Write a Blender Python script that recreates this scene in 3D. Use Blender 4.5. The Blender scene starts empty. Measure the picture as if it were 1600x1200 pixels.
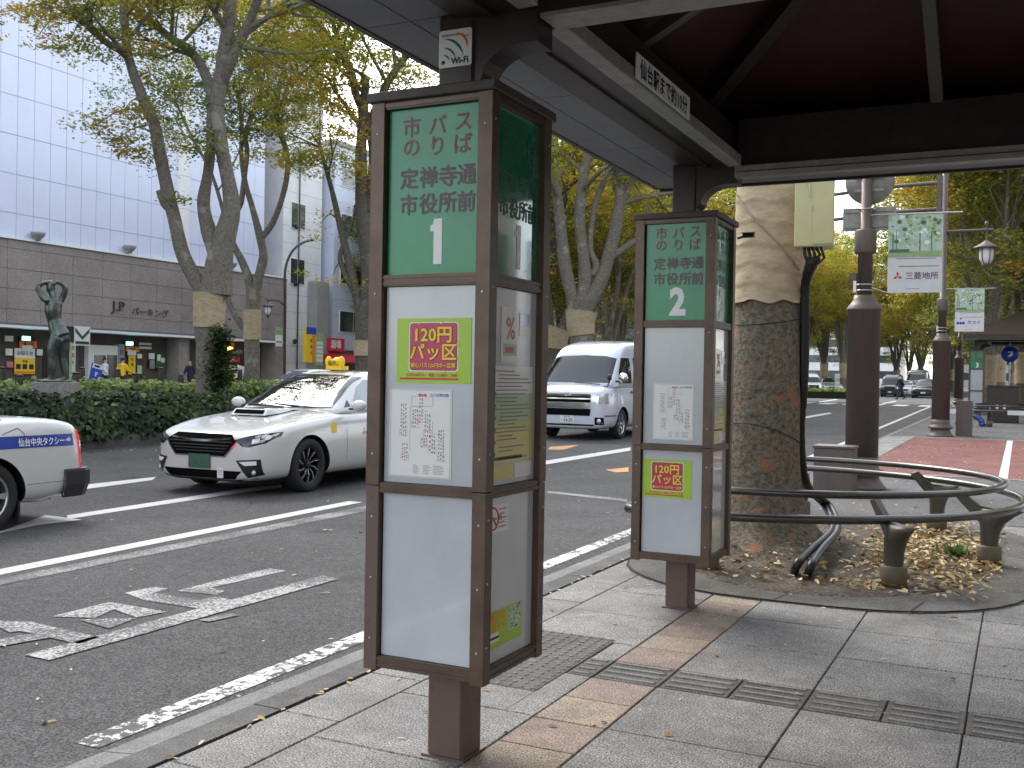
import bpy, bmesh, math, random
import numpy as np
from math import radians as R, pi, sin, cos
from mathutils import Vector as V, Matrix as M, noise as mnoise
random.seed(7); rng = np.random.default_rng(11)
sc = bpy.context.scene
C = sc.collection
# ---------------------------------------------------------------- camera
YAW, PITCH, ROLL, F, H = 0.45744, -0.00591, 0.01743, 1617.49, 1.5
fw = V((-sin(YAW)*cos(PITCH), cos(YAW)*cos(PITCH), sin(PITCH)))
rt = V((cos(YAW), sin(YAW), 0)); up = rt.cross(fw)
rt = rt*cos(ROLL) + up*sin(ROLL); up = rt.cross(fw)
CAM = V((0, 0, H))
cd = bpy.data.cameras.new('camera'); cam = bpy.data.objects.new('camera', cd); C.objects.link(cam)
cd.sensor_width = 36; cd.lens = F/1600*36; cd.clip_end = 3000; cd.clip_start = .05
cam.matrix_world = M(((rt.x, up.x, -fw.x, 0), (rt.y, up.y, -fw.y, 0), (rt.z, up.z, -fw.z, H), (0, 0, 0, 1)))
sc.camera = cam
# ---------------------------------------------------------------- world, sun, exposure
SUN_EL, SUN_AZ = R(40), R(-58)          # azimuth measured from +Y towards +X
w = bpy.data.worlds.new('World'); sc.world = w; w.use_nodes = True
nt = w.node_tree; bg = nt.nodes['Background']; sky = nt.nodes.new('ShaderNodeTexSky')
sky.sky_type = 'NISHITA'; sky.sun_disc = False; sky.sun_elevation = SUN_EL; sky.sun_rotation = SUN_AZ
sky.air_density = 1.0; sky.dust_density = 2.0; sky.ozone_density = 1.0
hs = nt.nodes.new('ShaderNodeHueSaturation'); hs.inputs['Saturation'].default_value = .42
nt.links.new(sky.outputs[0], hs.inputs['Color']); nt.links.new(hs.outputs[0], bg.inputs[0]); bg.inputs[1].default_value = 0.15
sd = bpy.data.lights.new('sun', 'SUN'); sun = bpy.data.objects.new('sun', sd); C.objects.link(sun)
sd.energy = .9; sd.angle = R(42); sd.color = (1, .94, .84)
sv = V((sin(SUN_AZ)*cos(SUN_EL), cos(SUN_AZ)*cos(SUN_EL), sin(SUN_EL)))
sun.rotation_euler = sv.to_track_quat('Z', 'Y').to_euler(); sun.location = sv*60
sc.view_settings.view_transform = 'Standard'; sc.view_settings.look = 'None'
sc.view_settings.gamma = 1; sc.view_settings.exposure = 2.2
# ---------------------------------------------------------------- places: a photo pixel seen at a depth, a height, or on a plane
def ray(px, py): return rt*((px-800)/F) - up*((py-600)/F) + fw
def P(px, py, d): return CAM + ray(px, py)*d
def G(px, py, z=0.0):
    d = ray(px, py); return CAM + d*((z-H)/d.z)
def AX(px, py, x):
    d = ray(px, py); return CAM + d*(x/d.x)
def AY(px, py, y):
    d = ray(px, py); return CAM + d*(y/d.y)
SLOPE, SY0, SY1 = .0085, 12, 110      # the street climbs gently away from the camera
def zg(y): return SLOPE*(min(max(y, SY0), SY1)-SY0)
NOLIFT = set()
def GS(px, py, off=0.0):
    z = off
    for _ in range(12): p = G(px, py, z); z = off+zg(p.y)
    return p
# ---------------------------------------------------------------- materials
def srgb(r, g, b): return tuple(((c/255)/12.92 if c <= 10 else (((c/255)+.055)/1.055)**2.4) for c in (r, g, b))
MATS = {}
def mat(name, col, rough=.5, metal=0, n=0, sc_=6, col2=None, bump=0, bs=40, coat=0, spec=.5, emit=0, detail=6, thr=None, trans=0, stretch=None, alpha=1):
    m = bpy.data.materials.new(name); m.use_nodes = True; t = m.node_tree; N = t.nodes; L = t.links
    b = N['Principled BSDF']; b.inputs['Roughness'].default_value = rough; b.inputs['Metallic'].default_value = metal
    b.inputs['Specular IOR Level'].default_value = spec; b.inputs['Coat Weight'].default_value = coat; b.inputs['Coat Roughness'].default_value = .03
    b.inputs['Base Color'].default_value = (*col, 1)
    if trans: b.inputs['Transmission Weight'].default_value = trans
    if alpha < 1: b.inputs['Alpha'].default_value = alpha
    if emit: b.inputs['Emission Color'].default_value = (*col, 1); b.inputs['Emission Strength'].default_value = emit
    if n or bump:
        tc = N.new('ShaderNodeTexCoord'); src = tc.outputs['Object']
        if stretch:
            mp = N.new('ShaderNodeMapping'); mp.inputs['Scale'].default_value = stretch; L.new(src, mp.inputs[0]); src = mp.outputs[0]
    if n:
        nz = N.new('ShaderNodeTexNoise'); nz.inputs['Scale'].default_value = sc_; nz.inputs['Detail'].default_value = detail; nz.inputs['Roughness'].default_value = .62
        L.new(src, nz.inputs['Vector'])
        rp = N.new('ShaderNodeValToRGB'); e = rp.color_ramp.elements
        lo, hi = thr if thr else (.28, .72)
        e[0].position = lo; e[1].position = hi
        c2 = col2 if col2 else tuple(c*(1-n) for c in col)
        c1 = col if col2 else tuple(min(1, c*(1+n*.6)) for c in col)
        e[0].color = (*c2, 1); e[1].color = (*c1, 1)
        L.new(nz.outputs[0], rp.inputs[0]); L.new(rp.outputs[0], b.inputs['Base Color'])
    if bump:
        n2 = N.new('ShaderNodeTexNoise'); n2.inputs['Scale'].default_value = bs; n2.inputs['Detail'].default_value = 4; L.new(src, n2.inputs['Vector'])
        bp = N.new('ShaderNodeBump'); bp.inputs['Strength'].default_value = bump; bp.inputs['Distance'].default_value = .02
        L.new(n2.outputs[0], bp.inputs['Height']); L.new(bp.outputs[0], b.inputs['Normal'])
    MATS[name] = m; return m
def speckle(name, base, dark, light, sc_=300, big=1.5, rough=.9, bump=.3, stain=.35, gum=False):
    """stone or asphalt: fine grains over broad weathering"""
    m = bpy.data.materials.new(name); m.use_nodes = True; t = m.node_tree; N = t.nodes; L = t.links; b = N['Principled BSDF']
    b.inputs['Roughness'].default_value = rough; b.inputs['Specular IOR Level'].default_value = .3
    tc = N.new('ShaderNodeTexCoord')
    a = N.new('ShaderNodeTexNoise'); a.inputs['Scale'].default_value = sc_; a.inputs['Detail'].default_value = 2; L.new(tc.outputs['Object'], a.inputs[0])
    r = N.new('ShaderNodeValToRGB'); e = r.color_ramp.elements; e[0].position = .35; e[0].color = (*dark, 1); e[1].position = .66; e[1].color = (*light, 1)
    k = e.new(.5); k.color = (*base, 1); L.new(a.outputs[0], r.inputs[0])
    c = N.new('ShaderNodeTexNoise'); c.inputs['Scale'].default_value = big; c.inputs['Detail'].default_value = 7; c.inputs['Roughness'].default_value = .65; L.new(tc.outputs['Object'], c.inputs[0])
    r2 = N.new('ShaderNodeValToRGB'); q = r2.color_ramp.elements; q[0].position = .3; q[0].color = (1-stain,)*3+(1,); q[1].position = .65; q[1].color = (1.0+stain*.25,)*3+(1,)
    L.new(c.outputs[0], r2.inputs[0])
    mx = N.new('ShaderNodeMix'); mx.data_type = 'RGBA'; mx.blend_type = 'MULTIPLY'; mx.inputs[0].default_value = 1
    g3 = N.new('ShaderNodeTexNoise'); g3.inputs['Scale'].default_value = 11; g3.inputs['Detail'].default_value = 5; g3.inputs['Roughness'].default_value = .75; L.new(tc.outputs['Object'], g3.inputs[0])
    r3 = N.new('ShaderNodeValToRGB'); q3 = r3.color_ramp.elements; q3[0].position = .36; q3[0].color = (.8, .79, .78, 1); q3[1].position = .6; q3[1].color = (1.06, 1.06, 1.06, 1); L.new(g3.outputs[0], r3.inputs[0])
    m3 = N.new('ShaderNodeMix'); m3.data_type = 'RGBA'; m3.blend_type = 'MULTIPLY'; m3.inputs[0].default_value = 1; L.new(r2.outputs[0], m3.inputs[6]); L.new(r3.outputs[0], m3.inputs[7])
    if gum or name.startswith('granite') or name == 'asphalt':      # trodden gum and drips
        vo = N.new('ShaderNodeTexVoronoi'); vo.inputs['Scale'].default_value = 2.3 if name != 'asphalt' else .9; L.new(tc.outputs['Object'], vo.inputs['Vector'])
        r4 = N.new('ShaderNodeValToRGB'); q4 = r4.color_ramp.elements; q4[0].position = .035 if name != 'asphalt' else .06; q4[0].color = (.55, .54, .52, 1); q4[1].position = .06 if name != 'asphalt' else .16; q4[1].color = (1, 1, 1, 1); L.new(vo.outputs['Distance'], r4.inputs[0])
        m4 = N.new('ShaderNodeMix'); m4.data_type = 'RGBA'; m4.blend_type = 'MULTIPLY'; m4.inputs[0].default_value = .8; L.new(m3.outputs[2], m4.inputs[6]); L.new(r4.outputs[0], m4.inputs[7]); m3 = m4
    L.new(r.outputs[0], mx.inputs[6]); L.new(m3.outputs[2], mx.inputs[7]); L.new(mx.outputs[2], b.inputs['Base Color'])
    bp = N.new('ShaderNodeBump'); bp.inputs['Strength'].default_value = bump; bp.inputs['Distance'].default_value = .004
    L.new(a.outputs[0], bp.inputs['Height']); L.new(bp.outputs[0], b.inputs['Normal'])
    MATS[name] = m; return m
def paintmat(name, paint, under, wear=.5, sc_=55, rough=.8):
    """road paint with patches worn through to the asphalt"""
    m = bpy.data.materials.new(name); m.use_nodes = True; t = m.node_tree; N = t.nodes; L = t.links; b = N['Principled BSDF']
    b.inputs['Roughness'].default_value = rough
    tc = N.new('ShaderNodeTexCoord'); a = N.new('ShaderNodeTexNoise'); a.inputs['Scale'].default_value = sc_; a.inputs['Detail'].default_value = 5; a.inputs['Roughness'].default_value = .7
    L.new(tc.outputs['Object'], a.inputs[0])
    g = N.new('ShaderNodeTexNoise'); g.inputs['Scale'].default_value = 1.7; g.inputs['Detail'].default_value = 3; L.new(tc.outputs['Object'], g.inputs[0])
    ad = N.new('ShaderNodeMath'); ad.operation = 'MULTIPLY_ADD'; ad.inputs[1].default_value = .5; L.new(g.outputs[0], ad.inputs[0]); L.new(a.outputs[0], ad.inputs[2])
    r = N.new('ShaderNodeValToRGB'); e = r.color_ramp.elements; c0 = .55+.4*wear
    e[0].position = c0-.03; e[0].color = (*under, 1); e[1].position = c0+.03; e[1].color = (*paint, 1)
    L.new(ad.outputs[0], r.inputs[0]); L.new(r.outputs[0], b.inputs['Base Color'])
    MATS[name] = m; return m
def leafmat(name, cols, sc_=.35, trans=.45):
    """leaves: hue drifts in clumps and from leaf to leaf (attribute 'rnd')"""
    m = bpy.data.materials.new(name); m.use_nodes = True; t = m.node_tree; N = t.nodes; L = t.links
    N.remove(N['Principled BSDF']); out = N['Material Output']
    tc = N.new('ShaderNodeTexCoord'); a = N.new('ShaderNodeTexNoise'); a.inputs['Scale'].default_value = sc_; a.inputs['Detail'].default_value = 3; L.new(tc.outputs['Object'], a.inputs[0])
    at = N.new('ShaderNodeAttribute'); at.attribute_name = 'rnd'
    mm = N.new('ShaderNodeMath'); mm.operation = 'MULTIPLY_ADD'; mm.inputs[1].default_value = .38; L.new(at.outputs['Fac'], mm.inputs[0]); L.new(a.outputs[0], mm.inputs[2])
    r = N.new('ShaderNodeValToRGB'); e = r.color_ramp.elements
    k = len(cols); e[0].position = .42; e[0].color = (*cols[0], 1); e[1].position = .95; e[1].color = (*cols[-1], 1)
    for i in range(1, k-1): x = e.new(.42+.53*i/(k-1)); x.color = (*cols[i], 1)
    L.new(mm.outputs[0], r.inputs[0])
    d = N.new('ShaderNodeBsdfDiffuse'); tr = N.new('ShaderNodeBsdfTranslucent'); gl = N.new('ShaderNodeBsdfGlossy'); gl.inputs['Roughness'].default_value = .45
    gl.inputs['Color'].default_value = (.5, .5, .5, 1)
    L.new(r.outputs[0], d.inputs[0]); L.new(r.outputs[0], tr.inputs[0])
    m1 = N.new('ShaderNodeMixShader'); m1.inputs[0].default_value = trans; L.new(d.outputs[0], m1.inputs[1]); L.new(tr.outputs[0], m1.inputs[2])
    m2 = N.new('ShaderNodeMixShader'); m2.inputs[0].default_value = .05; L.new(m1.outputs[0], m2.inputs[1]); L.new(gl.outputs[0], m2.inputs[2])
    L.new(m2.outputs[0], out.inputs[0]); MATS[name] = m; return m
mat('brown', srgb(94, 76, 63), .38, .35, n=.3, sc_=9, bump=.05, bs=200)
mat('brown_dark', srgb(62, 52, 47), .45, .25, n=.25, sc_=7)
mat('maroon', srgb(78, 54, 50), .5, .1, n=.3, sc_=22, col2=srgb(96, 78, 70), thr=(.62, .7), bump=.1)
mat('bronze_cap', srgb(70, 62, 56), .55, .2, n=.35, sc_=18)
mat('beam', srgb(58, 48, 45), .42, .2, n=.25, sc_=10)
mat('rail_grey', srgb(150, 148, 142), .5, .3, n=.25, sc_=12)
mat('rafter', srgb(92, 84, 78), .5, n=.2, sc_=6)
mat('soffit', srgb(120, 122, 128), .6, n=.12, sc_=5)
mat('roof_red', srgb(66, 34, 31), .45, n=.3, sc_=3)
mat('acrylic', srgb(188, 192, 195), .14, n=.14, sc_=2.2, coat=.6, stretch=(1, 1, .5), detail=9)
mat('green_panel', srgb(34, 138, 90), .25, n=.14, sc_=5, coat=.25, spec=.4)
mat('green_panel_shaded', srgb(44, 118, 90), .08, n=.12, sc_=5, coat=1)  # darker copy of the panel green, side-face shade put into its colour
mat('ink_red', srgb(128, 80, 86), .5); mat('ink_grey', srgb(98, 80, 88), .5); mat('white', (.8, .8, .78), .5)
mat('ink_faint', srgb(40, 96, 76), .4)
mat('white_sign', (.74, .74, .72), .45, n=.06, sc_=20)
mat('void', (.008, .008, .009), 1, spec=0)
mat('black', (.012, .012, .013), .4); mat('blackrub', (.02, .02, .021), .75, n=.3, sc_=30)
mat('lime', srgb(160, 195, 50), .3); mat('pink', srgb(190, 40, 90), .3); mat('yellow', srgb(240, 200, 40), .4); mat('red', srgb(200, 30, 40), .35)
mat('blue', srgb(30, 70, 170), .35); mat('orange', srgb(235, 130, 40), .5); mat('paper', (.72, .72, .7), .3, coat=.4); mat('greyprint', srgb(120, 118, 120), .5)
mat('pinkline', srgb(190, 120, 130), .5); mat('palegreen', srgb(170, 190, 150), .3, coat=.4); mat('paleyellow', srgb(205, 195, 110), .3, coat=.4)
mat('dkmaroon', srgb(90, 20, 50), .4)
speckle('asphalt', (.069, .069, .07), (.028, .028, .029), (.135, .134, .13), 95, .6, .92, .6, .3)
speckle('asphalt_light', (.12, .12, .122), (.08, .08, .08), (.17, .17, .17), 60, .6, .92, .3, .25)
speckle('granite', (.205, .203, .197), (.055, .054, .052), (.40, .395, .385), 120, 1.1, .75, .3, .55)
speckle('granite_warm', (.27, .22, .165), (.1, .075, .055), (.43, .37, .3), 120, 1.6, .75, .2, .4)
speckle('granite_pink', (.235, .175, .145), (.085, .06, .05), (.38, .31, .27), 120, 1.6, .75, .2, .4)
speckle('kerbstone', (.19, .19, .187), (.11, .11, .11), (.26, .26, .255), 130, 2.2, .85, .2, .35)
speckle('kerbdark', (.10, .098, .095), (.06, .06, .06), (.145, .145, .14), 130, 2.2, .85, .2, .35)
speckle('tactile', (.105, .10, .094), (.06, .058, .055), (.155, .15, .14), 120, 2.5, .85, .2, .4)
speckle('concrete', (.26, .255, .24), (.18, .17, .16), (.34, .33, .31), 70, 3, .85, .2, .4)
speckle('ringstone', (.105, .1, .09), (.06, .057, .05), (.17, .16, .145), 90, 2.5, .85, .3, .45)
speckle('soil', (.1, .083, .062), (.05, .04, .03), (.18, .15, .115), 40, 3.5, .95, .9, .5)
speckle('redpave', (.19, .075, .066), (.13, .05, .045), (.26, .12, .105), 120, 1.5, .85, .2, .35)
speckle('joint', (.04, .037, .033), (.02, .018, .015), (.09, .08, .06), 60, 4, .95, .3, .3)
paintmat('paint', (.5, .5, .49), (.2, .2, .2), .12, 45)
paintmat('paint_worn', (.36, .36, .35), (.065, .065, .066), .55, 50)
paintmat('paint_ghost', (.25, .25, .245), (.065, .065, .066), .58, 55)
paintmat('paint_crack', (.56, .56, .55), (.06, .058, .055), .47, 20)
paintmat('paint_orange', (.6, .3, .1), (.08, .07, .06), .4, 30)
mat('carwhite', (.60, .605, .59), .22, coat=1, n=.02, sc_=2); mat('vanwhite', (.58, .61, .68), .25, coat=1)
mat('glass_dark', (.012, .016, .016), .02, spec=.6); mat('glass_pale', (.16, .2, .2), .04, coat=1, spec=.8)
mat('chrome', (.7, .7, .72), .12, 1); mat('steel', (.45, .45, .46), .35, 1); mat('lamp_red', (.6, .01, .012), .12, coat=1, emit=.25); mat('lamp_clear', (.55, .56, .58), .08, .5, coat=1)
mat('lamp_orange', (.75, .22, .08), .15, coat=1); mat('alloy_dark', (.035, .036, .04), .35, .6); mat('alloy', (.55, .56, .58), .25, .9)
mat('trimblack', (.018, .018, .019), .45); mat('plate_green', srgb(48, 92, 72), .4, n=.25, sc_=25); mat('taxiblue', srgb(40, 72, 160), .25, coat=1)
mat('carblack', (.012, .013, .016), .15, coat=1); mat('carsilver', (.42, .44, .46), .3, .6, coat=1)
mat('bronze', srgb(112, 124, 118), .34, .7, n=.5, sc_=6, col2=srgb(64, 66, 62), bump=.15, bs=14)
speckle('plinth', (.30, .28, .27), (.22, .2, .19), (.38, .36, .35), 60, 2, .7, .1, .3)
def barkmat(name, a, b_, c, sc_=9, thr=.63):
    m = bpy.data.materials.new(name); m.use_nodes = True; t = m.node_tree; N = t.nodes; L = t.links; b = N['Principled BSDF']; b.inputs['Roughness'].default_value = .9
    tc = N.new('ShaderNodeTexCoord'); x = N.new('ShaderNodeTexNoise'); x.inputs['Scale'].default_value = sc_*4.5; x.inputs['Detail'].default_value = 6; x.inputs['Roughness'].default_value = .7
    L.new(tc.outputs['Object'], x.inputs[0])
    r = N.new('ShaderNodeValToRGB'); e = r.color_ramp.elements; e[0].position = .34; e[0].color = (*b_, 1); e[1].position = .64; e[1].color = (*a, 1); L.new(x.outputs[0], r.inputs[0])
    y = N.new('ShaderNodeTexNoise'); y.inputs['Scale'].default_value = sc_*.75; y.inputs['Detail'].default_value = 4; L.new(tc.outputs['Object'], y.inputs[0])
    r2 = N.new('ShaderNodeValToRGB'); q = r2.color_ramp.elements; q[0].position = thr; q[0].color = (0, 0, 0, 1); q[1].position = thr+.035; q[1].color = (1, 1, 1, 1); L.new(y.outputs[0], r2.inputs[0])
    mx = N.new('ShaderNodeMix'); mx.data_type = 'RGBA'; L.new(r2.outputs[0], mx.inputs[0]); L.new(r.outputs[0], mx.inputs[6]); mx.inputs[7].default_value = (*c, 1)
    L.new(mx.outputs[2], b.inputs['Base Color'])
    bp = N.new('ShaderNodeBump'); bp.inputs['Strength'].default_value = 1; bp.inputs['Distance'].default_value = .05; L.new(x.outputs[0], bp.inputs['Height']); L.new(bp.outputs[0], b.inputs['Normal'])
    MATS[name] = m
barkmat('bark_big', (.28, .23, .16), (.075, .063, .043), (.34, .16, .085), 5.5, .61)
barkmat('bark', (.25, .225, .18), (.12, .105, .085), (.30, .27, .22), 3, .6)
barkmat('bark_dark', (.17, .15, .12), (.075, .067, .054), (.2, .18, .15), 3, .66)
mat('burlap', (.46, .36, .23), .9, n=.25, sc_=7, bump=.6, bs=8, stretch=(1, 1, 2))
mat('burlap2', (.40, .31, .21), .9, n=.3, sc_=5, bump=.6, bs=12, stretch=(1, 1, 5))
mat('cream_metal', srgb(206, 198, 148), .4, n=.06, sc_=3)
mat('pole_brown', srgb(98, 86, 80), .5, .15, n=.15, sc_=4, stretch=(3, 3, .4))
mat('bench_metal', srgb(92, 90, 88), .25, .75, n=.15, sc_=8)
mat('bench_leg', srgb(84, 80, 72), .45, .3, n=.2, sc_=10)
mat('legbase', srgb(104, 94, 74), .6, n=.25, sc_=12)
mat('panel_blue', srgb(204, 209, 226), .35, n=.05, sc_=.5, coat=.1); mat('panel_joint', srgb(120, 130, 155), .6)
speckle('stonewall', (.30, .262, .235), (.25, .22, .195), (.35, .31, .28), 30, .35, .8, .1, .3)
mat('wallwhite', srgb(220, 218, 216), .7, n=.1, sc_=.8); mat('wallgrey', srgb(150, 148, 146), .7, n=.15, sc_=1); mat('walldark', srgb(88, 80, 74), .8, n=.2, sc_=1)
mat('window_dk', (.05, .06, .06), .08, coat=1, n=.5, sc_=1.5); mat('bluecladding', srgb(196, 202, 216), .4, n=.05, sc_=.6); mat('brickred', srgb(160, 78, 60), .8, n=.2, sc_=3)
mat('frame_white', srgb(225, 225, 222), .5); mat('banner_cloth', (.66, .67, .68), .7, n=.06, sc_=9, bump=.3, bs=6)
mat('b_pale', srgb(196, 214, 206), .7, n=.3, sc_=8, col2=srgb(160, 190, 165)); mat('b_lime', srgb(160, 186, 130), .7); mat('b_white', srgb(228, 236, 232), .7)
mat('b_green', srgb(128, 156, 104), .7, n=.5, sc_=14, col2=srgb(170, 190, 140)); mat('b_dark', srgb(92, 110, 92), .7)
mat('sign_red', srgb(210, 40, 60), .4); mat('sign_dkgreen', srgb(28, 92, 62), .5); mat('led_green', (.1, .9, .75), .4, emit=3); mat('led_amber', (1, .45, .05), .4, emit=4); mat('led_red', (1, .12, .03), .4, emit=3)
mat('skin', srgb(214, 170, 140), .6); mat('hair', (.02, .016, .014), .6); mat('jacket_yellow', srgb(235, 190, 30), .8, n=.15, sc_=12); mat('navy', srgb(38, 44, 62), .85, n=.2, sc_=9); mat('trouser', srgb(45, 42, 46), .85)
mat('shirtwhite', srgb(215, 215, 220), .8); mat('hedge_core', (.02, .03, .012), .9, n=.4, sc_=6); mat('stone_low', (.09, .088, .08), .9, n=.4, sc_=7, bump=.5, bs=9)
leafmat('leaf_zelkova', [(.07, .12, .025), (.14, .20, .03), (.27, .30, .04), (.42, .34, .05), (.48, .22, .05)], .3)
leafmat('leaf_green', [(.07, .11, .035), (.11, .17, .045), (.19, .25, .06), (.3, .3, .06), (.34, .26, .07)], .35)
leafmat('leaf_gold', [(.13, .19, .03), (.26, .30, .035), (.45, .42, .05), (.58, .45, .06), (.55, .32, .06)], .3, .5)
leafmat('leaf_ivy', [(.012, .028, .009), (.022, .048, .014), (.038, .074, .02), (.075, .12, .03), (.18, .23, .08)], .9, .2)
leafmat('leaf_bright', [(.08, .13, .03), (.16, .24, .05), (.3, .38, .1), (.4, .46, .16)], 1.2, .35)
leafmat('leaf_litter', [(.2, .10, .045), (.34, .19, .08), (.5, .36, .14), (.58, .48, .26), (.62, .54, .36)], 6, .1)
# ---------------------------------------------------------------- mesh building
class MB:
    def __init__(s, *mats): s.v = []; s.f = []; s.m = []; s.mats = list(mats); s.T = M.Identity(4); s.sm = []
    def mi(s, name):
        if name is None: return 0
        if name not in s.mats: s.mats.append(name)
        return s.mats.index(name)
    def add(s, vs, fs, m=None, smooth=False):
        o = len(s.v); T = s.T
        s.v += [tuple(T @ V(p)) for p in vs]
        k = s.mi(m)
        for f in fs: s.f.append([o+i for i in f]); s.m.append(k); s.sm.append(smooth)
        return s
    def box(s, a, b, m=None, rot=None):
        x0, y0, z0 = a; x1, y1, z1 = b
        vs = [(x0,y0,z0),(x1,y0,z0),(x1,y1,z0),(x0,y1,z0),(x0,y0,z1),(x1,y0,z1),(x1,y1,z1),(x0,y1,z1)]
        return s.add(vs, [(0,3,2,1),(4,5,6,7),(0,1,5,4),(1,2,6,5),(2,3,7,6),(3,0,4,7)], m)
    def cbox(s, c, d, m=None): return s.box((c[0]-d[0]/2, c[1]-d[1]/2, c[2]-d[2]/2), (c[0]+d[0]/2, c[1]+d[1]/2, c[2]+d[2]/2), m)
    def bar(s, p, q, w_, h_, m=None, upv=(0, 0, 1)):
        p = V(p); q = V(q); d = (q-p).normalized(); u = V(upv); r = d.cross(u)
        if r.length < 1e-4: r = d.cross(V((0, 1, 0)))
        r.normalize(); u = r.cross(d)
        vs = [p+r*a*w_/2+u*b*h_/2 for a, b in ((-1,-1),(1,-1),(1,1),(-1,1))]+[q+r*a*w_/2+u*b*h_/2 for a, b in ((-1,-1),(1,-1),(1,1),(-1,1))]
        return s.add(vs, [(0,1,2,3),(7,6,5,4),(0,4,5,1),(1,5,6,2),(2,6,7,3),(3,7,4,0)], m)
    def tube(s, pts, rad, n=10, m=None, cap=True, smooth=True, closed=False):
        pts = [V(p) for p in pts]; k = len(pts); rad = rad if hasattr(rad, '__len__') else [rad]*k
        vs = []; last = None
        for i, p in enumerate(pts):
            if closed: d = pts[(i+1) % k]-pts[i-1]
            else: d = pts[min(i+1, k-1)]-pts[max(i-1, 0)]
            d.normalize()
            if last is None:
                r = d.cross(V((0, 0, 1)));
                if r.length < .1: r = d.cross(V((0, 1, 0)))
            else: r = last - d*last.dot(d)
            r.normalize(); last = r; u = d.cross(r)
            for j in range(n): a = 2*pi*j/n; vs.append(p+(r*cos(a)+u*sin(a))*rad[i])
        fs = []
        for i in range(k if closed else k-1):
            a = i*n; b = ((i+1) % k)*n
            for j in range(n): fs.append((a+j, b+j, b+(j+1) % n, a+(j+1) % n))
        s.add(vs, fs, m, smooth)
        if cap and not closed: s.add(vs[:n], [tuple(range(n))], m); s.add(vs[-n:], [tuple(reversed(range(n)))], m)
        return s
    def lathe(s, c, prof, n=24, m=None, smooth=True, axis='z', cap=True):
        vs = []
        for r_, z in prof:
            for j in range(n):
                a = 2*pi*j/n
                if axis == 'z': vs.append((c[0]+r_*cos(a), c[1]+r_*sin(a), c[2]+z))
                elif axis == 'y': vs.append((c[0]+r_*cos(a), c[1]+z, c[2]+r_*sin(a)))
                else: vs.append((c[0]+z, c[1]+r_*cos(a), c[2]+r_*sin(a)))
        fs = []
        for i in range(len(prof)-1):
            for j in range(n): fs.append((i*n+j, i*n+(j+1) % n, (i+1)*n+(j+1) % n, (i+1)*n+j))
        if cap: fs.append(tuple(reversed(range(n)))); fs.append(tuple(range((len(prof)-1)*n, len(prof)*n)))
        return s.add(vs, fs, m, smooth)
    def prism(s, poly, d, m=None):
        """poly: 3D points of a planar outline, pushed by vector d"""
        n = len(poly); a = [V(p) for p in poly]; b = [p+V(d) for p in a]
        return s.add(a+b, [tuple(range(n)), tuple(reversed(range(n, 2*n)))]+[(i, n+i, n+(i+1) % n, (i+1) % n) for i in range(n)], m)
    def quad(s, a, b, c, d, m=None): return s.add([a, b, c, d], [(0, 1, 2, 3)], m)
    def ell(s, c, r_, m=None, n=12, k=8, T=None):
        vs = []; fs = []
        for i in range(k+1):
            t = pi*i/k
            for j in range(n):
                a = 2*pi*j/n; q = V((sin(t)*cos(a)*r_[0], sin(t)*sin(a)*r_[1], cos(t)*r_[2]))
                if T: q = T @ q
                vs.append(V(c)+q)
        for i in range(k):
            for j in range(n): fs.append((i*n+j, (i+1)*n+j, (i+1)*n+(j+1) % n, i*n+(j+1) % n))
        return s.add(vs, fs, m, True)
    def text(s, body, size, o, r_=(1, 0, 0), u=(0, 0, 1), m='black', bold=0, cx=True, sx=1, lift=.0015, extr=0):
        """lay text with its centre (or left end) at o, reading along r_, upright along u"""
        bw = bold; me = text_mesh(body, bold if body in '123' else 0, extr); bw = 0 if body in '123' else bw; r_ = V(r_).normalized(); u = V(u).normalized(); nn = r_.cross(u)
        xs = [v[0] for v in me[0]]; ys = [v[1] for v in me[0]]; mx = (min(xs)+max(xs))/2 if cx else min(xs); my = (min(ys)+max(ys))/2 if cx else 0
        sh = [(0, 0)] if bw <= 0 or extr else [(0, 0)]+[(bw*cos(a)*.8, bw*sin(a)*.8) for a in (0, pi/2, pi, -pi/2)]
        for q, (dx, dy) in enumerate(sh):      # heavier strokes: the letter laid a few times, a hair apart
            vs = [V(o)+r_*((v[0]-mx+dx)*size*sx)+u*((v[1]-my+dy)*size)+nn*(lift+q*.00012+v[2]*size) for v in me[0]]
            s.add(vs, me[1], m)
        return s
    def build(s, name, parent=None, loc=None, rot=None, bev=0):
        me = bpy.data.meshes.new(name); me.from_pydata([tuple(v) for v in s.v], [], s.f)
        for x in s.mats: me.materials.append(MATS[x])
        me.polygons.foreach_set('material_index', s.m); me.polygons.foreach_set('use_smooth', s.sm); me.update()
        o = bpy.data.objects.new(name, me); C.objects.link(o)
        if parent: o.parent = parent
        if loc is not None: o.location = loc
        if rot is not None: o.rotation_euler[2] = rot
        if bev:
            md = o.modifiers.new('b', 'BEVEL'); md.width = bev; md.segments = 2; md.limit_method = 'ANGLE'; md.angle_limit = R(40)
        return o
_tc = {}
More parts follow.
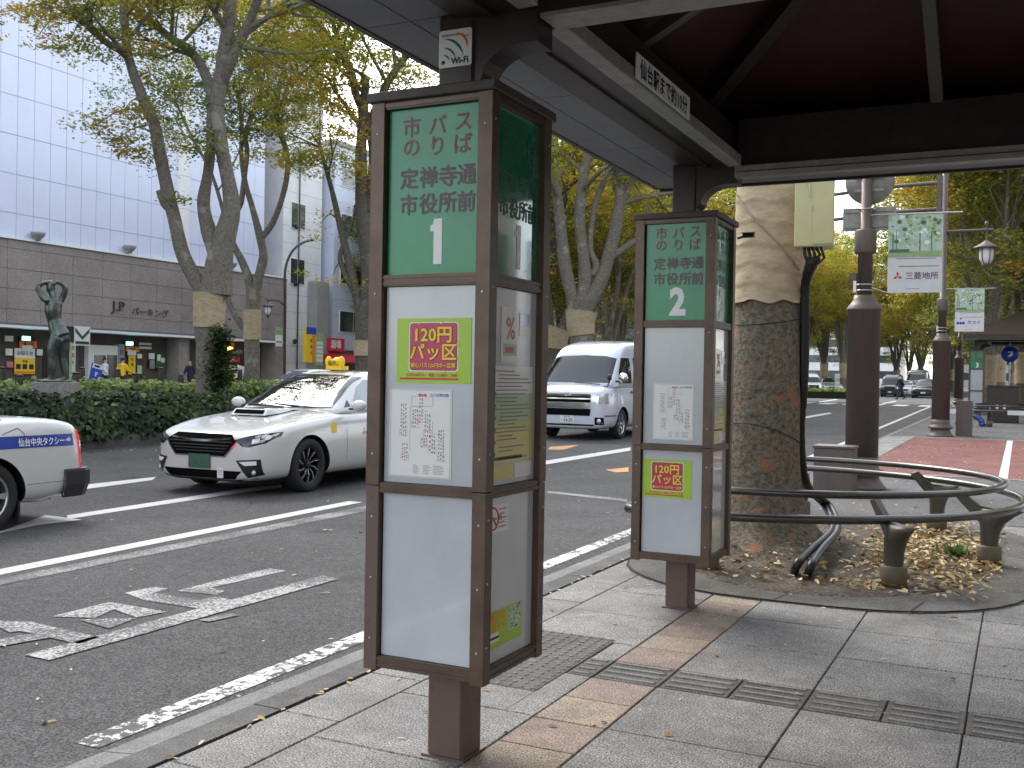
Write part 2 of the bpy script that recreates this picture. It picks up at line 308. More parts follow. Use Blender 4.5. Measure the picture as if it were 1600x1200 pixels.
def text_mesh(body, bold, extr=0):
    if body == '1': return ([(.08, .73, 0), (.25, .73, 0), (.25, 0, 0), (.075, 0, 0), (.075, .53, 0), (0, .53, 0), (0, .62, 0), (.055, .64, 0)], [(2, 1, 0, 7, 4, 3), (7, 6, 5, 4)])
    k = (body, bold, extr)
    if k in _tc: return _tc[k]
    cu = bpy.data.curves.new('t', 'FONT'); cu.body = body; cu.offset = bold; cu.resolution_u = 2; cu.extrude = extr; cu.fill_mode = 'FRONT' if not extr else 'BOTH'
    o = bpy.data.objects.new('t', cu); C.objects.link(o)
    me = bpy.data.meshes.new_from_object(o.evaluated_get(bpy.context.evaluated_depsgraph_get()))
    r = ([tuple(v.co) for v in me.vertices], [tuple(p.vertices) for p in me.polygons])
    bpy.data.objects.remove(o); bpy.data.curves.remove(cu); bpy.data.meshes.remove(me); _tc[k] = r; return r
def tag(o, label=None, cat=None, group=None, kind=None):
    if label: o['label'] = label
    if cat: o['category'] = cat
    if group: o['group'] = group
    if kind: o['kind'] = kind
    return o
def thing(name, loc=(0, 0, 0), rz=0, label=None, cat=None, group=None):
    o = bpy.data.objects.new(name, None); C.objects.link(o); o.location = loc; o.rotation_euler[2] = rz; o.empty_display_size = .2
    return tag(o, label, cat, group)
def kids(o): return [c for c in bpy.data.objects if c.parent == o]
def dup(o, loc=None, rz=None, label=None, scale=None, group=None):
    def cp(a, par):
        c = a.copy(); C.objects.link(c); c.parent = par
        for ch in [x for x in CH.get(a.name, [])]: cp(ch, c)
        return c
    CH = {}
    for x in bpy.data.objects:
        if x.parent: CH.setdefault(x.parent.name, []).append(x)
    r = cp(o, None)
    if loc is not None: r.location = loc
    if rz is not None: r.rotation_euler[2] = rz
    if label: r['label'] = label
    if group: r['group'] = group
    if scale: r.scale = scale if hasattr(scale, '__len__') else (scale,)*3
    return r
def struct(o): o['kind'] = 'structure'; return o
def apply_mods(o):
    me = bpy.data.meshes.new_from_object(o.evaluated_get(bpy.context.evaluated_depsgraph_get())); o.modifiers.clear(); old = o.data; o.data = me; me.name = o.name; return o
def blob(mb, name, parent, vox=.02, mat_=None, smooth=3):
    """fuse overlapping limbs into one continuous skin"""
    o = mb.build(name, parent); md = o.modifiers.new('r', 'REMESH'); md.mode = 'VOXEL'; md.voxel_size = vox; md.use_smooth_shade = True
    if smooth: s2 = o.modifiers.new('s', 'SMOOTH'); s2.factor = .5; s2.iterations = smooth
    return apply_mods(o)
# ================================================================ SETTING
RZ = -.12
def drift(x, y): return x-.016*(y-3.5)
def sheet(name, m, x0, x1, y0, y1, z, n=1, dr=False):
    b = MB(m); 
    if dr: b.quad((drift(x0, y0), y0, z), (drift(x1, y0), y0, z), (drift(x1, y1), y1, z), (drift(x0, y1), y1, z))
    else: b.quad((x0, y0, z), (x1, y0, z), (x1, y1, z), (x0, y1, z))
    return struct(b.build(name))
sheet('ground', 'asphalt_light', -1500, 1500, -600, 2500, -.16)
sheet('road', 'asphalt', -17.5, -3.0, -40, 220, RZ)
sheet('cross_road', 'asphalt_light', -40, 60, 66, 90, RZ+.004)
b = MB('asphalt'); b.quad((-37, -40, .02), (-26.5, -40, .02), (-26.5, 150, .02), (-37, 150, .02)); struct(b.build('far_road'))
b = MB('concrete'); b.box((-60, -40, -.15), (-37, 150, .34)); struct(b.build('far_pavement'))
b = MB('concrete'); b.box((-26.5, -40, -.15), (-17.15, 70, .16)); b.box((-26.5, 92, -.15), (-17.15, 220, .16)); struct(b.build('median_ground'))
# near pavement: joint sheet, then the slabs as raised pieces
sheet('pavement_base', 'joint', -2.94, 9, -4, 17.6, -.012)
def slab(b, x0, x1, y0, y1, z=0, g=.0035, m=None):
    z += random.uniform(-.0012, .0012); e = .004
    x0 += g; x1 -= g; y0 += g; y1 -= g
    vs = [(x0, y0, -.011), (x1, y0, -.011), (x1, y1, -.011), (x0, y1, -.011), (x0, y0, z-e), (x1, y0, z-e), (x1, y1, z-e), (x0, y1, z-e),
          (x0+e, y0+e, z), (x1-e, y0+e, z), (x1-e, y1-e, z), (x0+e, y1-e, z)]
    fs = [(8, 9, 10, 11)]
    for i in range(4):
        j = (i+1) % 4; fs += [(i, j, 4+j, 4+i), (4+i, 4+j, 8+j, 8+i)]
    b.add(vs, fs, m)
T = .688; Y0 = 5.2
b = MB('granite', 'granite_warm', 'granite_pink', 'tactile')
rows = [(Y0+k*T, Y0+(k+1)*T) for k in range(0, 18)] + [(4.857-(k+1)*T, 4.857-k*T) for k in range(0, 12)]
for (ya, yb) in rows:
    for k in range(15): slab(b, -1.575+k*T, -1.575+(k+1)*T, ya, yb)
for k in range(-14, 30):
    ya = 5.2+k*.344
    if 4.8 < ya+.05 < 5.15: continue
    slab(b, -1.92, -1.575, ya, ya+.344, m='granite_warm' if (k % 2) else 'granite_pink')
for k in range(-9, 19):
    ya = 4.18+(k-1)*T
    if 4.2 < ya < 5.5: 
        slab(b, -1.92-.14, -1.92, ya, ya+T)
    else: slab(b, -2.62, -1.92, ya, ya+T)
    slab(b, -2.925, -2.62, ya+.2, ya+.2+T)
slab(b, -2.62, -2.06, 4.868, 4.9, z=-.004)
slab(b, -2.62, -2.06, 4.18, 4.5); slab(b, -2.62, -2.06, 5.62, 6.244)
struct(b.build('pavement_slabs'))
b = MB('tactile')
slab(b, -2.62, -2.06, 4.5, 5.06, z=.002); slab(b, -2.62, -2.06, 5.06, 5.62, z=.002)
for i in range(9):
    for j in range(18):
        x = -2.59+i*.0625; y = 4.53+j*.0625; b.lathe((x, y, .002), [(.0145, 0), (.0135, .003), (.009, .006)], 8, 'kerbstone')
for k in range(-1, 24):
    x0 = -1.915+k*.344
    if k == -1: x0 = -2.06; x1 = -1.915
    else: x1 = x0+.344
    slab(b, x0, x1, 4.857, 5.2, z=.0015)
    for j in range(4):
        y = 4.857+.043+j*.0858
        a0, a1 = x0+.022, x1-.022
        b.add([(a0, y-.02, .001), (a1, y-.02, .001), (a1, y+.02, .001), (a0, y+.02, .001), (a0+.01, y-.012, .0075), (a1-.01, y-.012, .0075), (a1-.01, y+.012, .0075), (a0+.01, y+.012, .0075)],
              [(0, 1, 5, 4), (1, 2, 6, 5), (2, 3, 7, 6), (3, 0, 4, 7)]); b.add([(a0+.01, y-.012, .0075), (a1-.01, y-.012, .0075), (a1-.01, y+.012, .0075), (a0+.01, y+.012, .0075)], [(0, 1, 2, 3)], 'kerbstone')
struct(b.build('tactile_paving'))
# kerb: two stones side by side with a step down to the road
b = MB('kerbstone', 'kerbdark', 'joint')
for k in range(-6, 60):
    y = .1+k*.9
    b.box((-3.1, y, -.2), (-2.945, y+.893, .002-.0015*(k % 2)), 'kerbdark')
    vs = [(-3.28, y+.2, -.2), (-3.104, y+.2, -.2), (-3.104, y+1.093, -.2), (-3.28, y+1.093, -.2), (-3.265, y+.2, -.022), (-3.104, y+.2, -.004), (-3.104, y+1.093, -.004), (-3.265, y+1.093, -.022)]
    b.add(vs, [(4, 5, 6, 7), (0, 1, 5, 4), (1, 2, 6, 5), (2, 3, 7, 6), (3, 0, 4, 7)], 'kerbstone')
struct(b.build('kerb'))
# pavement further on
def rr(x0, x1, y0, y1, r_, z, n=8):
    o = []
    for cx, cy, a0 in ((x1-r_, y1-r_, 0), (x0+r_, y1-r_, 90), (x0+r_, y0+r_, 180), (x1-r_, y0+r_, 270)):
        for k in range(n+1): a = R(a0+90*k/n); o.append((cx+r_*cos(a), cy+r_*sin(a), z))
    return o
sheet('pavement_beyond', 'asphalt_light', -3.0, 14, 12.3, 150, .004)
sheet('red_pavement', 'redpave', -2.45, -.3, 17.9, 28.6, .008); sheet('red_pavement', 'redpave', -.17, 3, 17.9, 28.6, .008)
b = MB('concrete'); b.quad((-3.2, 17.7, .012), (3, 17.7, .012), (3, 17.88, .012), (-2.9, 17.88, .012)); b.quad((-2.75, 28.6, .012), (3, 28.6, .012), (3, 28.9, .012), (-2.75, 28.9, .012))
b.quad((-3.1, 17.9, .012), (-2.47, 17.9, .012), (-2.47, 28.6, .012), (-3.1, 28.6, .012)); struct(b.build('pavement_border'))
b = MB('paint'); b.quad((-.3, 17.9, .013), (-.17, 17.9, .013), (-.17, 28.6, .013), (-.3, 28.6, .013)); struct(b.build('pavement_line'))
# tree pit: border stones, soil mound
def loop2(b, o, i, m): 
    n = len(o); b.add(o+i, [(k, (k+1) % n, n+(k+1) % n, n+k) for k in range(n)], m)
b = MB('ringstone', 'joint')
o1 = rr(-2.93, .11, 7.13, 12.4, 1.25, .004); o2 = rr(-2.915, .095, 7.145, 12.385, 1.24, .006)
b.add(o1, [tuple(range(len(o1)))], 'joint'); b.add(rr(-2.91, .085, 7.155, 12.37, 1.23, .012), [tuple(range(len(o1)))], 'ringstone')
for x in (-2.35, -1.5, -.65): b.quad((x, 7.16, .016), (x+.01, 7.16, .016), (x+.08, 7.6, .016), (x+.07, 7.6, .016), 'joint')
struct(b.build('tree_pit_border'))
PITC = (-1.5, 9.7)
b = MB('soil'); n = 70; vs = []; fs = []
TX, TY = -2.08, 9.3
for i in range(n+1):
    for j in range(n+1):
        u = 2*i/n-1; v = 2*j/n-1
        sx = -1.45+1.2*u*math.sqrt(1-v*v/2)*1.15; sy = 9.75+2.15*v*math.sqrt(1-u*u/2)*1.1
        rr_ = max(abs(u), abs(v)); d = math.hypot(sx-TX, sy-TY)
        z = .014+.02*(1-rr_**6)+.16*math.exp(-(d/.75)**2)+(.03*mnoise.noise(V((sx*2.2, sy*2.2, 0)))+.012*mnoise.noise(V((sx*9, sy*9, 3))))*(1-rr_**8)
        if rr_ > .995: z = .0
        vs.append((sx, sy, z))
for i in range(n):
    for j in range(n): a = i*(n+1)+j; fs.append((a, a+n+1, a+n+2, a+1))
b.add(vs, fs, 'soil', True); tag(b.build('soil'), kind='stuff')
def soilz(x, y): d = math.hypot(x-TX, y-TY); return .034+.16*math.exp(-(d/.75)**2)
# ---------------------------------------------------------------- road markings
Z1 = RZ+.004
def GF(x, y, z): q = GS(x, y, z); return (q.x, q.y, z)
RPN = [0]
def RP(b, pts, m, z=Z1):
    RPN[0] += 1; z = z+.0006*(RPN[0] % 7); b.add([GF(x, y, z) for x, y in pts], [tuple(range(len(pts)))], m)
def ext(p, q, t): return (p[0]+(q[0]-p[0])*t, p[1]+(q[1]-p[1])*t, p[2])
b = MB('paint', 'paint_worn', 'paint_ghost', 'paint_crack', 'paint_orange')
a0, a1 = G(0, 889, Z1), G(544, 783, Z1); c0, c1 = G(0, 898, Z1), G(566, 784.5, Z1)
b.add([ext(a0, a1, -1), a1, c1, ext(c0, c1, -1)], [(0, 1, 2, 3)], 'paint')
a0, a1 = G(0, 904, Z1), G(579, 789, Z1); c0, c1 = G(0, 914, Z1), G(579, 797, Z1)
b.add([ext(a0, a1, -1), ext(a0, a1, 1.4), ext(c0, c1, 1.4), ext(c0, c1, -1)], [(0, 1, 2, 3)], 'paint_ghost')
for y0, y1, m in ((-3, 2.85, 'paint_crack'), (3.2, 16, 'paint_crack'), (16.1, 64, 'paint')):
    k = 12
    for i in range(k):
        p, q = y0+(y1-y0)*i/k, y0+(y1-y0)*(i+1)/k; w_ = .075 if m != 'paint' else .07
        b.quad((drift(-3.6-w_, p), p, Z1), (drift(-3.6+w_, p), p, Z1), (drift(-3.6+w_, q), q, Z1), (drift(-3.6-w_, q), q, Z1), m)
RP(b, [(105, 805), (375, 764), (440, 757), (440, 762), (375, 770), (105, 811)], 'paint')
RP(b, [(-60, 845), (4, 829), (71, 805), (90, 807), (128, 812), (60, 820)], 'paint')
RP(b, [(135, 757), (244, 745), (238, 750), (135, 764)], 'paint'); RP(b, [(-40, 782), (60, 768), (60, 774), (-40, 789)], 'paint')
RP(b, [(845, 721), (985, 699), (985, 704), (845, 727)], 'paint')
RP(b, [(1279, 627.5), (1306, 623.5), (1309, 624.5), (1281, 628.8)], 'paint'); RP(b, [(1251, 652), (1296, 644.5), (1300, 646), (1251, 655)], 'paint'); RP(b, [(1378, 630), (1398, 626.4), (1401, 627.3), (1381, 631)], 'paint')
RP(b, [(855, 767), (980, 780), (980, 784), (855, 770)], 'paint_ghost')
RP(b, [(860, 698), (905, 695), (880, 703), (855, 703)], 'paint_orange'); RP(b, [(946, 734), (982, 730), (982, 737), (960, 738)], 'paint_orange')
S = .375
def Z3(*pts): return [(x*S, 750+y*S) for x, y in pts]
RP(b, Z3((105, 728), (205, 750), (1412, 412), (1340, 398)), 'paint_worn')
RP(b, Z3((830, 582), (870, 590), (1000, 562), (960, 556)), 'paint_ghost')
RP(b, Z3((735, 462), (900, 478), (935, 462), (880, 448), (1190, 378), (1125, 368), (900, 420)), 'paint_worn')
RP(b, Z3((520, 470), (600, 500), (830, 535), (965, 498), (890, 484), (830, 500), (640, 470), (700, 452), (640, 445)), 'paint_worn')
RP(b, Z3((215, 568), (395, 575), (510, 522), (455, 508)), 'paint_worn', Z1); RP(b, Z3((460, 508), (695, 549), (570, 572), (470, 538), (512, 524)), 'paint_worn')
RP(b, Z3((395, 577), (330, 582), (455, 618), (565, 575)), 'paint_worn')
RP(b, Z3((-60, 585), (130, 590), (415, 655), (330, 682), (80, 628), (40, 635)), 'paint_worn'); RP(b, Z3((-60, 690), (10, 690), (210, 655), (120, 640), (-60, 675)), 'paint_worn')
for i in range(9):       # pedestrian crossing far down the road
    x = -16+i*1.35; b.quad((x, 61.5, Z1), (x+.75, 61.5, Z1), (x+.75, 64.5, Z1), (x, 64.5, Z1), 'paint')
struct(b.build('road_markings'))
# ---------------------------------------------------------------- fallen leaves
def litter(name, spots, size=.045, m='leaf_litter', flat=.5):
    """spots: list of (x, y, z). each leaf is a folded lozenge with a curled tip"""
    k = len(spots); p = np.array(spots); a = rng.uniform(0, 2*pi, k); L_ = size*rng.uniform(.6, 1.25, k); W = L_*rng.uniform(.28, .5, k)
    ax = np.stack([np.cos(a), np.sin(a), rng.normal(0, .12*flat*2, k)], 1); bx = np.stack([-np.sin(a), np.cos(a), rng.normal(0, .2*flat*2, k)], 1)
    curl = rng.uniform(.05, .4, k)*W*flat*2
    t = np.array([[-.5, 0, .2], [-.15, -.5, 1], [.25, -.38, 1], [.5, 0, .6], [.25, .38, 1], [-.15, .5, 1], [0, 0, 0]])
    vs = (p[:, None, :]+t[None, :, 0:1]*(ax*L_[:, None])[:, None, :]+t[None, :, 1:2]*(bx*W[:, None])[:, None, :])
    vs[:, :, 2] += t[None, :, 2]*curl[:, None]+.004
    fs = np.array([[0, 1, 6], [1, 2, 6], [2, 3, 6], [3, 4, 6], [4, 5, 6], [5, 0, 6]])
    F_ = (fs[None]+np.arange(k)[:, None, None]*7).reshape(-1)
    me = bpy.data.meshes.new(name); me.vertices.add(k*7); me.vertices.foreach_set('co', vs.reshape(-1)); me.loops.add(len(F_)); me.loops.foreach_set('vertex_index', F_.astype(np.int32))
    me.polygons.add(k*6); me.polygons.foreach_set('loop_start', np.arange(0, len(F_), 3, dtype=np.int32)); me.update()
    at = me.attributes.new('rnd', 'FLOAT', 'FACE'); at.data.foreach_set('value', np.repeat(rng.uniform(-.1, 1.3, k), 6).astype(np.float32))
    me.materials.append(MATS[m]); o = bpy.data.objects.new(name, me); C.objects.link(o); tag(o, kind='stuff'); return o
sp = []
for _ in range(210): sp.append((random.uniform(-2.9, 4), random.uniform(2, 12), .0))
for _ in range(380): sp.append((random.gauss(-1.0, 1.2), random.gauss(12.5, 2.5), .012))
for _ in range(700):
    x, y = random.uniform(-3, 3), random.uniform(12.5, 34); sp.append((x, y, .014))
for _ in range(700): sp.append((random.uniform(-2.6, 3), random.uniform(16, 30), .014))
for _ in range(300): sp.append((random.uniform(-3.4, 4), random.uniform(28, 60), .01))
for _ in range(120): y = random.uniform(1, 14); sp.append((-2.93+random.gauss(0, .012), y, .0))
for _ in range(90): sp.append((random.uniform(-3.5, -3.3), random.uniform(1, 20), RZ+.004))
for _ in range(130):
    x = random.uniform(-16, -3.5); y = random.uniform(3, 24); sp.append((x, y, RZ+.004))
for _ in range(60): sp.append((random.uniform(-7, -3.6), random.uniform(2.5, 9), RZ+.004))
for _ in range(60): sp.append((random.uniform(-7.5, -3.8), random.uniform(10, 18), RZ+.004))
litter('fallen_leaves', sp)
sp = []
while len(sp) < 1500:
    x, y = random.gauss(-.75, .42), random.gauss(9.9, 1.1)
    if x < -2.4 or x > -.12 or y < 7.75 or y > 12: continue
    if x < -1.2 and random.random() < .6: continue
    sp.append((x, y, soilz(x, y)+random.uniform(-.004, .016)))
for _ in range(260):
    x, y = random.uniform(-2.4, -.3), random.uniform(7.7, 9)
    sp.append((x, y, soilz(x, y)-.002))
litter('leaf_pile', sp, .068, flat=.9)
sp = [(random.gauss(-16.3, .35), random.uniform(5, 40), RZ) for _ in range(400)]
litter('gutter_leaves', sp, .07)
# ================================================================ BUS SHELTER
KX, K1, K2 = -2.01, 3.613, 6.67
def shelter(name, x0, x1, y0, y1, bays, label, copy=False):
    sh = thing(name, ((x0+x1)/2, (y0+y1)/2, 0), 0, label, 'bus shelter', 'brown roofed bus shelters')
    off = -sh.location
    def B(n, b, par=sh, **k): return b.build(n, par, loc=off if par is sh else (0, 0, 0), **k)
    ys = [y0+(y1-y0)*k/bays for k in range(bays+1)]
    for x in (x0, x1):
        for y in ys:
            b = MB('maroon'); h = .081; c = .012
            o = [(x-h+c, y-h), (x+h-c, y-h), (x+h, y-h+c), (x+h, y+h-c), (x+h-c, y+h), (x-h+c, y+h), (x-h, y+h-c), (x-h, y-h+c)]
            b.prism([(p[0], p[1], .0) for p in o], (0, 0, 2.0)); b.prism([(p[0], p[1], 2.0) for p in o], (0, 0, 1.0), 'beam'); b.cbox((x, y, .004), (.19, .19, .012)); B('post', b)
            s = 1 if x == x0 else -1
            b = MB('beam'); R0 = .17; pts = [(x+s*.08, y, 2.63)]
            for k in range(9): a = pi/2*k/8; pts.append((x+s*(.08+.03+R0-R0*cos(a)), y, 2.66+.115*sin(a)))
            pts += [(x+s*.345, y, 2.775), (x+s*.345, y, 2.90), (x+s*.08, y, 2.90)]
            b.prism([(p[0], p[1]-.07, p[2]) for p in pts], (0, .14, 0)); B('bracket', b)
    for x, s in ((x0, 1), (x1, -1)):
        b = MB('beam', 'rail_grey'); a, c = sorted((x+.0*s, x+.31*s)); b.box((a, y0-.08, 2.90), (c, y1+.08, 3.16), 'beam')
        m_ = x+.155*s; b.box((m_-.012, y0, 2.885), (m_+.012, y1, 2.8995), 'brown_dark'); B('beam', b)
        for k in range(bays):
            b = MB('rail_grey'); a, c = sorted((x+.315*s, x+.40*s)); b.box((a, ys[k]+.075, 2.86), (c, ys[k+1]-.18, 2.93)); B('rail', b, bev=.006)
    for k, y in enumerate(ys):
        b = MB('beam'); b.box((x0+.35, y-.08, 2.875), (x1-.35, y+.08, 3.18), 'beam'); B('cross_beam', b)
        b = MB('rail_grey'); 
        if k == bays: b.box((x0+.347, y-.14, 2.80), (x1-.347, y-.06, 2.872)); b.box((x0+.36, y-.145, 2.83), (x1-.36, y-.1405, 2.836), 'brown_dark')
        else: b.box((x0+.36, y-.08, 2.858), (x1-.36, y+.08, 2.874))
        B('cross_rail', b)
    # eave soffits
    e = .425; ye0, ye1 = y0-.75, y1+.70
    for x, s in ((x0, -1), (x1, 1)):
        k = ye0; i = 0
        for n_ in range(10):
            kk = min(k+1.24, ye1)
            for q0, q1 in ((.0, .205), (.212, e)):
                a, c = sorted((x+s*q0, x+s*q1)); b = MB('soffit'); b.box((a, k+.004, 2.918), (c, kk-.004, 2.935)); B('soffit_panel', b)
            k = kk
            if k >= ye1: break
        a, c = sorted((x+s*(e+.001), x+s*(e+.03))); b = MB('brown_dark'); b.box((a, ye0, 2.912), (c, ye1, 3.06)); B('fascia', b)
    for y, s in ((y0, -1), (y1, 1)):
        a, c = sorted((y+s*.085, y+s*.70)); b = MB('soffit'); b.box((x0+.01, a, 2.918), (x1-.01, c, 2.935)); B('soffit_panel', b)
        a, c = sorted((y+s*.70, y+s*.73)); b = MB('brown_dark'); b.box((x0-e, a, 2.90), (x1+e, c, 3.06)); B('fascia', b)
    # a pyramid roof over every bay, with rafters underneath
    for k in range(bays):
        ya, yb = ys[k], ys[k+1]; xa, xb = x0, x1
        ox0, ox1 = x0-e-.03, x1+e+.03; oy0 = ya-(.73 if k == 0 else 0); oy1 = yb+(.73 if k == bays-1 else 0)
        ap = ((xa+xb)/2, (ya+yb)/2, 4.05); eav = [(ox0, oy0, 3.062), (ox1, oy0, 3.062), (ox1, oy1, 3.062), (ox0, oy1, 3.062)]
        b = MB('brown_dark', 'roof_red')
        top = [(p[0], p[1], p[2]+.05) for p in eav]; apt = (ap[0], ap[1], ap[2]+.06)
        for i in range(4):
            j = (i+1) % 4; b.add([top[i], top[j], apt], [(0, 1, 2)], 'brown_dark'); b.add([eav[j], eav[i], ap], [(0, 1, 2)], 'roof_red')
            b.quad(eav[i], eav[j], top[j], top[i], 'brown_dark')
        B('roof', b)
        cor = [(xa, ya, 3.16), (xb, ya, 3.16), (xb, yb, 3.16), (xa, yb, 3.16)]
        apr = V((ap[0], ap[1], ap[2]-.07))
        for i in range(4):
            j = (i+1) % 4; b = MB('beam'); b.bar(cor[i], apr, .09, .07); B('hip_rafter', b)
            mid = (V(cor[i])+V(cor[j]))/2; b = MB('rafter'); b.bar(mid, apr-V((0, 0, .01)), .07, .06); B('rafter', b)
        b = MB('brown_dark'); b.lathe(ap, [(.1, .0), (.12, .1), (.05, .16), (.07, .24), (.02, .32)], 12); B('finial', b)
    return sh
SH1 = shelter('bus_shelter', KX, 1.05, .56, K2, 2, 'dark brown bus shelter roof on posts above the two nearest stop signs')
# ---------------------------------------------------------------- bus stop sign boxes
def poster120(b, o, w_, h_):
    """green offer poster; o = lower left corner on the panel front (facing -Y)"""
    x, y, z = o; b.box((x, y-.0012, z), (x+w_, y+.001, z+h_), 'lime')
    for (m, k, t, d) in (('white', .0, .0, .0016), ('dkmaroon', .012, .014, .002), ('pink', .02, .022, .0024)):
        pts = rr(x+w_*(.17+k), x+w_*(.83-k), z+h_*(.18+t), z+h_*(.94-t), .012, 0, 4); b.prism([(p[0], y-d, p[1]) for p in pts], (0, .0006, 0), m)
    for bold, m, l in ((.09, 'dkmaroon', .0028), (.035, 'yellow', .0038)):
        b.text('120円', w_*.205, (x+w_*.5, y, z+h_*.745), m=m, bold=bold, lift=l, sx=1.05)
        b.text('パッ区', w_*.205, (x+w_*.5, y, z+h_*.48), m=m, bold=bold, lift=l, sx=1.05)
        b.text('都心バス120円均一区間', w_*.057, (x+w_*.5, y, z+h_*.275), m=m, bold=bold, lift=l)
    b.text('小学生60円 IC・現金 土日祝もご利用', w_*.042, (x+w_*.48, y, z+h_*.125), m='red', bold=.01, lift=.002)
    b.box((x+w_*.05, y-.002, z+h_*.05), (x+w_*.84, y-.0014, z+h_*.08), 'red')
    for dx, dz in ((.3, .93), (.6, .93), (.83, .6), (.17, .35), (.65, .18)): b.cbox((x+w_*dx, y-.003, z+h_*dz), (.009, .001, .009), 'yellow')
def mapposter(b, o, w_, h_, seed):
    x, y, z = o; rr_ = random.Random(seed); b.box((x, y-.0012, z), (x+w_, y+.001, z+h_), 'paper')
    def ln(u0, v0, u1, v1, m='greyprint', t=.0009): b.box((x+w_*min(u0, u1)-t/2, y-.0018, z+h_*min(v0, v1)-t/2), (x+w_*max(u0, u1)+t/2, y-.0014, z+h_*max(v0, v1)+t/2), m)
    ln(.02, .01, .98, .01); ln(.02, .99, .98, .99); ln(.02, .01, .02, .99); ln(.98, .01, .98, .99)
    b.text('現在地', w_*.045, (x+w_*.53, y, z+h_*.935), m='red', bold=.04); b.text('のりば案内図', w_*.05, (x+w_*.8, y, z+h_*.94), m='blue', bold=.01)
    ln(.36, .81, .7, .81); ln(.36, .92, .7, .92); ln(.36, .81, .36, .92); ln(.7, .81, .7, .92)
    for cx, va, vb, k in ((.23, .48, .83, 3), (.26, .2, .38, 3), (.42, .58, .77, 3), (.53, .64, .9, 2), (.62, .48, .72, 3), (.57, .36, .45, 3), (.7, .3, .48, 3), (.84, .21, .55, 3)):
        for i in range(k):
            u = cx+(i-1)*.035; v = vb
            while v > va:
                d = rr_.uniform(.012, .03); b.box((x+w_*(u-.009), y-.0017, z+h_*(v-d)), (x+w_*(u+.009), y-.0014, z+h_*v), 'greyprint' if rr_.random() < .75 else 'pinkline'); v -= d+rr_.uniform(.008, .03)
        ln(cx-.06, va-.01, cx+.06, va-.01, 'pinkline'); ln(cx-.06, va+.06, cx+.06, va+.06, 'pinkline'); ln(cx-.06, va-.01, cx-.06, va+.06, 'pinkline'); ln(cx+.06, va-.01, cx+.06, va+.06, 'pinkline')
    ln(.34, .3, .34, .8); ln(.34, .8, .5, .8); ln(.7, .5, .7, .64); ln(.7, .5, .84, .5); ln(.5, .75, .62, .75)
    for i in range(6):
        v = .05+i*.018
        for u0, u1 in ((.4, .5), (.56, .68), (.72, .9)): ln(u0, v, u1-rr_.uniform(0, .05), v, t=.0016)
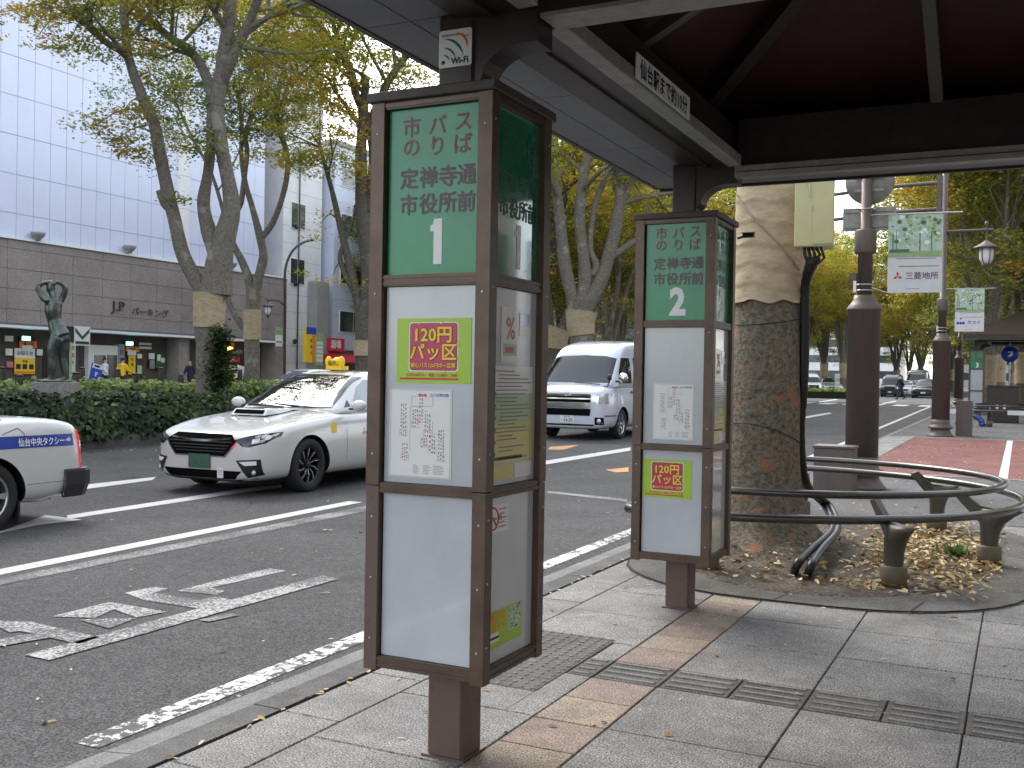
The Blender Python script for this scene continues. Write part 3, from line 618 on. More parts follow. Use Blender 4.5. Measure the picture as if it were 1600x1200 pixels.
def kiosk(name, y, label, num, layout, parent_group, zb=.375, zt=2.55, x=KX):
    S_ = .262; k = thing(name, (x, y, 0), 0, label, 'bus stop sign', parent_group)
    cw = .058; bars = (1.865, 1.07)
    for sx in (-1, 1):
        for sy in (-1, 1):
            for z0, z1, m, e in ((zb-.01, 1.075, 'maroon' if (sx, sy) == (-1, -1) and num == '1' else 'brown', 0), (1.078, zt, 'brown', .002)):
                b = MB(m); a, c = sorted((sx*(S_+e), sx*(S_-cw))); a2, c2 = sorted((sy*(S_+e), sy*(S_-cw))); b.box((a, a2, z0), (c, c2, z1))
                for zz in (z0+.12, (z0+z1)/2, z1-.12):
                    for zo in (0,):
                        b.lathe((sx*(S_-.028), sy*(S_+e+(.0 if sy > 0 else 0)), zz), [(.0055, -.002), (.005, .003)] if sy > 0 else [(.005, -.003), (.0055, .002)], 8, 'steel', axis='y')
                        b.lathe((sx*(S_+e), sy*(S_-.022), zz+.02), [(.0055, -.002), (.005, .003)] if sx > 0 else [(.005, -.003), (.0055, .002)], 8, 'steel', axis='x')
                b.build('corner_post', k, bev=.004)
    b = MB('bronze_cap'); q = S_+.016; b.box((-q, -q, zt), (q, q, zt+.038)); b.build('cap', k, bev=.005)
    b = MB('bronze_cap'); b.box((-S_+.03, -S_+.03, zb+.005), (S_-.03, S_-.03, zb+.02)); b.build('floor_plate', k)
    def face(rot, side):
        Tm = M.Rotation(rot, 4, 'Z')
        yy = -S_+.012; a = -S_+cw; c = S_-cw
        for z0, z1 in ((bars[0]-.022, bars[0]+.022), (bars[1]-.02, bars[1]+.02), (zb, zb+.045), (zt-.028, zt)):
            b = MB('brown'); b.T = Tm; b.box((a, yy-.006, z0), (c, yy+.02, z1)); b.box((a, yy-.010, z0+.006), (c, yy-.0062, z0+.014)); b.box((a, yy-.010, z1-.014), (c, yy-.0062, z1-.006)); b.build('rail', k)
        py = yy+.014
        # bevelled black gasket behind the panels
        b = MB('black'); b.T = Tm; b.box((a, py+.006, zb+.045), (c, py+.012, zt-.028)); b.build('backing', k)
        g = .007
        # green name panel
        z0, z1 = bars[0]+.024, zt-.03; b = MB('green_panel' if side == 0 or num == '2' else 'green_panel_shaded'); b.T = Tm; b.box((a+g, py, z0), (c-.001, py+.005, z1))
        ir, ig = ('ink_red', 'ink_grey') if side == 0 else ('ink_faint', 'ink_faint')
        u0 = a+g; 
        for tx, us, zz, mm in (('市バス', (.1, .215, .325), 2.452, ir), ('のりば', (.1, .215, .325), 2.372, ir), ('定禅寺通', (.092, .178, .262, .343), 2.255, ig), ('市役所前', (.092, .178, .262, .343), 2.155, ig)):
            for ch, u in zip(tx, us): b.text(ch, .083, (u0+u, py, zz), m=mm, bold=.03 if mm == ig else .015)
        if num: b.text(num, .235, (u0+.215, py, 2.01), m='white', bold=.045, sx=.88)
        b.build('name_panel', k)
        for which, z0, z1 in (('panel', bars[1]+.022, bars[0]-.024), ('panel', zb+.047, bars[1]-.022)):
            b = MB('acrylic'); b.T = Tm; b.box((a+g, py, z0), (c-.001, py+.005, z1)); b.build(which, k)
        for kind, z, u, w_, h_ in layout.get(side, []):
            b = MB('paper'); b.T = Tm; o = (a+g+u, py-.001, z)
            if kind == 'p120': poster120(b, o, w_, h_)
            elif kind == 'map': mapposter(b, o, w_, h_, int(z*100))
            elif kind == 'info':
                X, Y, Z_ = o; r3 = random.Random(5)
                b.box((X, Y-.001, Z_+h_*.33), (X+w_, Y, Z_+h_*.5), 'palegreen'); b.box((X, Y-.001, Z_+.1*h_), (X+w_, Y, Z_+h_*.33), 'paleyellow'); b.box((X, Y-.001, Z_+h_*.5), (X+w_, Y, Z_+h_*.66), 'paper')
                b.box((X, Y-.001, Z_), (X+w_*.55, Y, Z_+h_*.09), 'paleyellow'); b.box((X+w_*.57, Y-.001, Z_), (X+w_, Y, Z_+h_*.09), 'paper')
                b.box((X+w_*.2, Y-.001, Z_+h_*.68), (X+w_*.62, Y, Z_+h_), 'paper'); b.box((X+w_*.64, Y-.001, Z_+h_*.84), (X+w_*.92, Y, Z_+h_*.98), 'paper'); b.box((X+w_*.65, Y-.0016, Z_+h_*.9), (X+w_*.91, Y-.001, Z_+h_*.97), 'taxiblue')
                b.text('%', .12, (X+w_*.42, Y, Z_+h_*.88), m='pinkline', bold=.02); b.box((X+w_*.25, Y-.0016, Z_+h_*.72), (X+w_*.58, Y-.001, Z_+h_*.79), 'palegreen'); b.box((X+w_*.3, Y-.002, Z_+h_*.735), (X+w_*.5, Y-.0016, Z_+h_*.77), 'pinkline')
                for i in range(24):
                    v = .12+i*.022
                    if r3.random() < .8: b.box((X+w_*r3.uniform(.05, .2), Y-.0022, Z_+h_*v), (X+w_*r3.uniform(.5, .95), Y-.0017, Z_+h_*(v+.006)), 'greyprint')
                for i in range(6): b.box((X+w_*.03, Y-.0022, Z_+h_*(.14+i*.07)), (X+w_*.1, Y-.0017, Z_+h_*(.16+i*.07)), 'ink_grey')
                b.box((X+w_*.05, Y-.0022, Z_+h_*.115), (X+w_*.75, Y-.0017, Z_+h_*.135), 'ink_grey')
            elif kind == 'nosmoke':
                X, Y, Z_ = o; b.box((X, Y-.001, Z_), (X+w_, Y, Z_+h_)); c0 = (X+w_*.24, Y-.0012, Z_+h_*.5); ring = []
                b.tube([(c0[0]+h_*.4*cos(a_), c0[1], c0[2]+h_*.4*sin(a_)) for a_ in [2*pi*i/24 for i in range(24)]], .0035, 6, 'sign_red', closed=True)
                b.bar((c0[0]-h_*.27, c0[1]-.001, c0[2]+h_*.27), (c0[0]+h_*.27, c0[1]-.001, c0[2]-h_*.27), .006, .004, 'sign_red', upv=(0, 1, 0)); b.bar((c0[0]-h_*.25, c0[1]-.001, c0[2]), (c0[0]+h_*.25, c0[1]-.001, c0[2]), .007, .003, 'greyprint', upv=(0, 1, 0))
                for i in range(5): b.box((X+w_*.52, Y-.0016, Z_+h_*(.15+i*.16)), (X+w_*(.9-.1*(i % 2)), Y-.0011, Z_+h_*(.19+i*.16)), 'greyprint')
                b.box((X+w_*.5, Y-.0019, Z_+h_*.42), (X+w_*.66, Y-.0013, Z_+h_*.6), 'pinkline')
            elif kind == 'greensheet':
                X, Y, Z_ = o; b.box((X, Y-.001, Z_), (X+w_, Y, Z_+h_), 'lime'); r3 = random.Random(3)
                b.box((X+w_*.56, Y-.0016, Z_+h_*.3), (X+w_*.98, Y-.001, Z_+h_*.98), 'palegreen')
                for i in range(34): u, v = r3.uniform(.58, .94), r3.uniform(.32, .94); b.box((X+w_*u, Y-.0021, Z_+h_*v), (X+w_*(u+r3.uniform(.01, .06)), Y-.0016, Z_+h_*(v+r3.uniform(.01, .05))), 'sign_dkgreen' if i % 3 else 'white')
                b.text('市バス', .045, (X+w_*.28, Y, Z_+h_*.82), m='orange', bold=.05); b.text('ガイド', .04, (X+w_*.3, Y, Z_+h_*.55), m='orange', bold=.04)
                b.box((X+w_*.03, Y-.0016, Z_+h_*.16), (X+w_*.3, Y-.001, Z_+h_*.42), 'paper'); b.box((X+w_*.03, Y-.0021, Z_+h_*.25), (X+w_*.3, Y-.0016, Z_+h_*.31), 'navy')
            nm = {'p120': 'poster', 'map': 'map_poster', 'info': 'notice', 'nosmoke': 'sticker', 'greensheet': 'sticker'}[kind]
            lb = {'p120': 'lime green and pink 120 yen fare poster', 'map': 'white stop map poster', 'info': 'green and yellow timetable notice', 'nosmoke': 'round red no smoking sticker', 'greensheet': 'lime green sticker'}[kind]
            b.build(nm, k)['label'] = lb
    for i in range(4): face(i*pi/2, i)
    return k
lay1 = {0: [('p120', 1.475, .05, .325, .245), ('map', 1.115, .022, .275, .335)], 1: [('info', 1.11, .012, .36, .66), ('nosmoke', .915, .002, .17, .105), ('greensheet', .475, .02, .285, .14)], 3: [('info', 1.11, .012, .36, .66)]}
kiosk('bus_stop_sign', K1, 'tall box sign with green top panel numbered 1, nearest the camera', '1', lay1, 'numbered bus stop box signs')
lay2 = {0: [('map', 1.12, .065, .27, .36), ('p120', .745, .005, .325, .245)], 1: [('info', 1.11, .02, .34, .6)], 3: []}
kiosk('bus_stop_sign', K2, 'tall box sign with green top panel numbered 2, beside the bandaged tree trunk', '2', lay2, 'numbered bus stop box signs', zb=.34, zt=2.54)
# wifi sign on the first post
b = MB('white_sign'); pts = rr(-.073, .073, -.073, .073, .01, 0, 4); b.prism([(p[0], 0, p[1]) for p in pts], (0, .004, 0))
b.text('SENDAI free', .014, (-.022, 0, .052), m='black', bold=.01); b.text('Wi-Fi', .034, (.022, 0, -.05), m='black', bold=.05)
for r_, t in ((.032, .007), (.06, .0085), (.095, .011)):
    pp = [(-.055+(r_-t*.5*sin(pi*i/14))*cos(R(12+75*i/14)), -.0015, -.055+(r_-t*.5*sin(pi*i/14))*sin(R(12+75*i/14))) for i in range(15)] + [(-.055+(r_+t*.5*sin(pi*i/14))*cos(R(12+75*i/14)), -.0015, -.055+(r_+t*.5*sin(pi*i/14))*sin(R(12+75*i/14))) for i in reversed(range(15))]
    b.add(pp, [(i, i+1, 28-i, 29-i) for i in range(14)], 'sign_dkgreen')
b.lathe((-.052, -.0015, -.052), [(.008, 0), (.008, .0015)], 12, 'sign_dkgreen', axis='y')
b.tube([(.01, -.003, .055), (.035, -.003, .045), (.052, -.003, .02), (.054, -.003, .0)], [.003, .006, .004, .001], 6, 'orange'); b.tube([(.045, -.003, .04), (.07, -.003, .045)], [.002, .001], 5, 'orange')
o = b.build('wifi_sign', loc=(KX, K1-.0815-.004, 2.785)); tag(o, 'small square white free wifi sign fixed to the shelter post', 'sign')
# sign hung on the inner rail
b = MB('white_sign'); b.box((-.003, -.42, -.058), (.003, .42, .058)); b.text('仙台駅まで約10分', .098, (.003, 0, 0), r_=(0, 1, 0), m='black', bold=.03, sx=.95, lift=.001)
q = b.build('walking_time_sign', loc=(-1.60, 4.89, 2.935)); tag(q, 'long white sign with black lettering on the roof rail', 'sign')
# small spot camera by stop 2
cm = MB('black'); cm.bar((0, 0, 0), (.05, 0, .015), .012, .012); cm.cbox((.075, 0, .018), (.075, .035, .028)); cm.box((.03, -.02, .033), (.12, .02, .037), 'steel')
tag(cm.build('spot_lamp', loc=(KX+.283, K2+.22, 2.46)), 'tiny black lamp sticking out beside the stop box numbered 2', 'lamp')
# ---------------------------------------------------------------- ring bench round the tree
def smooth_loop(ctrl, n=10):
    o = []; k = len(ctrl)
    for i in range(k):
        p0, p1, p2, p3 = (V(ctrl[(i+j-1) % k]) for j in range(4))
        for t in [j/n for j in range(n)]:
            o.append(.5*((2*p1)+(-p0+p2)*t+(2*p0-5*p1+4*p2-p3)*t*t+(-p0+3*p1-3*p2+p3)*t**3))
    return o
def ringrail(cx, cy, r_, z, xcut):
    a0 = math.acos(max(-1, (xcut-cx)/r_)); k = 64
    arc = [(cx+r_*cos(-a0+2*a0*i/k), cy+r_*sin(-a0+2*a0*i/k), z) for i in range(k+1)]
    return arc
def bench(x, y, label, sc1=1.0):
    bn = thing('ring_bench', (x, y, 0), 0, label, 'bench', 'ring benches around the trees')
    ox, oy = 2.4-.0, 0
    for nm, cx, cy, r_, z, t in (('outer_rail', -2.4, 9.99, 2.44, .5, .034), ('inner_rail', -2.05, 10.0, 1.93, .645, .03)):
        arc = ringrail(cx, cy, r_, z, -2.55); arc = [(a[0]+2.0, a[1]-10.0, a[2]) for a in arc]
        e0, e1 = V(arc[0]), V(arc[-1]); mid = (e0+e1)/2
        cl = [e1+V((-.18, -.08, 0)), e1+V((-.24, -.3, 0)), e0+V((-.24, .3, 0)), e0+V((-.18, .08, 0))]
        b = MB('bench_metal'); b.tube([V(a) for a in arc]+cl, t, 12, closed=True); b.build(nm, bn)
    for (lx, ly) in ((-.82, 8.06), (-.22, 9.52), (-.75, 11.35), (-2.2, 11.9), (-2.2, 8.0)):
        d = V((lx+2.2, ly-10.0, 0)).normalized(); p = V((lx+2.0, ly-10.0, 0)); q = d.cross(V((0, 0, 1)))
        b = MB('bench_leg'); vs = []; n = 14
        for z, r0, r1, of in ((.17, .068, .068, 0), (.28, .072, .078, .005), (.36, .075, .1, .02), (.43, .07, .14, .06), (.475, .055, .18, .09)):
            for j in range(n):
                a = 2*pi*j/n; vs.append(p+d*(of+r1*cos(a))+q*(r0*sin(a))+V((0, 0, z)))
        fs = [(i*n+j, i*n+(j+1) % n, (i+1)*n+(j+1) % n, (i+1)*n+j) for i in range(4) for j in range(n)]+[tuple(range(4*n, 5*n))]
        b.add(vs, fs, None, True)
        b.prism([p+d*.17+V((0, 0, .44))+q*.024, p-d*.02+V((0, 0, .3))+q*.024, p-d*.32+V((0, 0, .61))+q*.024, p-d*.25+V((0, 0, .63))+q*.024, p-d*.08+V((0, 0, .5))+q*.024, p+d*.1+V((0, 0, .475))+q*.024], -q*.048)
        lg = b.build('leg', bn); b = MB('legbase'); b.lathe(p, [(.098, -.03), (.098, .165), (.092, .172), (.072, .174)], 20); b.build('leg_base', lg)
    return bn
bench(-2.0, 10.0, 'black tubular ring bench curving round the nearest tree')
# ---------------------------------------------------------------- things on and by the big tree
cb = thing('power_cabinet', tuple(P(1272, 333, 8.55)), R(8), 'cream metal cabinet strapped high on the bandaged trunk', 'cabinet')
cb.location = V(P(1272, 333, 8.6)); 
b = MB('cream_metal'); b.box((-.15, -.12, -.29), (.16, .13, .29)); b.build('body', cb, bev=.008)
b = MB('cream_metal'); b.box((-.005, -.128, -.27), (.155, -.1205, .275)); b.box((-.005, -.131, -.272), (.155, -.1282, -.215)); b.build('door', cb, bev=.004)
b = MB('cream_metal', 'steel'); b.box((-.16, -.16, .291), (.17, .16, .306), 'wallwhite'); b.tube([(-.06, -.125, .24), (-.035, -.14, .2), (-.03, -.14, .1)], .004, 6, 'steel'); b.box((-.012, -.133, 0), (.0, -.1285, .03), 'steel'); b.build('top_cover', cb)
b = MB('black')
for i in range(4): b.tube([(-.07+i*.03, -.05, -.29), (-.065+i*.04, -.07+.03*(i % 2), -.35), (-.04+i*.012, -.05, -.42)], .014, 8)
b.tube([(.06, -.06, -.29), (.09, -.07, -.38), (.05, -.04, -.42), (.0, -.04, -.36)], .012, 8); b.build('cable_tail', cb)
# conduit down the trunk and over the roots
c0 = V(P(1266, 405, 8.65))
for dx in (0, .055):
    pts = [c0+V((dx, 0, 0)), V(P(1257+dx*60, 445, 8.95)), V(P(1256+dx*60, 520, 9.05)), V(P(1254+dx*60, 600, 9.12)), V(P(1249+dx*60, 680, 9.32)), V(P(1258+dx*60, 755, 9.5)), G(1288+dx*150, 790, .32), G(1300+dx*170, 826, .24), G(1268+dx*300, 858, .17), G(1247+dx*380, 880+dx*60, .13), G(1240+dx*380, 898+dx*60, .0)]
    sm = []
    for i in range(len(pts)-1):
        p0, p1, p2, p3 = pts[max(i-1, 0)], pts[i], pts[i+1], pts[min(i+2, len(pts)-1)]
        for t in [j/8 for j in range(8)]: sm.append(.5*((2*p1)+(-p0+p2)*t+(2*p0-5*p1+4*p2-p3)*t*t+(-p0+3*p1-3*p2+p3)*t**3))
    b = MB('black'); n = len(sm); b.tube(sm, [.03+(.004 if (i % 2 and (i < n*.5 or i > n*.88)) else 0) for i in range(n)], 12)
    tag(b.build('cable_conduit'), ('inner' if dx == 0 else 'outer')+' black corrugated conduit running down the bandaged trunk', 'conduit', 'black conduits on the tree')
# weed in the pit
b = MB('leaf_bright')
for i in range(110):
    a = random.uniform(0, 2*pi); L_ = random.uniform(.06, .15); p = G(1492, 868, .04)+V((random.gauss(0, .05), random.gauss(0, .05), 0)); d = V((cos(a), sin(a), random.uniform(.3, 1.6))).normalized(); s = d.cross(V((0, 0, 1))).normalized()*.012
    b.add([p, p+d*L_*.5+s, p+d*L_, p+d*L_*.5-s], [(0, 1, 2, 3)])
tag(b.build('weed'), 'small bright green weed growing among leaves in the tree pit', 'plant')
# utility box behind the bench
u = G(1297, 776, .0); ub = thing('utility_box', (u.x, u.y+.4, 0), 0, 'low dark brown utility box behind the ring bench', 'box')
b = MB('pole_brown'); b.box((-.26, -.2, 0), (.26, .2, .60)); b.build('body', ub, bev=.01); b = MB('pole_brown'); b.box((-.275, -.215, .602), (.275, .215, .64)); b.build('lid', ub, bev=.01)
# ================================================================ TREES
def unit(v): n = np.linalg.norm(v); return v/n if n else v
def grow(b, tips, p, d, L_, r_, depth, up_=.12, spread=.6, sides=6, kids_=3):
    """a curving branch that divides; tips collects where leaf sprays hang"""
    n = 5; pts = [p]; dd = np.array(d, float); q = np.array(p, float)
    for i in range(n-1):
        dd = unit(dd+rng.normal(0, .13, 3)+np.array([0, 0, up_*.3])); q = q+dd*L_/(n-1); pts.append(q.copy())
    b.tube([V(x) for x in pts], [r_*(1-.55*i/(n-1)) for i in range(n)], sides if depth > 0 else 4, cap=False)
    if depth <= 1:
        for x in pts[2:]: tips.append((x+rng.normal(0, .12, 3), unit(dd)))
    if depth == 0: tips.append((pts[-1]+dd*.2, unit(dd))); return
    for k in range(kids_):
        t = rng.uniform(.35, 1) if k else 1.0; i = min(n-1, int(t*(n-1))); a = unit(np.cross(dd, rng.normal(0, 1, 3)))
        nd = unit(dd*(1-.3*(k > 0))+a*spread*rng.uniform(.6, 1.2)+np.array([0, 0, up_]))
        grow(b, tips, pts[i], nd, L_*rng.uniform(.55, .8), r_*(.5 if k else .45), depth-1, up_, spread, sides, kids_)
def leaves(name, tips, m, par, per=26, size=.085, rad=.55, flat=.28, keep=1.0, loc=None):
    k = len(tips); 
    if not k: return None
    c = np.array([t[0] for t in tips]); N_ = k*per
    cc = np.repeat(c, per, 0); spr = np.repeat(rng.uniform(.6, 1.25, k), per)[:, None]
    off = rng.normal(0, 1, (N_, 3)); off /= np.linalg.norm(off, axis=1)[:, None]+1e-6; off *= rng.uniform(0, 1, (N_, 1))**.55*rad*spr; off[:, 2] *= flat
    droop = -np.hypot(off[:, 0], off[:, 1])**1.4*.28; off[:, 2] += droop
    # leaves line up along a handful of twigs in each spray
    tw = np.repeat(rng.uniform(0, 2*pi, k), per)+np.tile(np.arange(per) % 5, k)*2*pi/5; rr2 = rng.uniform(.05, 1, N_)*rad*spr[:, 0]
    mk = rng.random(N_) < .65
    off[mk, 0] = (np.cos(tw)*rr2)[mk]+rng.normal(0, .035, mk.sum()); off[mk, 1] = (np.sin(tw)*rr2)[mk]+rng.normal(0, .035, mk.sum())
    pos = cc+off; L_ = size*rng.uniform(.6, 1.3, N_); W = L_*.5
    a = rng.uniform(0, 2*pi, N_); ax = np.stack([np.cos(a), np.sin(a), rng.normal(-.15, .35, N_)], 1); ax /= np.linalg.norm(ax, axis=1)[:, None]
    nn = rng.normal(0, .55, (N_, 3)); nn[:, 2] += 1; bx = np.cross(nn, ax); bx /= np.linalg.norm(bx, axis=1)[:, None]+1e-6
    vs = np.stack([pos-ax*L_[:, None]*.5, pos+bx*W[:, None]*.5-ax*L_[:, None]*.05, pos+ax*L_[:, None]*.5, pos-bx*W[:, None]*.5-ax*L_[:, None]*.05], 1).reshape(-1, 3)
    me = bpy.data.meshes.new(name); me.vertices.add(N_*4); me.vertices.foreach_set('co', vs.reshape(-1).astype(np.float32)); me.loops.add(N_*4); me.loops.foreach_set('vertex_index', np.arange(N_*4, dtype=np.int32))
    me.polygons.add(N_); me.polygons.foreach_set('loop_start', np.arange(0, N_*4, 4, dtype=np.int32)); me.update()
    at = me.attributes.new('rnd', 'FLOAT', 'FACE'); hue = np.repeat(rng.normal(.5, .3, k), per)*.6+rng.uniform(0, 1, N_)*.45
    at.data.foreach_set('value', hue.astype(np.float32)); me.materials.append(MATS[m])
    o = bpy.data.objects.new(name, me); C.objects.link(o); o.parent = par
    if loc is not None: o.location = loc
    return o
def smoothpath(pts, rad, n=5):
    pts = [V(p) for p in pts]; o = []; r_ = []
    for i in range(len(pts)-1):
        p0, p1, p2, p3 = pts[max(i-1, 0)], pts[i], pts[i+1], pts[min(i+2, len(pts)-1)]
        for j in range(n):
            t = j/n; o.append(.5*((2*p1)+(-p0+p2)*t+(2*p0-5*p1+4*p2-p3)*t*t+(-p0+3*p1-3*p2+p3)*t**3)); r_.append(rad[i]*(1-t)+rad[i+1]*t)
    o.append(pts[-1]); r_.append(rad[-1]); return o, r_
def limb(b, pxs, d, rads, m=None, n=12):
    """limb traced in the photograph at depth d; each entry (px, py[, depth offset])"""
    pts = [P(p[0], p[1], d+(p[2] if len(p) > 2 else 0)) for p in pxs]; ra = [r_*.9*d/F for r_ in rads]
    pts, ra = smoothpath(pts, ra); ra = [r_*(1+.07*mnoise.noise(p*2.2)) for p, r_ in zip(pts, ra)]
    b.tube(pts, ra, n, m); return pts, ra
def hero(name, label, group, d, limbs, m, leafm, base=None, wrap=None, grow_at=(), per=30, size=.085, rad=.55, extra=()):
    root = V(base) if base is not None else V(P(*limbs[0][0][0][:2], d)); tr = thing(name, root, 0, label, 'tree', group); NOLIFT.add(tr.name)
    b = MB(m); tips = []; ends = []
    for pxs, rads in limbs: ends.append(limb(b, pxs, d, rads))
    for (li, t0, cnt, L_, spread, dep) in grow_at:
        pts, ra = ends[li]
        for k in range(cnt):
            i = min(len(pts)-1, int(len(pts)*(t0+(1-t0)*(k+rng.uniform(.2, 1))/cnt))); p = np.array(pts[i]); dr = np.array(pts[min(i+1, len(pts)-1)]-pts[max(i-2, 0)]); dr = unit(dr)
            side = unit(np.cross(dr, rng.normal(0, 1, 3))); grow(b, tips, p, unit(dr*.55+side*spread+np.array([0, 0, .1])), L_*rng.uniform(.75, 1.2), max(.02, ra[i]*.55), dep, .05, .7, 5)
    for (px, py, dd, k, sp) in extra:        # sprays hanging where the photo shows them, on twigs of their own
        c = P(px, py, d+dd)
        for i in range(k): tips.append((np.array(c)+rng.normal(0, sp, 3)*np.array([1, 1, .35]), None))
        j = min((e for e in ends), key=lambda e: min((q-c).length for q in e[0])); q = min(j[0], key=lambda q: (q-c).length)
        mid = (q+c)/2+V((0, 0, .25)); b.tube(*smoothpath([q, mid, c], [.035, .022, .01], 3), 5, cap=False)
    b.build('trunk', tr, loc=-root)
    if wrap:
        b = MB('burlap'); pxs, rads = wrap; pts = [P(p[0], p[1], d) for p in pxs]; pts, ra = smoothpath(pts, [r_*d/F for r_ in rads], 8); ra = [r_*(1+.04*mnoise.noise(V((i*1.3, 0, 5)))) for i, r_ in enumerate(ra)]
        b.tube(pts, ra, 20); b.build('trunk_wrap', tr, loc=-root)
    leaves('crown', tips, leafm, tr, per, size, rad, loc=-root)
    return tr
# big tree in the pit by stop 2
TB = V((TX, TY, 0))
def bigtree():
    tr = thing('zelkova_tree', TB, 0, 'massive near tree with tan bandage round its upper trunk, inside the ring bench', 'tree', 'street trees of the near pavement')
    n = 56; ringz = [-.1, 0, .06, .14, .25, .4, .6, .9, 1.2, 1.6, 2.0, 2.38]; b = MB('bark_big'); vs = []
    def rad(z, a):
        base = .292+.02*math.exp(-z/.5); fl = .5*math.exp(-max(z, 0)/.2)*(.62+.38*max(0, cos(a*5+.6))**1.2)+.07*math.exp(-max(z, 0)/.6)*(1+.5*cos(a*4))
        return (base+fl)*(1+.045*mnoise.noise(V((cos(a)*1.3, sin(a)*1.3, z*.8)))+.012*mnoise.noise(V((cos(a)*6, sin(a)*6, z*5))))
    zz = []; k = 64
    for i in range(k+1):
        t = i/k; z = -.1+4.1*t**1.5; zz.append(z)
        for j in range(n): a = 2*pi*j/n; q = rad(z, a); vs.append((q*cos(a)+.02*z, q*sin(a), z))
    b.add(vs, [(i*n+j, i*n+(j+1) % n, (i+1)*n+(j+1) % n, (i+1)*n+j) for i in range(k) for j in range(n)], None, True)
    top = V((.05, 0, 2.38)); tips = []
    spl = []
    for (dx, dy, L_) in ((-.55, .3, 6), (.5, -.35, 6), (.1, .6, 6), (-.15, -.55, 5.5), (.75, .35, 5.5)):
        pts = [(0.08, 0, 3.6), (.1+dx*.3, dy*.3, 4.3), (.1+dx*1.4, dy*1.4, 5.6), (.1+dx*3.4, dy*3.4, 8.4), (dx*6, dy*6, 11)]
        sp_, ra = smoothpath(pts, [.36, .3, .2, .14, .08], 6); b.tube(sp_, ra, 12)
        for i in range(14, len(sp_), 2): grow(b, tips, np.array(sp_[i]), unit(np.array([dx, dy, .6])+rng.normal(0, .6, 3)), 2.4, .06, 2, .05, .7, 5)
    b.build('trunk', tr)
    b = MB('burlap'); vs = []; k = 90
    for i in range(k+1):
        z = 2.2+1.75*i/k; 
        for j in range(n):
            a = 2*pi*j/n; band = ((z+.05*sin(a+.7)+.035*mnoise.noise(V((cos(a), sin(a), z*2))))/.19) % 1
            q = .318+.012*(1-band)**2+.006*mnoise.noise(V((cos(a)*2.5, sin(a)*2.5, z*9))); vs.append((q*cos(a)+.02*z, q*sin(a), z+.03*mnoise.noise(V((cos(a)*2, sin(a)*2, 0)))))
    b.add(vs, [(i*n+j, i*n+(j+1) % n, (i+1)*n+(j+1) % n, (i+1)*n+j) for i in range(k) for j in range(n)], None, True)
    b.tube([(1.045*(rad(3.1, R(a))+.02)*cos(R(a))+.06, 1.045*(rad(3.1, R(a))+.02)*sin(R(a)), 3.25-.006*(a-200)+(0 if a < 290 else 0)) for a in range(215, 335, 6)], .008, 6, 'burlap2'); b.build('trunk_wrap', tr)
    b = MB('blackrub'); 
    for z0, t in ((1.02, .12), (2.05, -.05)): b.tube([(1.012*rad(z0, 2*pi*j/40)*cos(2*pi*j/40)+.02*z0, 1.012*rad(z0, 2*pi*j/40)*sin(2*pi*j/40), z0+t*cos(2*pi*j/40+2)) for j in range(40)], .004, 5, closed=True)
    b.build('tie_wire', tr)
    tips = [t for t in tips if t[0][2] > 5.2]; leaves('crown', tips, 'leaf_zelkova', tr, 16, .12, .6)
    return tr
bigtree()
# trees of the median, traced
t1 = [
 ([(330, 650), (329, 590), (327, 540), (325, 500), (334, 455)], [31, 25, 23, 24, 27]),
 ([(329, 474), (317, 455), (299, 425), (284, 392), (272, 340), (263, 303), (250, 240), (241, 195), (222, 150), (207, 110), (199, 80, -.2), (195, 40, -.3), (193, 0, -.4), (189, -90, -.5), (180, -200)], [14, 14, 13, 13, 11.5, 11.5, 11, 10.5, 9.5, 8.5, 8, 7.5, 7, 6, 4]),
 ([(205, 95), (192, 82, -.3), (166, 66, -.6), (138, 42, -.9), (112, 15, -1.2), (95, -15, -1.4), (60, -70, -1.8)], [6, 6, 5.5, 5, 4.5, 4, 3]),
 ([(265, 325), (257, 318), (249, 298)], [8, 7, 6]),
 ([(337, 460), (341, 420), (350, 375), (361, 330), (359, 295), (348, 240), (341, 190), (337, 150)], [30, 24, 20, 16, 13, 11.5, 12, 13]),
 ([(341, 410), (326, 360, .2), (318, 318, .3), (325, 270, .3), (330, 225, .2), (331, 180, .1), (337, 150)], [14, 14, 11, 9, 9, 9, 9]),
 ([(337, 165), (326, 130, .3), (312, 98, .6), (291, 75, .9), (268, 60, 1.1), (236, 33, 1.5), (208, 8, 1.8), (180, -40, 2.2)], [12, 9.5, 8.5, 8, 7, 6.5, 5.5, 4]),
 ([(338, 165), (345, 120), (351, 80), (358, 30), (361, -20), (362, -110)], [14, 12.5, 12, 11, 10, 7]),
 ([(348, 130), (362, 95, -.3), (378, 60, -.5), (393, 25, -.7), (408, -12, -1), (430, -80, -1.3)], [9, 8.5, 8, 7, 6, 4]),
]
ex1 = [(60, 55, -.5, 12, .5), (100, 15, -1, 16, .7), (150, 10, -.8, 14, .6), (110, 62, -.6, 9, .35), (225, 30, .5, 14, .7), (280, 20, .6, 18, .9), (300, 60, .3, 10, .6),
 (150, 195, -.6, 7, .35), (195, 170, -.5, 9, .4), (185, 215, -.4, 11, .45), (215, 238, -.4, 9, .35), (235, 180, 0, 7, .4), (300, 215, -.6, 8, .4), (325, 225, -.7, 7, .3), (282, 308, -.3, 3, .12), (250, 130, .9, 12, .6), (290, 160, .6, 10, .6), (390, 60, .5, 18, .8), (420, 110, .8, 16, .8), (440, 30, .3, 18, .9), (190, 85, 1, 12, .6), (140, -20, 0, 20, .8), (240, -30, 0, 24, 1)]
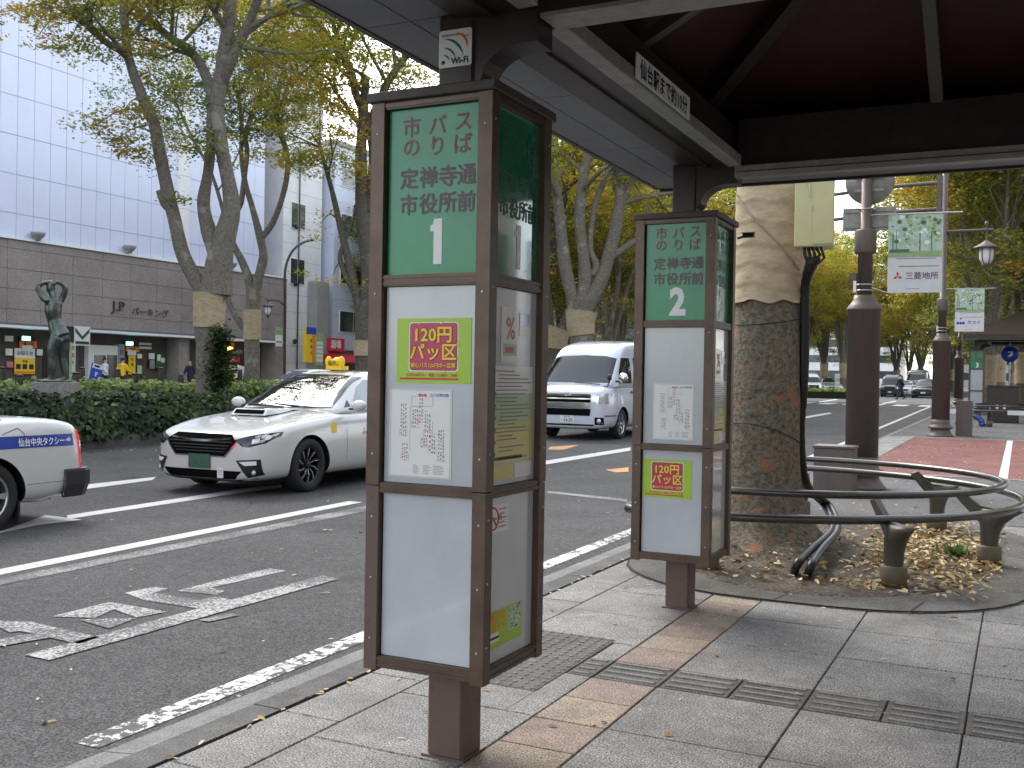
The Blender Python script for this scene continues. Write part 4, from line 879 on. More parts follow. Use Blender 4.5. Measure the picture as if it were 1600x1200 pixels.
hero('zelkova_tree', 'large pale forked tree left of the white wagon taxi, ivy and burlap on its trunk', 'trees of the median', 27, t1, 'bark', 'leaf_zelkova', base=(P(330, 610, 27).x, P(330, 610, 27).y, .1), wrap=([(326, 512), (327, 485), (329, 458)], [23.5, 24.5, 27]),
     grow_at=((1, .62, 5, 2.2, .9, 1), (2, .3, 4, 1.5, .9, 1), (6, .3, 6, 1.8, .9, 1), (7, .4, 7, 2.4, .9, 2), (8, .3, 6, 2.2, .9, 1)), extra=ex1, per=40, size=.12, rad=.55)
t2 = [([(394, 640), (394, 560), (393, 500)], [14, 13, 13]),
 ([(389, 505), (391, 450), (381, 415), (366, 385), (357, 362), (364, 340), (376, 318), (380, 290), (386, 240), (384, 215), (391, 185), (405, 150), (415, 100)], [8, 8, 7, 6, 6, 5, 5, 4.5, 4.5, 4, 4, 3, 2.5]),
 ([(397, 500), (401, 450), (410, 410), (411, 395), (405, 365), (393, 320), (383, 285), (377, 240), (378, 210), (375, 170), (365, 120)], [9, 8.5, 8, 7, 7, 5, 5, 4, 4, 3, 2.5]),
 ([(408, 372), (425, 350), (440, 312), (449, 270), (447, 235), (436, 200), (433, 160), (442, 110)], [6, 5.5, 5, 5, 5, 4.5, 4, 3]),
 ([(390, 520), (376, 505), (360, 478), (352, 445), (350, 400), (353, 365), (351, 340), (330, 270), (300, 215), (275, 160)], [6, 6, 5, 4.5, 4.5, 4, 3.5, 3, 2.5, 2])]
ex2 = [(x, y, 0, k, .6) for x, y, k in ((360, 160, 14), (395, 130, 16), (420, 170, 14), (380, 210, 10), (440, 90, 18), (350, 190, 10), (290, 150, 12), (260, 110, 12), (200, 130, 9), (230, 165, 10), (410, 215, 10), (470, 150, 18), (300, 110, 12), (455, 190, 12))]
hero('zelkova_tree', 'slender wavy-limbed tree with burlap band behind the large forked tree', 'trees of the median', 35, t2, 'bark', 'leaf_green', base=(P(394, 600, 35).x, P(394, 600, 35).y, .1), wrap=([(394, 531), (394, 505), (393, 484)], [13.5, 14, 14.5]),
     grow_at=((1, .72, 5, 2.2, .9, 1), (2, .72, 5, 2.2, .9, 1), (3, .65, 5, 2.2, .9, 1), (4, .7, 4, 2.0, .9, 1)), extra=ex2, per=46, size=.12, rad=.7)
t3 = [([(566, 640), (566, 560), (566, 520), (566, 480)], [15, 12, 12, 14]),
 ([(564, 490), (552, 440), (543, 400), (533, 360), (524, 320), (514, 280), (500, 230)], [8, 8, 7, 6, 5, 4, 3]),
 ([(569, 490), (575, 440), (573, 400), (568, 350), (566, 310), (564, 250), (566, 200), (572, 120)], [12, 12, 12, 13, 12, 10, 9, 7]),
 ([(574, 330), (583, 270), (583, 235), (575, 190), (557, 150), (548, 110), (530, 80), (505, 50), (485, 30), (472, 10), (455, -30), (440, -90)], [9, 9, 8, 8, 7, 7, 6.5, 6, 6, 5.5, 5, 4]),
 ([(556, 140), (540, 95), (528, 60), (517, 25), (508, -10), (500, -70)], [5, 5, 4.5, 4, 4, 3]),
 ([(572, 200), (590, 165), (605, 130), (622, 105), (640, 80), (670, 40)], [8, 7, 7, 6.5, 6, 5]),
 ([(552, 455), (536, 420), (532, 395), (550, 350), (556, 320)], [5, 5, 4, 3, 3])]
ex3 = [(x, y, dz, k, .65) for x, y, dz, k in ((430, 40, 0, 20), (480, 80, -1, 22), (520, 120, -1, 20), (460, 130, 0, 16), (500, 170, -.5, 18), (540, 200, -1, 16), (470, 210, -1, 12), (490, 250, -1, 14), (520, 245, -1, 12), (470, 245, -1, 10), (545, 265, -1, 10), (560, 60, 0, 22), (600, 80, 0, 22), (620, 120, 0, 18), (660, 130, 0, 16), (540, 20, 0, 22), (640, 160, 0, 14), (500, 350, 0, 4), (430, 240, 1, 6), (520, 430, 0, 4), (480, 20, 0, 20), (450, 0, 0, 22), (400, 20, 0, 16))]
hero('zelkova_tree', 'yellow-green tree with a burlap band just left of the stop box numbered 1', 'trees of the median', 32, t3, 'bark_dark', 'leaf_gold', base=(P(566, 610, 32).x, P(566, 610, 32).y, .1), wrap=([(566, 556), (566, 545), (566, 532)], [13, 13.5, 14]),
     grow_at=((1, .8, 2, 1.6, .9, 1), (3, .4, 8, 2.4, .9, 2), (4, .3, 4, 2, .9, 1), (5, .3, 5, 2.2, .9, 2), (2, .75, 5, 2.0, .9, 1)), extra=ex3, per=50, size=.115, rad=.7)
t4 = [([(908, 620), (908, 540), (906, 500), (908, 470)], [24, 20, 21, 26]),
 ([(898, 478), (886, 430), (879, 380), (874, 330), (868, 280), (866, 230), (864, 150)], [11, 11, 10, 9, 8.5, 8, 6]),
 ([(908, 480), (914, 440), (912, 400), (906, 350), (908, 300), (917, 250), (922, 200), (928, 120)], [15, 12, 10, 10, 9, 8, 7, 5]),
 ([(916, 478), (938, 440), (950, 405), (960, 365), (968, 320), (970, 290), (975, 250), (980, 190)], [16, 12, 11, 11, 10, 9, 8, 6]),
 ([(925, 430), (932, 415), (922, 385), (930, 320), (945, 280), (960, 250), (980, 210)], [6, 7, 5, 5, 5, 4, 4]),
 ([(966, 330), (978, 300), (992, 275), (1010, 235), (1030, 190)], [7, 6.5, 6, 5, 4]),
 ([(958, 400), (980, 385), (1000, 372), (1015, 362), (1060, 330)], [6, 6, 5, 5, 4])]
hero('zelkova_tree', 'multi-stemmed tree with folded burlap wrap rising behind the white van', 'trees of the median', 42, t4, 'bark', 'leaf_gold', base=(P(908, 600, 42).x, P(908, 600, 42).y, .1), wrap=([(909, 524), (907, 505), (909, 486)], [20.5, 22.5, 25.5]),
     grow_at=((1, .5, 6, 3, .9, 2), (2, .5, 6, 3, .9, 2), (3, .5, 6, 3, .9, 2), (5, .2, 5, 3, .9, 2), (6, .2, 4, 3, .9, 1)), per=34, size=.15, rad=.9)
t4b = [([(862, 620), (864, 560), (868, 520)], [22, 20, 24]), ([(860, 530), (855, 480), (850, 440), (842, 380), (838, 300)], [10, 9, 9, 8, 7]), ([(872, 525), (890, 490), (895, 465), (880, 430), (866, 400), (862, 350), (858, 280)], [9, 9, 8, 7, 7, 6, 5])]
hero('zelkova_tree', 'further tree whose burlap shows between the van roof and the box numbered 1', 'trees of the median', 47, t4b, 'bark_dark', 'leaf_gold', base=(P(862, 600, 47).x, P(862, 600, 47).y, .1), wrap=([(864, 545), (866, 520), (868, 512)], [21, 24, 24]),
     grow_at=((1, .5, 6, 3, .9, 2), (2, .5, 6, 3, .9, 2)), per=34, size=.16, rad=.9)
# whole zelkovas to stand in rows further off: vase-shaped, several limbs from a low fork
def zelkova(name, label, group, leafm, barkm, h=12.5, fork=2.6, stems=6, wrapm='burlap', per=20, size=.17, r0=.36):
    tr = thing(name, (0, 0, 0), 0, label, 'tree', group); b = MB(barkm); tips = []
    sp_, ra = smoothpath([(0, 0, -.3), (0, 0, .2), (.04, 0, fork*.5), (.02, .03, fork)], [r0*1.5, r0*1.15, r0, r0*1.12], 4); b.tube(sp_, ra, 12)
    for k in range(stems):
        a = 2*pi*k/stems+rng.uniform(-.4, .4); e = rng.uniform(.22, .5); dx, dy = cos(a)*e, sin(a)*e; L_ = h*rng.uniform(.8, 1.05)
        pts = [(0, 0, fork-.35), (dx*1.2, dy*1.2, fork+L_*.12), (dx*2.2+rng.normal(0, .2), dy*2.2+rng.normal(0, .2), fork+L_*.3), (dx*4.4+rng.normal(0, .3), dy*4.4, fork+L_*.52), (dx*7, dy*7+rng.normal(0, .3), fork+L_*.78)]
        sp_, ra = smoothpath(pts, [r0*.55, r0*.42, r0*.33, r0*.23, r0*.1], 4); b.tube(sp_, ra, 9)
        for i in range(8, len(sp_)): grow(b, tips, np.array(sp_[i]), unit(np.array([dx, dy, .35])*1.2+rng.normal(0, .45, 3)), 2.3, max(.03, ra[i]*.45), 2 if i > 9 else 1, .08, .75, 5, 3)
    b.build('trunk', tr)
    b = MB(wrapm); sp_, ra = smoothpath([(.03, .0, fork*.45), (.035, .02, fork*.7), (.03, .03, fork*.95)], [r0*1.06, r0*1.09, r0*1.22], 5); b.tube(sp_, [q*(1+.03*sin(i*2.3)) for i, q in enumerate(ra)], 14); b.build('trunk_wrap', tr)
    leaves('crown', tips, leafm, tr, per, size, .8, .3)
    return tr
protos = [zelkova('zelkova_tree', '', 'trees down the avenue', 'leaf_gold', 'bark', per=30), zelkova('zelkova_tree', '', 'trees down the avenue', 'leaf_zelkova', 'bark', per=30, stems=6), zelkova('zelkova_tree', '', 'trees down the avenue', 'leaf_green', 'bark_dark', h=12, per=30, stems=7)]
rowsT = []
FP = 2
for i, y in enumerate((52, 60, 70, 96, 108, 122, 140)): rowsT.append((drift(-18.3, y)+rng.normal(0, .3), y+rng.normal(0, 1), 'near row of the median', i))
for i, y in enumerate((50, 58, 68, 97, 112, 130)): rowsT.append((drift(-24.5, y)+rng.normal(0, .3), y+rng.normal(0, 1), 'far row of the median', i))
for i, (x, y) in enumerate(((-1.3, 47), (.1, 53), (-1.2, 60), (-2.0, 70), (-2.6, 97), (-2.7, 110), (-2.8, 124), (-3, 142))): rowsT.append((x, y, 'near pavement', i))
for i, y in enumerate((30, 44, 62, 95, 115)): rowsT.append((7.5+rng.normal(0, .4), y, 'inner edge of the near pavement', i))
for i, y in enumerate((62, 80, 96, 112, 132)): rowsT.append((-38.5+rng.normal(0, .3), y, 'far pavement', i))
for i, (x, y) in enumerate(((-9.5, 150), (-14.5, 158), (-5, 165), (-20, 150), (3, 152), (-30, 160), (12, 158), (-12, 175), (-15.5, 104), (-7, 108), (-4.5, 118), (-10, 122), (-13.5, 132), (-7.5, 134), (2.5, 104), (-1, 128))): rowsT.append((x, y, 'end of the avenue', i))
ords = ['first', 'second', 'third', 'fourth', 'fifth', 'sixth', 'seventh', 'eighth', 'ninth', 'tenth', 'eleventh', 'twelfth', 'thirteenth', 'fourteenth', 'fifteenth', 'sixteenth']
for i, (x, y) in enumerate(((-18.5, 4.5), (-18.2, -5), (-25.5, -4))): rowsT.append((x, y, 'stretch of the avenue left of the picture', i))
for n_, (x, y, row, i) in enumerate(rowsT):
    pr = protos[n_ % 3]; o = pr if n_ < 3 else dup(pr)
    o.location = (x, y, .12 if x < -17 else 0); o.rotation_euler[2] = rng.uniform(0, 6.28)
    s = rng.uniform(.88, 1.12); o.scale = (s, s, s*rng.uniform(.95, 1.1))
    o['label'] = f'{ords[i]} zelkova along the {row}'; o['group'] = 'trees down the avenue'
# ---------------------------------------------------------------- ivy hedge of the median
def ivy(name, x0, x1, y0, y1, zf, n, size, m, label, grp, dens_top=.5, core=True, dr=True):
    def D(x, y): return drift(x, y)+16.85-16.85 if dr else x
    root = thing(name, ((x0+x1)/2, (y0+y1)/2, 0), 0, label, 'hedge', grp)
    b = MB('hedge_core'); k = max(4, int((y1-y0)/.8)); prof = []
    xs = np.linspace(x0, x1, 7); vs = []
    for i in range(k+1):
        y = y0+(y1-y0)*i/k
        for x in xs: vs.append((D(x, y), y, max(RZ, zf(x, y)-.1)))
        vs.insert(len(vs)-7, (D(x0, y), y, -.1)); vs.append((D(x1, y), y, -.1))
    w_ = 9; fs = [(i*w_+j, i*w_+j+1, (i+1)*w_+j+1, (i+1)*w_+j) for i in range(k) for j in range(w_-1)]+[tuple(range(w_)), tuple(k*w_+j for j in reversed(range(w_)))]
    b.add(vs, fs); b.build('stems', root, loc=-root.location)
    # leaves on the front face and the top
    y = rng.uniform(y0, y1, n); fr = rng.random(n) > dens_top; x = np.where(fr, x1, rng.uniform(x0, x1, n)); zt = np.array([zf(a, c) for a, c in zip(x, y)])
    z = np.where(fr, rng.uniform(0, 1, n)**.8*zt, zt); bump = np.array([mnoise.noise(V((a*.9, c*.9, e*1.5))) for a, c, e in zip(x, y, z)])
    x = x+np.where(fr, .12*bump+rng.normal(0, .05, n), rng.normal(0, .04, n)); z = z+np.where(fr, 0, .12*bump+rng.normal(0, .05, n)); z = np.maximum(z, RZ+.02)
    x = np.array([D(a, c) for a, c in zip(x, y)]); pos = np.stack([x, y, z], 1)
    nrm = np.where(fr[:, None], np.array([[.9, -.25, .45]]), np.array([[.25, -.2, .95]]))+rng.normal(0, .33, (n, 3)); nrm /= np.linalg.norm(nrm, axis=1)[:, None]
    dn = np.array([[.15, 0, -1]])+rng.normal(0, .45, (n, 3)); ax = dn-nrm*np.sum(dn*nrm, 1)[:, None]; ax /= np.linalg.norm(ax, axis=1)[:, None]; bx = np.cross(nrm, ax)
    s = size*rng.uniform(.55, 1.3, n)[:, None]
    t = [(-.5, 0, 0), (-.3, .5, -.1), (.1, .38, .05), (.55, 0, -.12), (.1, -.38, .05), (-.3, -.5, -.1)]
    vs = np.stack([pos+ax*s*a+bx*s*b2+nrm*s*c2 for a, b2, c2 in t], 1).reshape(-1, 3)
    fsx = (np.array([0, 1, 2, 3, 0, 3, 4, 5])[None]+np.arange(n)[:, None]*6).reshape(-1)
    me = bpy.data.meshes.new('foliage'); me.vertices.add(n*6); me.vertices.foreach_set('co', vs.reshape(-1).astype(np.float32)); me.loops.add(n*8); me.loops.foreach_set('vertex_index', fsx.astype(np.int32))
    me.polygons.add(n*2); me.polygons.foreach_set('loop_start', np.arange(0, n*8, 4, dtype=np.int32)); me.update()
    at = me.attributes.new('rnd', 'FLOAT', 'FACE'); at.data.foreach_set('value', np.repeat(np.clip(rng.normal(.2, .45, n), -.4, 1.6), 2).astype(np.float32)); me.materials.append(MATS[m])
    o = bpy.data.objects.new('foliage', me); C.objects.link(o); o.parent = root; o.location = -root.location
    return root
z1 = lambda x, y: (.86+.12*mnoise.noise(V((y*.5, x, 0))) if y < 18 else .86-.28*min(1, (y-18)/4)+.08*mnoise.noise(V((y*.5, x, 0))))*(.35+.65*min(1, (-16.55-x)/.5+.25))
ivy('ivy_hedge', -19.2, -16.75, 4, 38, z1, 52000, .115, 'leaf_ivy', 'dark green ivy hedge along the road edge of the median', 'hedges of the median', .45)
z2 = lambda x, y: 1.0+.1*mnoise.noise(V((y*.7, x*.7, 3)))-.1*(y > 30)
ivy('ivy_hedge', -23.0, -19.8, 8, 44, z2, 26000, .12, 'leaf_bright', 'lighter green and white speckled hedge behind the dark ivy', 'hedges of the median', .55)
b = MB('stone_low')
for k in range(0, 30): b.box((drift(-17.02, 8+k*1.2), 8+k*1.2, -.15), (drift(-16.72, 8+k*1.2), 9.19+k*1.2, .12))
struct(b.build('median_kerb'))
# ivy climbing the large forked tree
iv = thing('climbing_ivy', (P(352, 590, 26.5).x, P(352, 590, 26.5).y, .5), 0, 'ivy climbing the right side of the large forked tree trunk', 'plant')
tips = [(np.array(P(345+random.gauss(0, 9)+(600-y)*.02, y, 26.55))-np.array(iv.location), None) for y in np.linspace(520, 610, 60)]
leaves('foliage', tips, 'leaf_ivy', iv, 34, .12, .28, 1.2)
b = MB('bark_dark'); b.tube([V(P(350, 615, 26.6))-iv.location, V(P(345, 560, 26.6))-iv.location, V(P(342, 520, 26.6))-iv.location], .03, 6); b.build('stem', iv)
# ================================================================ VEHICLES (x forward, y left, z up, origin under the front axle)
from mathutils.bvhtree import BVHTree
def hull(sections, mirror=True):
    """sections: list of (x, [(y, z)...]) half outlines from bottom centre to top centre"""
    vs = []; fs = []; k = len(sections[0][1])
    for x, s in sections:
        for y, z in s: vs.append((x, y, z))
        for y, z in reversed(s[1:-1]): vs.append((x, -y, z))
    n = 2*k-2
    for i in range(len(sections)-1):
        for j in range(n): fs.append((i*n+j, i*n+(j+1) % n, (i+1)*n+(j+1) % n, (i+1)*n+j))
    fs.append(tuple(range(n))); fs.append(tuple(reversed(range((len(sections)-1)*n, len(sections)*n))))
    return vs, fs
def solidify(name, vs, fs, m, sub=2, cuts=()):
    me = bpy.data.meshes.new(name); me.from_pydata(vs, [], fs); bm = bmesh.new(); bm.from_mesh(me); bmesh.ops.recalc_face_normals(bm, faces=bm.faces); bm.to_mesh(me); bm.free()
    o = bpy.data.objects.new(name, me); C.objects.link(o); me.materials.append(MATS[m])
    if sub: md = o.modifiers.new('s', 'SUBSURF'); md.levels = sub; md.render_levels = sub
    tmp = []
    for (cx, cz, r_, ya, yb) in cuts:
        b = MB('black'); b.lathe((cx, ya, cz), [(r_, 0), (r_, yb-ya)], 40, axis='y'); c = b.build('cut'); tmp.append(c)
        bm = bmesh.new(); bm.from_mesh(c.data); bmesh.ops.recalc_face_normals(bm, faces=bm.faces); bm.to_mesh(c.data); bm.free()
        md = o.modifiers.new('c', 'BOOLEAN'); md.operation = 'DIFFERENCE'; md.object = c; md.solver = 'EXACT'; md.material_mode = 'TRANSFER'
    apply_mods(o)
    for c in tmp: bpy.data.objects.remove(c)
    for p in o.data.polygons: p.use_smooth = True
    try: o.data.set_sharp_from_angle(angle=R(40))
    except Exception: pass
    return o
def bvh_of(*objs):
    V_, P_ = [], []
    for o in objs:
        k = len(V_); V_ += [v.co.copy() for v in o.data.vertices]; P_ += [[k+i for i in p.vertices] for p in o.data.polygons]
    return BVHTree.FromPolygons(V_, P_)
DIRS = {'front': (V((1, 0, 0)), lambda u, v: V((5, u, v))), 'rear': (V((-1, 0, 0)), lambda u, v: V((-9, u, v))), 'left': (V((0, 1, 0)), lambda u, v: V((u, 5, v))), 'right': (V((0, -1, 0)), lambda u, v: V((u, -5, v))), 'top': (V((0, 0, 1)), lambda u, v: V((u, v, 6)))}
def decal(b, bv, poly, side, m, off=.004, res=.05):
    """a thin skin cut to a flat outline and laid on the body"""
    bm = bmesh.new(); f = bm.faces.new([bm.verts.new((p[0], p[1], 0)) for p in poly])
    us = [p[0] for p in poly]; ws = [p[1] for p in poly]
    for ax, lo, hi in ((0, min(us), max(us)), (1, min(ws), max(ws))):
        t = lo+res
        while t < hi:
            no = (1, 0, 0) if ax == 0 else (0, 1, 0); co = (t, 0, 0) if ax == 0 else (0, t, 0)
            bmesh.ops.bisect_plane(bm, geom=bm.verts[:]+bm.edges[:]+bm.faces[:], plane_co=co, plane_no=no); t += res
    d, org = DIRS[side]; vs = []; bm.verts.index_update(); bad = set()
    for v in bm.verts:
        h = bv.ray_cast(org(v.co.x, v.co.y), -d)
        if h[0] is None: bad.add(v.index); vs.append(org(v.co.x, v.co.y)*0)
        else: n = h[1] if h[1].dot(d) > 0 else -h[1]; vs.append(h[0]+(n*.4+d*.6)*off)
    fs = [[v.index for v in f.verts] for f in bm.faces if not any(v.index in bad for v in f.verts)]
    bm.free(); b.add(vs, fs, m, True); return b
def dtext(b, bv, body, size, u0, v0, side, m, flip=False, off=.006, bold=.02, sx=1):
    me = text_mesh(body, bold); xs = [v[0] for v in me[0]]; mx = (min(xs)+max(xs))/2; d, org = DIRS[side]; vs = []
    for v in me[0]:
        u = u0+(v[0]-mx)*size*sx*(-1 if flip else 1); h = bv.ray_cast(org(u, v0+v[1]*size), -d); vs.append((h[0]+h[1].normalized()*off*(1 if h[1].dot(d) > 0 else -1)) if h[0] else V((0, 0, 0)))
    b.add(vs, me[1], m)
def wheel(par, x, y, r_, w_, style='alloy', steer=0):
    """thing part with tyre, rim; outer face towards sign(y)"""
    s = 1 if y > 0 else -1
    wh = bpy.data.objects.new('wheel', None); C.objects.link(wh); wh.parent = par; wh.location = (x, y, r_); wh.rotation_euler[2] = steer; wh.empty_display_size = .1
    b = MB('blackrub'); prof = [(r_*.66, -w_/2), (r_*.9, -w_/2), (r_*.985, -w_*.4), (r_, -w_*.25), (r_, w_*.25), (r_*.985, w_*.4), (r_*.9, w_/2), (r_*.72, w_*.5), (r_*.67, w_*.42), (r_*.66, w_*.2)]
    b.lathe((0, 0, 0), prof if s > 0 else [(a, -z) for a, z in prof], 40, axis='y', cap=False); b.build('tyre', wh)
    b = MB('alloy_dark' if style == 'alloy' else 'alloy', 'alloy', 'black'); rr0 = r_*.67
    b.lathe((0, 0, 0), [(rr0, s*w_*.43), (rr0*.96, s*w_*.44), (rr0*.93, s*w_*.34), (rr0*.9, s*w_*.05)], 36, 'alloy' if style != 'alloy' else 'alloy_dark', axis='y', cap=False)
    b.lathe((0, 0, 0), [(rr0*.92, s*.0), (.05, s*.005)], 24, 'black', axis='y')
    k = 10 if style == 'alloy' else 6
    for i in range(k):
        a = 2*pi*i/k; tw = .34 if style == 'alloy' else 0
        def pt(q, aa, dy): return (q*cos(aa), s*(w_*.36+dy), q*sin(aa))
        wd = .10 if style == 'alloy' else .17
        for (da, db, mm, dy) in ((-wd, wd*.9, None, 0),) + (((wd*.25, wd*.95, 'alloy', .004),) if style == 'alloy' else ()):
            vs = []
            for q, t in ((.16, 0), (.55, tw*.5), (.97, tw)):
                f = 1.7 if q < .3 else (1 if q < .7 else .95)
                vs += [pt(rr0*q, a+t+da*f, dy-.02*(q < .3)), pt(rr0*q, a+t+db*f, dy-.02*(q < .3))]
            vs2 = [(v[0], v[1]-s*.02, v[2]) for v in vs]
            b.add(vs+vs2, [(0, 1, 3, 2), (2, 3, 5, 4), (0, 2, 8, 6), (2, 4, 10, 8), (1, 7, 9, 3), (3, 9, 11, 5)], mm)
    b.lathe((0, 0, 0), [(rr0*.2, s*w_*.3), (rr0*.2, s*w_*.38), (rr0*.1, s*w_*.4)], 14, 'alloy' if style != 'alloy' else 'alloy_dark', axis='y'); b.build('rim', wh)
    return wh
def interp(tab, x):
    if x >= tab[0][0]: return tab[0][1]
    for (a, va), (c, vc) in zip(tab, tab[1:]):
        if x >= c: t = (a-x)/(a-c); t = t; return va+(vc-va)*t
    return tab[-1][1]
def greenhouse(xs, zt, wb, wt, zb_):
    secs = []
    for x in xs:
        a, c, z = interp(wb, x), interp(wt, x), interp(zt, x); zb = zb_ if not isinstance(zb_, list) else interp(zb_, x)
        h = max(.02, z-zb); secs.append((x, [(0, zb-.06), (a*.9, zb-.06), (a, zb), (a*.45+c*.55+.012, zb+h*.5), (c+.015, zb+h*.86), (c-.05, zb+h*.985), (c*.55, zb+h*1.0+.01), (0, zb+h+.018)]))
    return hull(secs)
def car(name, loc, rz, label, spec, group='vehicles on the road', sub=2):
    c = thing(name, loc, rz, label, spec['cat'], group); m = spec['mat']
    vs, fs = hull(spec['body']); wr = spec['wr']; cuts = []
    for x in spec['axles']:
        for s in (-1, 1): cuts.append((x, wr-.01, wr+.055, *sorted((s*(spec['hw']-.26), s*(spec['hw']+.3)))))
    body = solidify('body', vs, fs, m, sub, cuts); body.data.materials.append(MATS['black']) if len(body.data.materials) < 2 else None
    g = None
    if 'gh' in spec: vs, fs = greenhouse(*spec['gh']); g = solidify('cabin', vs, fs, m, 1); g.parent = c
    body.parent = c
    for x in spec['axles']:
        for s in (-1, 1): wheel(c, x, s*(spec['hw']-spec['tw']/2-.015), wr, spec['tw'], spec['rim'], 0)
    return c, body, g, bvh_of(*( [body, g] if g else [body]))
def sec(x, w_, zb, zs, zt, belly=.8, hy=.62, mid=.45, ww=None):
    ww = ww or w_*.93
    return (x, [(0, zb), (w_*belly, zb), (w_*.985, zb+.05), (w_, mid), (w_*.99, (mid+zs)/2+.04), (ww, zs), (w_*hy, zt-.008), (0, zt)])
WAG = dict(cat='taxi', mat='carwhite', wr=.325, tw=.215, hw=.895, rim='alloy', axles=(0, -2.67),
  body=[sec(.945, .40, .27, .60, .62), sec(.925, .56, .21, .655, .675), sec(.87, .72, .17, .70, .725), sec(.76, .815, .165, .745, .765), sec(.55, .87, .165, .80, .815), sec(.3, .895, .17, .85, .865), sec(0, .90, .17, .885, .915), sec(-.35, .90, .17, .92, .955), sec(-.62, .90, .17, .945, .985),
        sec(-.9, .90, .17, .955, .99), sec(-1.6, .90, .17, .965, .99), sec(-2.4, .90, .17, .985, 1.0), sec(-3.1, .895, .18, 1.0, 1.02), sec(-3.5, .87, .2, 1.0, 1.02), sec(-3.75, .80, .24, .97, 1.0), sec(-3.84, .68, .32, .9, .93)],
  gh=([-.56, -.66, -.85, -1.05, -1.25, -1.42, -1.6, -2.0, -2.5, -3.0, -3.3, -3.5, -3.65, -3.76], [(-.56, .955), (-.66, 1.02), (-1.05, 1.255), (-1.25, 1.365), (-1.42, 1.42), (-1.6, 1.45), (-2.0, 1.475), (-2.5, 1.47), (-3.0, 1.44), (-3.3, 1.40), (-3.5, 1.30), (-3.76, 1.0)],
      [(-.56, .80), (-.9, .84), (-3.0, .83), (-3.76, .76)], [(-.56, .72), (-.9, .66), (-1.42, .565), (-2.2, .575), (-3.3, .56), (-3.76, .62)], [(-.56, .93), (-.9, .94), (-3.0, .98), (-3.76, .98)]))
